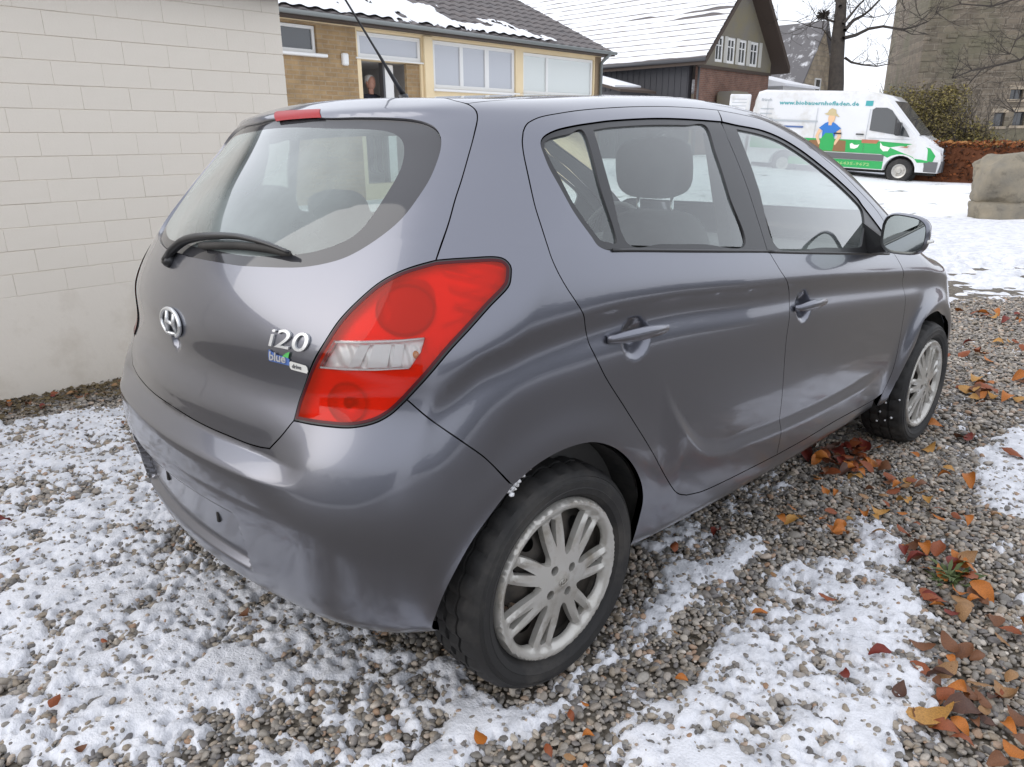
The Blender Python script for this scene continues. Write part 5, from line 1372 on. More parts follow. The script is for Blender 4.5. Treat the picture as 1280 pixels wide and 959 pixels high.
# ---------------------------------------------------------------- trees
def grow(m, p, d, r, L, depth, rng, spread=.55, up=.12, minr=.004, kink=.16, kids=(2, 3)):
    n = 5; pts = [Vector(p)]; dv = Vector(d).normalized(); rad = [r]
    for i in range(n):
        dv = (dv + Vector((rng.uniform(-kink, kink), rng.uniform(-kink, kink), rng.uniform(-kink, kink) + up * .3))).normalized()
        pts.append(pts[-1] + dv * L / n); rad.append(max(minr, r * (1 - .55 * (i + 1) / n)))
    m.tube(pts, rad, 7 if r > .05 else (5 if r > .015 else 4), False)
    if depth <= 0: return
    for k in range(rng.randint(*kids) + (1 if depth > 2 else 0)):
        i = rng.randint(2, n); q = pts[i]
        a = rng.uniform(0, 6.28); ax = dv.orthogonal().normalized(); ax.rotate(Matrix.Rotation(a, 3, dv).to_quaternion())
        nd = (dv * rng.uniform(.5, 1) + ax * rng.uniform(spread * .7, spread * 1.4) + Vector((0, 0, up))).normalized()
        grow(m, q, nd, max(minr, rad[i] * rng.uniform(.55, .8)), L * rng.uniform(.55, .8), depth - 1, rng, spread, up, minr, kink, kids)
def camdir(px, py, D):
    """world point at image position / depth of the reference view (used to read positions off the photograph)"""
    r_, u_, f_ = Vector(_r), Vector(_u), Vector(_f)
    return Vector(CAM_LOC) + (f_ + r_ * ((px - 640) / 917.72) - u_ * ((py - 479.5) / 917.72)) * D

tr = empty("bare_tree", (33.6, 11.3, gz(33.6, 11.3)), 0, "bare winter tree with a thick trunk rising behind the white van", "tree")
D_ = 32.5; o0 = Vector(tr.location)
def rel(px, py, D=D_): return camdir(px, py, D) - o0
m = MB(); m.tube([Vector((0, 0, -.4)) + Vector((rel(1045, 140).x, rel(1045, 140).y, 0)), rel(1045, 105), rel(1046, 78), rel(1048, 45), rel(1051, 12), rel(1053, -40), rel(1058, -110)], [.42, .33, .30, .285, .24, .20, .12], 14)
m.build("trunk", X['bark'], tr, True)
rt = random.Random(21); m = MB()
limbs = [([(1054, 48), (1070, 44), (1086, 36), (1104, 33), (1128, 37), (1145, 33), (1160, 27)], .085), ([(1056, 38), (1066, 26), (1078, 20), (1088, 12), (1105, -6), (1118, -40)], .085),
         ([(1054, 30), (1064, 18), (1072, 8), (1084, -4), (1110, -30)], .065), ([(1042, 27), (1030, 23), (1022, 22), (1012, 30)], .05), ([(1042, 55), (1035, 45), (1028, 36), (1012, 33), (996, 27), (972, 25)], .035),
         ([(1056, 72), (1064, 78), (1078, 81), (1096, 83), (1112, 80)], .06), ([(1080, 21), (1092, 22), (1110, 18), (1132, 13), (1150, 20)], .022), ([(1128, 37), (1140, 43), (1158, 43)], .03), ([(1050, 8), (1040, -8), (1020, -40)], .08)]
for L_p, r0 in limbs:
    p = [rel(x, y, D_ + rt.uniform(-.6, .6)) for x, y in L_p]; k = len(p)
    m.tube(p, [r0 * (1 - .68 * i / (k - 1)) for i in range(k)], 7, False)
    for i in range(1, k):
        for _ in range(2):
            dv = Vector((rt.uniform(-1, 1), rt.uniform(-1, 1), rt.uniform(-.25, 1))); grow(m, p[i], dv, .017, rt.uniform(.6, 1.3), 2, rt, .7, .1, .005)
for k in range(16):
    a = rt.uniform(0, 6.28); z = rt.uniform(6.2, 9.5)
    grow(m, Vector((rel(1052, -20).x, rel(1052, -20).y, z)), Vector((math.cos(a), math.sin(a), .7)), .07, rt.uniform(1.6, 2.6), 3, rt, .6, .15, .006)
nest = rel(1029, 19); 
for _ in range(60): dv = Vector((rt.uniform(-1, 1), rt.uniform(-1, 1), rt.uniform(-.5, .5))).normalized(); m.tube([nest - dv * .28, nest + dv * .28 + Vector((0, 0, rt.uniform(-.1, .1)))], .015, 4, False)
m.build("branches", X['twig'], tr, True)

t2 = empty("bare_tree", (0, 0, 0), 0, "bare branches hanging in front of the stone tower at the right edge", "tree")
t2.location = tuple(camdir(1345, 230, 28)); t2.location.z = gz(t2.location.x, t2.location.y)
o2_ = Vector(t2.location); rel2 = lambda px, py, D=28.0: camdir(px, py, D) - o2_
m = MB(); m.tube([(0, 0, -.3), rel2(1342, 120), rel2(1338, 20), rel2(1345, -100)], [.36, .30, .25, .16], 12); m.build("trunk", X['bark'], t2, True)
m = MB()
for L_p, r0 in [([(1338, 60), (1300, 62), (1275, 75), (1245, 82), (1215, 88), (1190, 98)], .07), ([(1228, 86), (1215, 100), (1200, 120)], .035), ([(1338, 20), (1300, 30), (1270, 50), (1262, 68)], .06), ([(1340, -10), (1290, -8), (1240, 8), (1200, 5), (1170, 15)], .05), ([(1335, 90), (1300, 110), (1276, 125), (1268, 140)], .05), ([(1338, -30), (1280, -40), (1220, -30)], .06)]:
    p = [rel2(x, y, 28 + rt.uniform(-.5, .5)) for x, y in L_p]; k = len(p)
    m.tube(p, [r0 * (1 - .7 * i / (k - 1)) for i in range(k)], 7, False)
    for i in range(1, k):
        for _ in range(3): grow(m, p[i], Vector((rt.uniform(-1, .4), rt.uniform(-1, 1), rt.uniform(-.4, .9))), .016, rt.uniform(.6, 1.2), 2, rt, .7, .08, .005)
m.build("branches", X['twig'], t2, True)

# leafy things: many small leaf faces through a volume
def leaves(name, pts, size, mats_, parent, rng, flat=.5):
    m = MB(); 
    for p in pts:
        m.cur = rng.randrange(len(mats_)); s = size * rng.uniform(.6, 1.3)
        a = Vector((rng.uniform(-1, 1), rng.uniform(-1, 1), rng.uniform(-flat, flat))).normalized(); b = a.orthogonal().normalized(); b.rotate(Matrix.Rotation(rng.uniform(0, 6.28), 3, a).to_quaternion())
        p = Vector(p); m.add([p - a * s, p + b * s * .5, p + a * s, p - b * s * .5], [(0, 1, 2, 3)])
    return m.build(name, None, parent, False, mats=mats_, fix=False)
def lm(name, c): return mat(name, c, .75, spec=.2)
X['ol'] = [lm("olive_leaf", (.185, .155, .052)), lm("olive_leaf_dark", (.085, .072, .032)), lm("olive_leaf_pale", (.25, .205, .078)), lm("bare_twig_brown", (.085, .066, .040))]
X['be'] = [lm("beech_leaf_rust", (.190, .062, .022)), lm("beech_leaf_brown", (.115, .042, .019)), lm("beech_leaf_dark", (.050, .022, .013))]
X['be_top'] = lm("beech_leaf_orange", (.36, .17, .06))
rb = random.Random(5)
_b1, _b2 = camdir(1150, 170, 27), camdir(1212, 178, 26)
for c, s, n, lab in (((_b1.x, _b1.y), (1.35, 2.0, 1.85), 11000, "large olive-green bush in front of the tower, left and behind the van bonnet"), ((_b2.x, _b2.y), (.9, 1.0, .95), 4500, "low brownish-green bush right of the large one, under the tower wall")):
    g0 = gz(*c); bu_ = empty("bush", (c[0], c[1], g0), 0, lab, "bush")
    m = MB()
    for _ in range(16): grow(m, (rb.uniform(-.4, .4), rb.uniform(-.4, .4), 0), (rb.uniform(-.6, .6), rb.uniform(-.6, .6), 1), .03, 1.5, 2, rb, .6, .2, .005)
    m.build("stems", X['twig'], bu_, True)
    pts = []
    lob = [(rb.uniform(-.8, .8) * s[0] * .7, rb.uniform(-.8, .8) * s[1] * .7, rb.uniform(.5, 1.6) * s[2] * .8, rb.uniform(.4, .75)) for _ in range(20)]
    while len(pts) < n:
        l = lob[rb.randrange(20)]; d = Vector((rb.gauss(0, 1), rb.gauss(0, 1), rb.gauss(0, 1))).normalized() * l[3] * rb.uniform(.5, 1.08)
        q = (l[0] + d.x, l[1] + d.y, l[2] + d.z)
        if q[2] > .02: pts.append(q)
    leaves("foliage", pts, .052, X['ol'], bu_, rb)
# pale shrub against the sky left of the tower
sp_ = camdir(1125, 120, 40); b2 = empty("shrub", (sp_.x, sp_.y, gz(sp_.x, sp_.y)), 0, "thin pale-twigged shrub against the sky beside the tower's left edge", "shrub")
m = MB()
for _ in range(22): grow(m, (rb.uniform(-.7, .7), rb.uniform(-.5, .5), .2), (rb.uniform(-.35, .35), rb.uniform(-.35, .35), 1), .03, 2.0, 2, rb, .5, .25, .007)
m.build("stems", lm("pale_twig", (.22, .20, .15)), b2, True)
pts = [(rb.gauss(0, .7), rb.gauss(0, .5), rb.uniform(1.2, 3.6)) for _ in range(420)]; leaves("foliage", pts, .07, [lm("grey_leaf", (.24, .25, .20)), lm("grey_leaf_dark", (.12, .13, .09))], b2, rb)

# beech hedge still carrying its brown leaves, along the road on the right
h0 = Vector((23.4, 5.2, 0)); h1 = Vector((22.3, -8.0, 0)); hv = (h1 - h0); hL = hv.length
he = empty("beech_hedge", (h0.x, h0.y, 0), math.atan2(hv.y, hv.x), "clipped beech hedge with rust-brown winter leaves right of the van", "hedge")
hz_ = lambda u: gz(h0.x + hv.x * u / hL, h0.y + hv.y * u / hL)
m = MB(); pts = []; tops = []
for _ in range(13000):
    u = rb.uniform(0, hL); w = rb.choice((rb.uniform(-.42, -.30), rb.uniform(-.42, .42), rb.uniform(.30, .42))); z = rb.uniform(.05, 1.02)
    if rb.random() < .22: tops.append((u, rb.uniform(-.42, .42), hz_(u) + 1.02 + rb.gauss(0, .035)))
    else: pts.append((u, w + rb.gauss(0, .03), hz_(u) + z))
for k in range(70): grow(m, (k * hL / 70, rb.uniform(-.2, .2), hz_(k * hL / 70)), (rb.uniform(-.3, .3), rb.uniform(-.3, .3), 1), .02, .9, 1, rb, .6, .2, .005)
m.build("stems", X['twig'], he, True)
leaves("foliage", pts, .06, X['be'], he, rb); leaves("clipped_top", tops, .07, [X['be_top'], X['be'][0]], he, rb, .2)
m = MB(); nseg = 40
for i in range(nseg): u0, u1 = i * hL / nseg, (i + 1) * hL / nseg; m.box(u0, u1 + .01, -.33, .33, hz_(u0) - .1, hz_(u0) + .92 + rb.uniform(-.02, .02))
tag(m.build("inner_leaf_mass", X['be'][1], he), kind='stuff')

# ---------------------------------------------------------------- rough stone block on the lawn
bx, by = 14.50, .90; bo = empty("stone_block", (bx, by, gz(bx, by)), tw_dir, "weathered sandstone block standing on the snowy lawn in front of the hedge", "stone block")
X['sand'] = mat("weathered_sandstone", (.27, .235, .175), .95, var=(3, (.19, .175, .145), 7), dirt=(5, (.13, .115, .09), .55), bump=(24, .012))
def rough_box(x0, x1, y0, y1, z0, z1, seed, amp=.04, n=10, mt=None, name="stone", parent=None):
    bm = bmesh.new(); bmesh.ops.create_cube(bm, size=2); bmesh.ops.subdivide_edges(bm, edges=bm.edges, cuts=n, use_grid_fill=True)
    rg = np.random.RandomState(seed); ph = rg.rand(12) * 6
    PL = [(Vector((rg.uniform(-1, 1), rg.uniform(-1, 1), rg.uniform(-.8, 1))).normalized(), rg.uniform(1.0, 1.32)) for _ in range(16)]
    for v in bm.verts:
        c = v.co; L = (abs(c.x) ** 8 + abs(c.y) ** 8 + abs(c.z) ** 8) ** .125; c /= L / 1.0
        nn = sum(math.sin(c.x * f_ * 2.3 + ph[i]) * math.sin(c.y * f_ * 2.1 + ph[i + 1]) * math.sin(c.z * f_ * 1.9 + ph[i + 2] + 1) / f_ for i, f_ in enumerate((1.2, 2.3, 4.1, 7.3)))
        c *= min([1.0] + [d_ / max(n_.dot(c), 1e-3) for n_, d_ in PL if n_.dot(c) > .3])
        c *= 1 + nn * amp * 1.2 + rg.uniform(-.014, .014)
        v.co = Vector(((x0 + x1) / 2 + c.x * (x1 - x0) / 2, (y0 + y1) / 2 + c.y * (y1 - y0) / 2, (z0 + z1) / 2 + c.z * (z1 - z0) / 2))
    me = bpy.data.meshes.new(name); bm.to_mesh(me); bm.free(); me.materials.append(mt); me.polygons.foreach_set("use_smooth", [True] * len(me.polygons)); return link(name, me, parent)
rough_box(-.50, .90, -.30, .5, -.15, .27, 3, .05, 9, X['sand'], "base_stone", bo)
rough_box(-.47, .88, -.28, .48, .20, 1.06, 5, .075, 14, X['sand'], "upper_stone", bo)

# unseen hedges, added to put a dark band into the paint and glass reflections
for nm_, p0, p1, hh_, lab in (("added_reflection_hedge", (-10.5, -9.0), (-10.0, 9.0), 1.5, "added dark conifer hedge, unseen behind the camera, giving the tailgate a reflection"), ("added_reflection_hedge", (-7.0, -9.5), (13.0, -8.8), 1.1, "added low conifer hedge, unseen across the yard, giving the doors a dark reflection")):
    hv_ = Vector((p1[0] - p0[0], p1[1] - p0[1], 0)); Lh = hv_.length
    ho = empty(nm_, (p0[0], p0[1], gz(*p0) - .1), math.atan2(hv_.y, hv_.x), lab, "hedge")
    pts = [(rb.uniform(0, Lh), rb.choice((-1, 1)) * rb.uniform(.36, .52), rb.uniform(0, hh_)) for _ in range(3500)] + [(rb.uniform(0, Lh), rb.uniform(-.5, .5), hh_ + rb.gauss(0, .10)) for _ in range(1500)]
    leaves("foliage", pts, .12, [lm("conifer", (.060, .070, .045)), lm("conifer_dark", (.040, .046, .032))], ho, rb)
    m = MB()
    for i in range(30): m.bevbox(i * Lh / 30, (i + 1) * Lh / 30 + .05, -.38, .38, 0, hh_ - rb.uniform(.02, .15), .05)
    tag(m.build("inner_mass", lm("conifer_inner", (.032, .036, .026)), ho), kind='stuff')

# ---------------------------------------------------------------- delivery van, nose to the right
_vR = Matrix.Rotation(R_(-86), 3, 'Z') @ Matrix.Rotation(R_(2.75), 3, 'Y')
vp = camdir(1123, 214, 21.2) - _vR @ Vector((0, -.93, .34))       # its front wheel stands here
va = empty("delivery_van", tuple(vp), 0, "white delivery van with green side band and farmer picture parked on the far lane", "van")
va.rotation_euler = _vR.to_euler()
X['van_white'] = mat("van_white", (.70, .71, .73), .3, coat=.6, dirt=(1.6, (.58, .57, .54), .50))
X['van_green'] = mat("van_green_film", (.015, .36, .085), .4, coat=.4); X['van_grey'] = mat("van_grey_plastic", (.12, .12, .125), .6)
X['print_teal'] = mat("print_teal", (.05, .34, .36), .5); X['print_grey'] = mat("print_grey", (.42, .45, .47), .5); X['print_blue'] = mat("print_blue", (.02, .16, .50), .5)
X['print_skin'] = mat("print_skin", (.72, .47, .28), .5); X['print_hat'] = mat("print_straw", (.52, .43, .24), .5); X['print_brown'] = mat("print_brown", (.24, .12, .05), .5); X['print_white'] = mat("print_white", (.8, .8, .76), .5); X['print_red'] = mat("print_terracotta", (.42, .15, .08), .5); X['print_navy'] = mat("print_navy", (.08, .14, .32), .5)
Wv = .98
def arch(cx, r=.43, z0=.34, n=12): 
    a0 = math.asin((z0 - .34) / r) if False else 0
    return [(cx + r * math.cos(a), .34 + r * math.sin(a)) for a in np.linspace(0, math.pi, n)]
prof_v = [(.98, .34)] + [(1.02, .62), (1.0, .82), (.93, 1.0), (.55, 1.20), (.36, 1.30), (-.10, 1.78), (-.52, 2.25), (-.72, 2.38), (-1.2, 2.48), (-4.25, 2.50), (-4.47, 2.44), (-4.55, 2.18), (-4.58, .34)] + arch(-3.40)[::-1] + arch(0)[::-1]
m = MB().prism(prof_v, -Wv, Wv, 1)
m.v = [(x, y * (1 - .05 * max(0, (z - 1.3) / 1.1) - .10 * max(0, (x - .35)) ** 1.5), z) for x, y, z in m.v]
vb = m.build("body", X['van_white'], va)
_bm = bmesh.new(); _bm.from_mesh(vb.data)
_e = [e for e in _bm.edges if e.calc_length() > .03 and any(abs(abs(v.co.y) - abs(w.co.y)) < 9 for v in e.verts for w in e.verts) and len(e.link_faces) == 2 and any(len(f.verts) > 8 for f in e.link_faces) and min(v.co.z for v in e.verts) > .9]
bmesh.ops.bevel(_bm, geom=_e, offset=.07, segments=3, affect='EDGES', clamp_overlap=True)
for f in _bm.faces: f.smooth = len(f.verts) <= 4
_bm.to_mesh(vb.data); _bm.free()
def sidey(x, z, off): return -(Wv * (1 - .05 * max(0, (z - 1.3) / 1.1) - .10 * max(0, (x - .35)) ** 1.5)) - off
def decal(name, pl_, mt, off=.006, parent=None):
    P = [(x, sidey(x, z, off), z) for x, z in pl_]; n = len(P); Q = [(x, y + off * .8, z) for x, y, z in P]
    return mesh(name, P + Q, [tuple(range(n)), tuple(range(2 * n - 1, n - 1, -1))] + [(i, (i + 1) % n, n + (i + 1) % n, n + i) for i in range(n)], mt, parent or va)
def disc(cx, cz, rx, rz, n=18): return [(cx + rx * math.cos(a), cz + rz * math.sin(a)) for a in np.linspace(0, 2 * math.pi, n, endpoint=False)]
decal("green_band", [(-4.5, .78), (-.55, .78), (-.36, .69), (-.25, .755), (-.12, .795), (0, .805), (.12, .795), (.25, .755), (.36, .69), (.44, .60), (.82, .62), (.87, .80), (.70, 1.0), (.30, 1.09), (-.9, 1.14), (-4.5, 1.13)], X['van_green'], .004)
decal("green_sill", [(-3.2, .36), (-.45, .36), (-.45, .58), (-3.2, .58)], X['van_green'], .004)
m = MB().box(-3.2, -.46, -Wv - .02, -Wv, .59, .76); m.box(.46, .96, -Wv + .02, -Wv + .045, .36, .64); m.build("rub_strip", X['van_grey'], va)
m = MB().hull([(.60, y, z) for y in (-.93, .93) for z in (.34, .64)] + [(1.06, y, z) for y in (-.80, .80) for z in (.36, .66)]); m.build("front_bumper", X['van_grey'], va)
decal("brown_field", [(-2.65, .79), (-1.55, .79), (-1.58, 1.10), (-1.9, 1.12), (-2.65, 1.08)], X['print_brown'], .007)
decal("brown_crate", [(-1.13, 1.06), (-.72, 1.06), (-.66, 1.16), (-1.14, 1.16)], X['print_red'], .008)
decal("white_hen", [(-1.42, .90), (-1.30, .89), (-1.22, .93), (-1.18, 1.02), (-1.24, 1.00), (-1.32, 1.00), (-1.40, 1.05), (-1.45, 1.02)], X['print_white'], .008)
decal("white_hen", [(-.62, 1.10), (-.60, .95), (-.50, .86), (-.38, .87), (-.33, .97), (-.42, .99), (-.54, 1.01)], X['print_white'], .008)
decal("carrot", [(-.10, 1.0), (.16, 1.03), (.10, .98)], X['print_red'], .008)
# farmer picture
fx = -2.12
decal("farmer_shirt", [(fx - .30, 1.44), (fx - .14, 1.58), (fx - .05, 1.62), (fx, 1.52), (fx + .06, 1.62), (fx + .16, 1.57), (fx + .34, 1.44), (fx + .22, 1.34), (fx + .17, 1.12), (fx - .17, 1.12), (fx - .18, 1.36)], X['print_blue'], .009)
decal("farmer_apron", [(fx - .19, .80), (fx + .20, .80), (fx + .22, 1.10), (fx + .12, 1.30), (fx - .08, 1.30), (fx - .2, 1.12)], X['van_green'], .0105)
decal("farmer_arm", [(fx - .30, 1.42), (fx - .20, 1.36), (fx - .28, 1.22), (fx - .19, 1.0), (fx - .24, .96), (fx - .37, 1.2)], X['print_skin'], .0095)
decal("farmer_arm", [(fx + .33, 1.42), (fx + .23, 1.35), (fx + .28, 1.22), (fx + .20, 1.0), (fx + .25, .96), (fx + .38, 1.2)], X['print_skin'], .0095)
decal("farmer_face", disc(fx + .02, 1.72, .10, .14), X['print_skin'], .0095)
decal("farmer_neck", [(fx - .04, 1.52), (fx + .05, 1.52), (fx + .06, 1.62), (fx - .05, 1.62)], X['print_skin'], .011)
decal("farmer_hat", [(fx - .22, 1.84), (fx - .10, 1.80), (fx + .10, 1.79), (fx + .24, 1.76), (fx + .13, 1.86), (fx + .10, 1.96), (fx - .02, 2.0), (fx - .10, 1.94), (fx - .12, 1.87)], X['print_hat'], .012)
def letter(s, x, z, size, mt, parent=None, off=.008, width=None):
    v, f = text_mesh(s, size, .001, size * .02, 1)
    v[:, 0] -= v[:, 0].min()
    if width: v[:, 0] *= width / v[:, 0].max()
    P = [(x + a, sidey(x + a, z + b, off + c), z + b) for a, b, c in v]
    return mesh("lettering", P, f, mt, parent or va)
letter("www.biobauernhofladen.de", -3.75, 2.08, .16, X['print_teal'], width=2.35)
letter("06435-9672", -1.75, .43, .12, mat("print_lime", (.30, .55, .20), .5), width=.95)
decal("logo_square", [(-1.22, 2.08), (-1.02, 2.08), (-1.02, 2.22), (-1.22, 2.22)], X['print_teal'], .007)
letter("frisch", -4.33, 2.17, .12, X['print_grey'], width=.34)
for k in range(4): decal("print_line", [(-4.32, 1.93 - k * .14), (-3.9 - .04 * (k % 2), 1.93 - k * .14), (-3.9 - .04 * (k % 2), 1.96 - k * .14), (-4.32, 1.96 - k * .14)], X['print_grey'] if k < 3 else mat("print_pale_red", (.62, .5, .47), .5), .007)
decal("print_line", [(-3.7, 1.42), (-2.9, 1.42), (-2.9, 1.47), (-3.7, 1.47)], X['print_navy'], .007)
# cab glass, door seam, handles, mirror, lamps
sw = decal("side_window", [(-.98, 1.42), (.12, 1.27), (.02, 1.42), (-.48, 1.98), (-.62, 2.04), (-.92, 2.04), (-1.0, 1.98)], X['pane_dark'], .008)
decal("window_post", [(-.30, 1.33), (-.26, 1.32), (-.30, 1.75), (-.34, 1.79)], X['black_trim'], .010)
P = [(.34, y, 1.335) for y in (-.84, .84)] + [(-.50, y, 2.225) for y in (.80, -.80)]
nrm = Vector((.9, 0, .86)).normalized() * .012
mesh("windscreen", [tuple(Vector(p) + nrm) for p in P], [(0, 1, 2, 3)], X['pane_dark'], va)
m = MB(); m.tube([(.33, -.85, 1.34), (-.52, -.83, 2.23)], .03, 6); m.build("windscreen_pillar", X['van_white'], va)
m = MB(); [m.box(a, a + .012, -Wv - .004, -Wv + .003, .8, 2.0) for a in (-1.06, -2.55)]; m.box(-4.3, -2.5, -Wv - .016, -Wv + .003, 1.60, 1.64); [m.box(a, a + .010, -Wv - .004, -Wv + .003, .8, 2.2) for a in (-4.1,)]; m.box(-.98, .30, -Wv - .004, -Wv + .003, 1.20, 1.21); tag(m.build("door_seam", X['print_grey'], va), kind='stuff')
for x, z in ((-1.22, 1.30), (-1.85, 1.30)): MB().bevbox(x - .11, x + .11, -Wv - .035, -Wv, z - .018, z + .018, .008).build("handle", X['black_trim'], va)
m = MB().bevbox(-.24, -.10, -Wv - .26, -Wv - .06, 1.30, 1.66, .03); m.tube([(-.15, -Wv + .02, 1.38), (-.16, -Wv - .10, 1.42)], .025, 6); m.build("door_mirror", X['black_trim'], va)
m = MB().hull([(.82, -.86, .90), (.99, -.70, .84), (.97, -.62, 1.0), (.64, -.90, 1.08), (.76, -.90, .88), (.70, -.80, 1.10), (.95, -.72, .80)]); m.v = [(x + .015, y - .02, z) for x, y, z in m.v]; m.build("headlight", mat("headlight_glass", (.62, .65, .68), .1, coat=1), va)
m = MB()
for k in range(3): m.box(1.0, 1.035, -.52, .52, .70 + k * .085, .745 + k * .085)
tag(m.build("grille_bars", X['print_grey'], va), kind='stuff'); MB().box(.98, 1.012, -.55, .55, .67, .98).build("grille", X['black_trim'], va)
for cx in (0, -3.40):
    for sy in (-1, 1):
        m = MB(); m.lathe_y([(.19, -.01), (.21, -.03), (.30, -.035), (.335, -.01), (.34, .04), (.34, .18), (.30, .2)], 28)
        wv = m.build("wheel", X['tyre_wall'], va, False, autosmooth=.6); wv.location = (cx, sy * .90, .34); wv.rotation_euler = (0, 0, 0 if sy < 0 else math.pi)
        m = MB(); m.lathe_y([(.0, -.02), (.06, -.022), (.075, .02), (.13, .025), (.16, -.005), (.19, -.012), (.205, -.02)], 24); m.build("rim", X['hubcap'], wv, False, autosmooth=.6)
        MB().lathe_y([(.0, .0), (.43, .0)], 20).build("wheel_well", X['dark_void'], va, fix=False).location = (cx, sy * .68, .34)
    MB().box(cx - .44, cx + .44, -.9, .9, .76, .80).build("wheel_well", X['dark_void'], va)
MB().box(-4.5, .9, -.66, .66, .25, .8).build("underbody", X['dark_void'], va)
# one rear door swung open, its outside towards us
rd = MB().bevbox(-5.37, -4.67, -.985, -.93, .60, 2.36, .03).build("rear_door", X['van_white'], va)
for k in range(3): mesh("print_line", [(-5.27, -.990, 2.20 - k * .10), (-4.79, -.990, 2.20 - k * .10), (-4.79, -.990, 2.22 - k * .10), (-5.27, -.990, 2.22 - k * .10)], [(0, 1, 2, 3)], X['print_grey'], rd)
mesh("print_hat", [(-5.23, -.990, 1.66), (-4.81, -.990, 1.66), (-4.93, -.990, 1.72), (-4.95, -.990, 1.80), (-5.09, -.990, 1.80), (-5.11, -.990, 1.72)], [(0, 1, 2, 3, 4, 5)], X['print_hat'], rd)
mesh("print_face", [(-5.10, -.990, 1.48), (-4.93, -.990, 1.48), (-4.92, -.990, 1.655), (-5.11, -.990, 1.655)], [(0, 1, 2, 3)], X['print_skin'], rd)

# ================================================================ ground
CAMP = np.array(CAM_LOC); Rm, Um, Fm = np.array(_r), np.array(_u), np.array(_f)
def in_view(x, y, z, m=130):
    v = np.stack([x, y, z], -1) - CAMP; d = v @ Fm; ok = d > .2; d = np.where(ok, d, 1)
    px = 640 + 917.72 * (v @ Rm) / d; py = 479.5 - 917.72 * (v @ Um) / d
    return ok & (px > -m) & (px < 1280 + m) & (py > -60) & (py < 959 + m)
def lawn(x, y): return ((x - 6.35) + (y + .1)) / 1.414 + (fbm(x, y, .8, 201, 4) - .5) * .9
SNOWP = [
 (0.57,[(-1.34, 3.44), (-0.5, 2.5), (-0.01, 2.27), (-0.16, 1.6), (-0.39, 0.63), (-0.38, 0.08), (-0.26, -0.36), (-0.16, -0.47), (-0.25, -0.62), (-0.34, -0.43), (-0.51, -0.43), (-0.76, -0.29), (-1.11, -0.03), (-1.49, 0.27), (-4, 1), (-4, 3.4)]),
 (0.41,[(-1.48, 0.36), (-1.1, 0.01), (-0.74, -0.25), (-0.5, -0.4), (-0.33, -0.45), (-0.27, -0.6), (-0.48, -0.79), (-0.89, -0.75), (-1.41, -0.31), (-4, -.4), (-4, 1)]),
 (0.55,[(-0.01, 2.27), (0.82, 1.62), (1.16, -0.28), (-0.03, -0.38), (-0.26, -0.36), (-0.38, 0.08), (-0.39, 0.63)]),
 (0.95,[(-0.33, -0.45), (-0.19, -0.55), (-0.23, -0.69), (-0.2, -0.82), (-0.13, -0.87), (-0.25, -0.85), (-0.35, -0.81), (-0.45, -0.84), (-0.69, -0.96), (-0.81, -0.83), (-0.5, -0.73), (-0.35, -0.73), (-0.32, -0.63), (-0.35, -0.51)]),
 (0.64,[(-0.2, -0.82), (-0.08, -0.86), (0.17, -0.82), (0.41, -0.75), (0.68, -0.76), (0.94, -0.79), (1.15, -0.83), (0.97, -0.9), (0.62, -0.91), (0.28, -0.88), (0.04, -0.9), (-0.14, -0.88)]),
 (0.57,[(-0.27, -1.06), (-0.04, -1.07), (0.11, -1.09), (0.33, -1.06), (0.62, -1.06), (0.96, -1.01), (1.12, -1.1), (1.49, -1.1), (1.47, -1.22), (1.21, -1.28), (0.92, -1.43), (0.7, -1.52), (0.47, -1.55), (0.31, -1.55), (0.08, -1.51), (-0.34, -1.44), (-0.54, -1.23)]),
 (0.93,[(-0.22, -1.15), (-0.02, -1.12), (0.07, -1.22), (0.08, -1.34), (-0.18, -1.4), (-0.42, -1.25)]),
 (0.66,[(2.23, -1.26), (2.71, -1.27), (3.37, -1.37), (3.14, -1.79), (2.26, -1.85), (1.85, -1.52), (1.89, -1.42)]),
 (0.58,[(1.54, -1.53), (1.69, -1.62), (1.62, -1.85), (1.23, -1.88), (1.2, -1.67), (1.37, -1.58)]),
 (0.36,[(0.8, -0.52), (1.22, -0.62), (1.72, -0.74), (1.58, -0.83), (1.07, -0.76), (0.71, -0.67), (0.59, -0.62)]),
 (0.90,[(.6, 2.3), (1.2, 1.5), (2.4, .9), (5.2, .5), (5.4, 3), (.8, 2.6)]),
]
def coverage(x, y):
    """0..1 how much of the gravel is under snow, with ragged borders"""
    c = np.full(x.shape, .035); P = np.stack([x + (fbm(x, y, 5, 301, 3) - .5) * .16, y + (fbm(x, y, 5, 351, 3) - .5) * .16], -1).reshape(-1, 2)
    for k, poly_ in SNOWP:
        i = sum(inside(np.array(poly_), P + o_).reshape(x.shape).astype(float) for o_ in ((0, 0), (.045, 0), (-.045, 0), (0, .045), (0, -.045))) / 5; c = np.maximum(c, k * i)
    L = lawn(x, y); c = np.where(L > 0, np.clip(.34 + L * .12, 0, .97), c)
    wall = 2.8 - y - (fbm(x, y, 3, 77, 3) - .5) * .25; c = np.where((x < 1.6) & (wall < .36), .05, c)
    return c
def rank01(n):
    """spread the noise evenly over 0..1"""
    return .5 + .5 * np.tanh((n - .5) * 5.2)
def snow_h(x, y, far=False):
    c = coverage(x, y)
    if far: n = rank01(.50 * fbm(x, y, 1.1, 501, 4) + .30 * fbm(x, y, 4, 521, 3) + .20 * fbm(x, y, 11, 541, 2)); hm = .05
    else: n = rank01(.30 * fbm(x, y, 4.5, 401, 3) + .34 * fbm(x, y, 17, 431, 3) + .36 * fbm(x, y, 44, 461, 2)); hm = .012
    t = np.clip((c - n) / .26, -1, 1)
    return np.where(t > 0, np.clip(t, 0, 1) ** .65 * hm, t * .022)

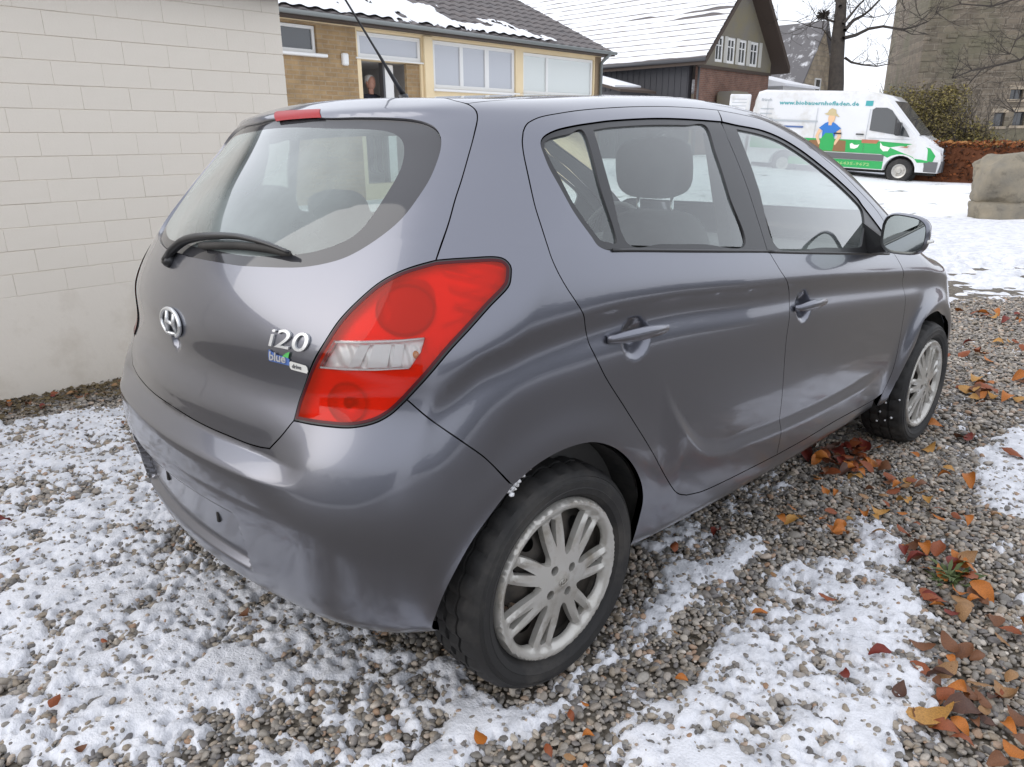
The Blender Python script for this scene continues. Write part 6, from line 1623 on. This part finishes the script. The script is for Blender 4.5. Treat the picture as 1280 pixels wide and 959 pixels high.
# one earth sheet out to the horizon
def gravel_mat():
    m = bpy.data.materials.new("gravelly_earth_and_snowy_lawn"); nt, N, L, b = nodes(m)
    tc = N.new("ShaderNodeTexCoord"); at = N.new("ShaderNodeAttribute"); at.attribute_name = "lawn"
    v = N.new("ShaderNodeTexVoronoi"); v.inputs['Scale'].default_value = 55; L.new(tc.outputs['Object'], v.inputs['Vector'])
    r = N.new("ShaderNodeValToRGB"); cr = r.color_ramp; cr.elements[0].color = (.06, .052, .042, 1); cr.elements[1].color = (.22, .20, .17, 1); e = cr.elements.new(.5); e.color = (.125, .105, .08, 1)
    L.new(v.outputs['Color'], r.inputs[0])
    n = N.new("ShaderNodeTexNoise"); n.inputs['Scale'].default_value = 1.1; n.inputs['Detail'].default_value = 9; n.inputs['Roughness'].default_value = .72; L.new(tc.outputs['Object'], n.inputs['Vector'])
    r2 = N.new("ShaderNodeValToRGB"); r2.color_ramp.elements[0].position = .33; r2.color_ramp.elements[1].position = .42; r2.color_ramp.elements[0].color = (.09, .10, .05, 1); r2.color_ramp.elements[1].color = (.84, .85, .88, 1)
    L.new(n.outputs['Fac'], r2.inputs[0])
    mx = N.new("ShaderNodeMixRGB"); L.new(at.outputs['Fac'], mx.inputs[0]); L.new(r.outputs[0], mx.inputs[1]); L.new(r2.outputs[0], mx.inputs[2]); L.new(mx.outputs[0], b.inputs['Base Color'])
    b.inputs['Roughness'].default_value = .9
    bp = N.new("ShaderNodeBump"); bp.inputs['Distance'].default_value = .006; L.new(v.outputs['Distance'], bp.inputs['Height']); bp.invert = True; L.new(bp.outputs[0], b.inputs['Normal'])
    return m
def axis_pts(lo, hi, st, far):
    a = list(np.arange(lo, hi + 1e-6, st)); s = st
    while a[-1] < far: s *= 1.35; a.append(a[-1] + s)
    s = st; pre = []
    q = lo
    while q > -far: s *= 1.35; q -= s; pre.append(q)
    return np.array(pre[::-1] + a)
ax, ay_ = axis_pts(-3, 26, .25, 600), axis_pts(-4, 14, .25, 600)
Xg, Yg_ = np.meshgrid(ax, ay_, indexing='ij'); Zg = ground(Xg, Yg_) - .012
nI, nJ = Xg.shape
V = np.stack([Xg, Yg_, Zg], -1).reshape(-1, 3); I = np.arange(nI * nJ).reshape(nI, nJ)
F_ = np.stack([I[:-1, :-1], I[1:, :-1], I[1:, 1:], I[:-1, 1:]], -1).reshape(-1, 4)
gr_ = mesh("ground", V, F_.tolist(), gravel_mat(), None, True); tag(gr_, kind='structure')
at_ = gr_.data.attributes.new("lawn", 'FLOAT', 'POINT')
yard = np.clip((lawn(V[:, 0], V[:, 1]) - 2.2) / 2.5, 0, 1); yard = np.where((V[:, 1] > 3.2), 1, yard); yard = np.where(V[:, 0] < -6, 1, yard); yard = np.where((V[:, 1] < -5) & (V[:, 0] < 8), np.clip((-5 - V[:, 1]), 0, 1), yard)
at_.data.foreach_set("value", yard.astype(np.float32))

# snow lying over and between the stones
def snow_sheet(name, x0, x1, y0, y1, st, far, lift, label):
    nx, ny = int((x1 - x0) / st), int((y1 - y0) / st)
    xs, ys = np.linspace(x0, x1, nx), np.linspace(y0, y1, ny); A, B_ = np.meshgrid(xs, ys, indexing='ij')
    z = ground(A, B_); vis = in_view(A, B_, z, 120); h = snow_h(A, B_, far)
    ok = (h > -.026) & vis
    if not far: ok &= ~((A > .35) & (A < 2.3) & (B_ > -.45) & (B_ < .75))
    q = ok[:-1, :-1] & ok[1:, :-1] & ok[1:, 1:] & ok[:-1, 1:] & (np.maximum(np.maximum(h[:-1, :-1], h[1:, 1:]), np.maximum(h[1:, :-1], h[:-1, 1:])) > -.0178)
    I = np.arange(nx * ny).reshape(nx, ny); F_ = np.stack([I[:-1, :-1], I[1:, :-1], I[1:, 1:], I[:-1, 1:]], -1)[q]
    use = np.unique(F_); mp = np.full(nx * ny, -1); mp[use] = np.arange(len(use))
    V = np.stack([A, B_, z + lift + h], -1).reshape(-1, 3)[use]
    me = bpy.data.meshes.new(name); F2 = mp[F_]
    me.vertices.add(len(V)); me.vertices.foreach_set("co", V.ravel()); n = len(F2)
    me.loops.add(n * 4); me.loops.foreach_set("vertex_index", F2.ravel().astype(np.int32)); me.polygons.add(n); me.polygons.foreach_set("loop_start", np.arange(0, n * 4, 4, dtype=np.int32))
    me.polygons.foreach_set("use_smooth", [True] * n); me.update(); me.validate()
    me.materials.append(X['snow_near']); o = link(name, me); tag(o, kind='stuff'); return o
def snow_near_mat():
    m = bpy.data.materials.new("thin_wet_snow"); nt, N, L, b = nodes(m)
    tc = N.new("ShaderNodeTexCoord")
    n = N.new("ShaderNodeTexNoise"); n.inputs['Scale'].default_value = 9; n.inputs['Detail'].default_value = 8; n.inputs['Roughness'].default_value = .7; L.new(tc.outputs['Object'], n.inputs['Vector'])
    r = N.new("ShaderNodeValToRGB"); r.color_ramp.elements[0].position = .30; r.color_ramp.elements[0].color = (.47, .48, .51, 1); r.color_ramp.elements[1].position = .55; r.color_ramp.elements[1].color = (.76, .77, .81, 1)
    L.new(n.outputs['Fac'], r.inputs[0]); L.new(r.outputs[0], b.inputs['Base Color']); b.inputs['Roughness'].default_value = .55
    n2 = N.new("ShaderNodeTexNoise"); n2.inputs['Scale'].default_value = 140; n2.inputs['Detail'].default_value = 4; L.new(tc.outputs['Object'], n2.inputs['Vector'])
    bp = N.new("ShaderNodeBump"); bp.inputs['Distance'].default_value = .004; L.new(n2.outputs['Fac'], bp.inputs['Height']); L.new(bp.outputs[0], b.inputs['Normal'])
    return m
X['snow_near'] = snow_near_mat()
snow_sheet("snow", -1.6, 2.6, -2.3, 2.85, .0085, False, .0045, "")
snow_sheet("snow", 2.6, 5.4, -2.3, 2.85, .015, False, .0045, "")
snow_sheet("snow", 5.2, 13.5, -3.2, 4.0, .035, True, .002, "")

# gravel: every stone an instance scattered over the yard
def pebble(seed):
    bm = bmesh.new(); bmesh.ops.create_icosphere(bm, subdivisions=2, radius=1); rg = np.random.RandomState(seed)
    ph = rg.rand(6) * 6; ax_ = np.array([1, rg.uniform(.6, .95), rg.uniform(.38, .66)])
    for v in bm.verts:
        c = v.co; k = 1 + .12 * np.sign(math.sin(c.x * 3.1 + ph[3]) * math.cos(c.y * 2.7 + ph[4])) * .5 + .13 * math.sin(c.x * 2.1 + ph[0]) * math.sin(c.y * 1.9 + ph[1]) + .10 * math.sin(c.z * 2.7 + ph[2] + c.x * 2.0)
        v.co = Vector((c.x * ax_[0] * k, c.y * ax_[1] * k, c.z * ax_[2] * k))
    me = bpy.data.meshes.new("pebble"); bm.to_mesh(me); bm.free(); me.polygons.foreach_set("use_smooth", [True] * len(me.polygons)); return me
def pebble_mat():
    m = bpy.data.materials.new("pebble"); nt, N, L, b = nodes(m)
    oi = N.new("ShaderNodeObjectInfo"); r = N.new("ShaderNodeValToRGB"); cr = r.color_ramp
    cr.interpolation = 'LINEAR'
    cols = [(0, (0.100, 0.092, 0.088)), (.14, (0.200, 0.185, 0.164)), (.28, (0.293, 0.263, 0.225)), (.42, (0.154, 0.144, 0.143)), (.54, (0.360, 0.313, 0.255)), (.66, (0.246, 0.199, 0.146)), (.76, (0.307, 0.275, 0.243)), (.85, (0.479, 0.429, 0.365)), (.92, (0.320, 0.192, 0.114)), (.97, (0.560, 0.512, 0.449)), (1, (0.173, 0.167, 0.152))]
    cr.elements[0].position, cr.elements[0].color = 0, (*cols[0][1], 1); cr.elements[1].position, cr.elements[1].color = 1, (*cols[-1][1], 1)
    for p_, c in cols[1:-1]: e = cr.elements.new(p_); e.color = (*c, 1)
    L.new(oi.outputs['Random'], r.inputs[0])
    tc = N.new("ShaderNodeTexCoord"); n = N.new("ShaderNodeTexNoise"); n.inputs['Scale'].default_value = 3; n.inputs['Detail'].default_value = 5; L.new(tc.outputs['Object'], n.inputs['Vector'])
    mr = N.new("ShaderNodeMapRange"); mr.inputs[3].default_value = .65; mr.inputs[4].default_value = 1.35; L.new(n.outputs['Fac'], mr.inputs[0])
    h = N.new("ShaderNodeHueSaturation"); L.new(mr.outputs[0], h.inputs['Value']); L.new(r.outputs[0], h.inputs['Color']); L.new(h.outputs[0], b.inputs['Base Color'])
    b.inputs['Roughness'].default_value = .55
    return m
PM = pebble_mat(); pcol = bpy.data.collections.new("pebble_shapes")
for k in range(7):
    me = pebble(k); me.materials.append(PM); pcol.objects.link(bpy.data.objects.new("pebble", me))
rg = np.random.RandomState(12)
def scatter(n, x0, x1, y0, y1, smin, smax):
    x = rg.uniform(x0, x1, n); y = rg.uniform(y0, y1, n); z = ground(x, y)
    k = in_view(x, y, z, 110) & (lawn(x, y) < .25)
    k &= ~((x > .35) & (x < 2.2) & (y > -.40) & (y < .9)); k &= ~((y > 2.79) & (x < 1.6))
    x, y, z = x[k], y[k], z[k]; h = snow_h(x, y)
    s = (smin + (smax - smin) * rg.rand(len(x)) ** 2.2) * .5
    cov = coverage(x, y)
    # under snow only the stones that stand proud are kept
    s = np.where(h > .002, s * .78, s)
    top = z + .0045 + h + rg.uniform(-.0045, .0085, len(x))          # stones that stand proud of the snow
    zz = np.where(h > .002, top - s * .62, z - .004 + rg.uniform(-.25, .75, len(x)) * s * .7)
    keep = (h <= .002) | (rg.rand(len(x)) < np.where(cov > .85, .05, .28))
    return x[keep], y[keep], zz[keep], s[keep]
parts_ = [scatter(125000, -1.6, 2.4, -2.3, 2.85, .011, .029), scatter(75000, 2.2, 7.8, -2.4, 2.8, .015, .038), scatter(2600, -1.6, 4, -2.3, 2.85, .030, .046)]
px_, py_, pz_, ps_ = [np.concatenate([p_[i] for p_ in parts_]) for i in range(4)]
npb = len(px_)
me = bpy.data.meshes.new("gravel"); me.vertices.add(npb)
me.vertices.foreach_set("co", np.stack([px_, py_, pz_], -1).astype(np.float32).ravel())
def attr(n_, t, d, k): a = me.attributes.new(n_, t, 'POINT'); a.data.foreach_set(k, d.ravel())
attr("rot", 'FLOAT_VECTOR', np.stack([rg.uniform(-.5, .5, npb), rg.uniform(-.5, .5, npb), rg.uniform(0, 6.28, npb)], -1).astype(np.float32), "vector")
attr("scl", 'FLOAT', ps_.astype(np.float32), "value"); attr("idx", 'INT', rg.randint(0, 7, npb).astype(np.int32), "value")
gv = link("gravel", me); tag(gv, kind='stuff')
ng = bpy.data.node_groups.new("scatter_pebbles", 'GeometryNodeTree')
ng.interface.new_socket("Geometry", in_out='INPUT', socket_type='NodeSocketGeometry'); ng.interface.new_socket("Geometry", in_out='OUTPUT', socket_type='NodeSocketGeometry')
N, L = ng.nodes, ng.links
gi, go = N.new("NodeGroupInput"), N.new("NodeGroupOutput"); ci = N.new("GeometryNodeCollectionInfo"); ci.inputs[0].default_value = pcol; ci.inputs[1].default_value = True; ci.inputs[2].default_value = True
ip = N.new("GeometryNodeInstanceOnPoints"); ip.inputs['Pick Instance'].default_value = True
def na(n_, t): a = N.new("GeometryNodeInputNamedAttribute"); a.data_type = t; a.inputs[0].default_value = n_; return a.outputs[0]
L.new(gi.outputs[0], ip.inputs['Points']); L.new(ci.outputs[0], ip.inputs['Instance']); L.new(na("idx", 'INT'), ip.inputs['Instance Index']); L.new(na("rot", 'FLOAT_VECTOR'), ip.inputs['Rotation']); L.new(na("scl", 'FLOAT'), ip.inputs['Scale']); L.new(ip.outputs[0], go.inputs[0])
gv.modifiers.new("scatter", 'NODES').node_group = ng

# ---------------------------------------------------------------- fallen leaves, each one its own object
LC = dict(orange=(.50, .165, .028), rust=(.29, .080, .028), brown=(.20, .085, .040), dark=(.10, .046, .030), yellow=(.52, .27, .07), red=(.20, .032, .020), tan=(.36, .20, .09))
LMt = {k: mat("leaf_" + k, c, .55, var=(30, tuple(q * .55 for q in c), 5), spec=.35) for k, c in LC.items()}
def leaf_mesh(seed, colr):
    rg_ = np.random.RandomState(seed); n = 7; V = []; F_ = []
    b1, b2, tw_, cup = rg_.uniform(-1.3, 1.3), rg_.uniform(-.4, .4), rg_.uniform(-1.2, 1.2), rg_.uniform(-1.2, 1.6)
    for i in range(n + 1):
        t = i / n; w = .30 * math.sin(math.pi * min(1, t * .96 + .03)) ** .75 * (1.12 - .35 * t) + .006
        for j, s in enumerate((-1, -.5, 0, .5, 1)):
            u = s * w * (1 + .10 * (rg_.rand() - .5)); x = t - .5 ; z = b1 * (t - .5) ** 2 * 1.0 + cup * (s * w) ** 2 * 1.6 + .035 * abs(s) * (i % 2) + b2 * (t - .5) * .3
            a = tw_ * (t - .5) * 1.4; V.append((x, u * math.cos(a) , z + u * math.sin(a)))
    for i in range(n):
        for j in range(4): F_.append((i * 5 + j, (i + 1) * 5 + j, (i + 1) * 5 + j + 1, i * 5 + j + 1))
    k = len(V); V += [(.5, -.006, V[-3][2]), (.5, .006, V[-3][2]), (.68, .02, V[-3][2] - .01)]; F_.append((k, k + 2, k + 1))
    V = np.array(V); V[:, 2] -= V[:, 2].min()
    return mesh("fallen_leaf", V, F_, LMt[colr], None, True, link_it=False)
LMe = {c: [leaf_mesh(i * 13 + sum(map(ord, c)), c) for i in range(4)] for c in LC}
rl = random.Random(44)
def drop(x, y, size, colr, label, group=None, tilt=.35, yaw=None, lift=.012):
    o = link("fallen_leaf", rl.choice(LMe[colr])); o.location = (x, y, gz(x, y) + lift)
    o.rotation_euler = (rl.uniform(-tilt, tilt), rl.uniform(-tilt, tilt), rl.uniform(0, 6.28) if yaw is None else yaw); o.scale = (size, size, size)
    return tag(o, label, "leaf", group)
SINGLE = [
 (-.35, -.84, .050, 'orange', "single orange leaf lying on the snow track behind the rear wheel", 1.2),
 (.45, -1.58, .120, 'yellow', "broad ochre-yellow leaf at the edge of the snow patch, bottom right corner", -.7),
 (.56, -1.09, .055, 'orange', "bright orange leaf alone in the middle of the large snow patch", -.5),
 (.46, -1.37, .045, 'red', "small dark red leaf lying on the snow patch below the orange one", .2),
 (.61, -1.41, .060, 'red', "thin curled red-brown leaf at the right side of the snow patch", -.9),
 (1.00, -1.69, .100, 'orange', "large glowing orange leaf standing up at the right edge of the picture", .9),
 (.92, -.76, .060, 'red', "dark red leaf on the gravel beside the rear door, near the sill", .1),
 (2.07, -1.31, .085, 'orange', "orange-red leaf lying where gravel meets the far strip of snow", .4),
 (1.35, -1.37, .085, 'rust', "curled rust leaf with snow beside it, behind the green weed", .1),
 (1.19, -.88, .050, 'orange', "small orange leaf on gravel below the front door", 1.0),
 (.73, -.70, .050, 'rust', "small rust leaf close behind the rear door gap on the ground", .5),
 (.66, -1.56, .085, 'tan', "pale tan folded leaf in front of the weed, on bare pebbles", -.4),
 (.66, -1.70, .090, 'tan', "rounded tan leaf right of the folded one near the right edge", .7),
 (.52, -1.63, .100, 'dark', "large dark brown leaf lying behind the ochre-yellow leaf", -.9),
 (-.49, .00, .045, 'brown', "brown leaf on the snow below the rear bumper's middle", .3),
 (-.98, .00, .045, 'rust', "rust leaf on the snow near the lower left corner", .8),
 (-.81, 1.16, .060, 'red', "reddish leaf at the left edge on the snow", .2),
]
for x, y, s, c, lab, yw in SINGLE: drop(x, y, s, c, lab, "fallen leaves", .35, yw, .020)
_o = [o for o in COL.objects if o.get('label', '').startswith("large glowing")][0]; _o.rotation_euler = (1.0, .2, .9); _o.location.z += .02
WORD = dict(orange='orange', rust='rust-red', brown='brown', dark='dark brown', yellow='ochre-yellow', red='dark red', tan='tan')
CL = [  # clusters: name, centre, spread, count, sizes, colours
 ("small leaf in the damp pile of leaves beside the front wheel", [(2.11, -.80), (1.94, -.77), (2.03, -.79), (1.93, -.93), (1.85, -.84)], .12, 44, (.05, .095), ('rust', 'orange', 'brown', 'red', 'dark', 'rust')),
 ("leaf scattered on the gravel below the front door", [(1.86, -1.06), (1.8, -1.11), (1.70, -.95), (1.82, -1.19), (1.38, -1.14), (1.3, -.94), (1.32, -1.01), (1.5, -1.0)], .13, 34, (.035, .075), ('orange', 'rust', 'brown', 'yellow', 'tan', 'orange')),
 ("leaf lying in the cluster around the green weed on the right", [(1.31, -1.30), (1.31, -1.41), (1.18, -1.35), (1.09, -1.54), (.99, -1.51), (1.19, -1.50)], .06, 26, (.05, .09), ('rust', 'red', 'orange', 'tan', 'brown')),
 ("leaf in the brown heap of leaves in the bottom right corner", [(.76, -1.54), (.64, -1.64), (.58, -1.60), (.55, -1.66), (.57, -1.71), (.5, -1.68), (.40, -1.66), (.62, -1.75), (.75, -1.72)], .085, 40, (.035, .072), ('brown', 'rust', 'tan', 'dark', 'orange', 'brown')),
 ("leaf scattered on the open gravel ahead of the front wheel", [(3.55, -.99), (3.64, -1.03), (3.56, -1.17), (6.12, -.68), (6.1, -.56), (4.58, -.94), (5.06, -.97), (5.0, -1.2), (3.9, -1.3), (2.6, -1.1)], .20, 54, (.06, .12), ('orange', 'rust', 'brown', 'red', 'yellow', 'rust')),
 ("small leaf caught among pebbles right of the rear wheel", [(-.19, -.97), (-.2, -1.0), (-.12, -1.0), (.2, -.98), (.4, -.95), (.75, -.97)], .10, 9, (.018, .034), ('orange', 'tan', 'rust')),
 ("small leaf in the dirt strip along the foot of the white wall", [(-.4, 2.66), (-.1, 2.68), (.2, 2.68), (-.8, 2.66)], .10, 26, (.03, .055), ('orange', 'tan', 'brown', 'rust', 'red')),
 ("small bright leaf strewn over the gravel between weed and front wheel", [(1.5, -1.35), (1.7, -1.3), (2.0, -1.25), (2.3, -1.15), (1.6, -1.15), (1.0, -1.35), (.9, -1.6), (1.25, -1.7)], .22, 30, (.03, .065), ('orange', 'orange', 'rust', 'yellow', 'tan')),
 ("tiny leaf scrap on the snow left of the car", [(-.43, .8), (-.7, .3), (-.5, 1.6), (-.2, 2.0), (-.94, -.26), (-.75, .8)], .14, 12, (.016, .032), ('brown', 'rust', 'tan')),
]
for lab, cs, sp, n, (s0, s1), cols in CL:
    for i in range(n):
        c = cs[i % len(cs)]; cl_ = rl.choice(cols); lb = ("tiny " if lab.startswith("tiny") else "") + WORD[cl_] + " " + lab.replace("tiny ", "").replace("small ", "").replace("bright ", "")
        drop(c[0] + rl.gauss(0, sp * .6), c[1] + rl.gauss(0, sp * .6), rl.uniform(s0, s1), cl_, lb, lab.replace("leaf", "leaves", 1).replace("tiny leaves scrap", "tiny leaf scraps"), .5, None, rl.uniform(.008, .020))

# green weed among the leaves
we = empty("weed", (1.205, -1.445, gz(1.205, -1.445)), 0, "small green weed growing between pebbles among orange leaves", "plant")
m = MB(); rw2 = random.Random(2)
for k in range(46):
    a = rw2.uniform(0, 6.28); L1 = rw2.uniform(.03, .085); b_ = Vector((rw2.gauss(0, .022), rw2.gauss(0, .022), 0)); d = Vector((math.cos(a), math.sin(a), 0)); up_ = rw2.uniform(.25, 1.1)
    s = d.cross(Vector((0, 0, 1))); w_ = rw2.uniform(.0035, .008)
    p0, p1, p2 = b_, b_ + d * L1 * .5 + Vector((0, 0, L1 * .45 * up_)), b_ + d * L1 + Vector((0, 0, L1 * .5 * up_))
    m.add([p0 - s * w_ * .4, p0 + s * w_ * .4, p1 + s * w_, p1 - s * w_, p2], [(0, 1, 2, 3), (3, 2, 4)])
m.build("weed_leaves", mat("weed_green", (.075, .105, .028), .6, obj_rand=0), we, False, fix=False)
# rotting leaf litter and soil along the wall foot
m = MB()
for k in range(2600):
    x = rl.uniform(-1.4, 1.4); y = 2.80 - abs(rl.gauss(0, .16)) ; s = rl.uniform(.008, .022); a = rl.uniform(0, 6.28); c, sn = math.cos(a) * s, math.sin(a) * s; z = gz(x, y) + rl.uniform(.006, .02)
    m.add([(x - c, y - sn, z), (x + sn * .5, y - c * .5, z + rl.uniform(-.006, .01)), (x + c, y + sn, z), (x - sn * .5, y + c * .5, z + rl.uniform(-.006, .01))], [(0, 1, 2, 3)])
tag(m.build("leaf_litter", mat("leaf_litter", (.085, .062, .035), .9, var=(8, (.15, .11, .05), 5)), None, False, fix=False), kind='stuff')
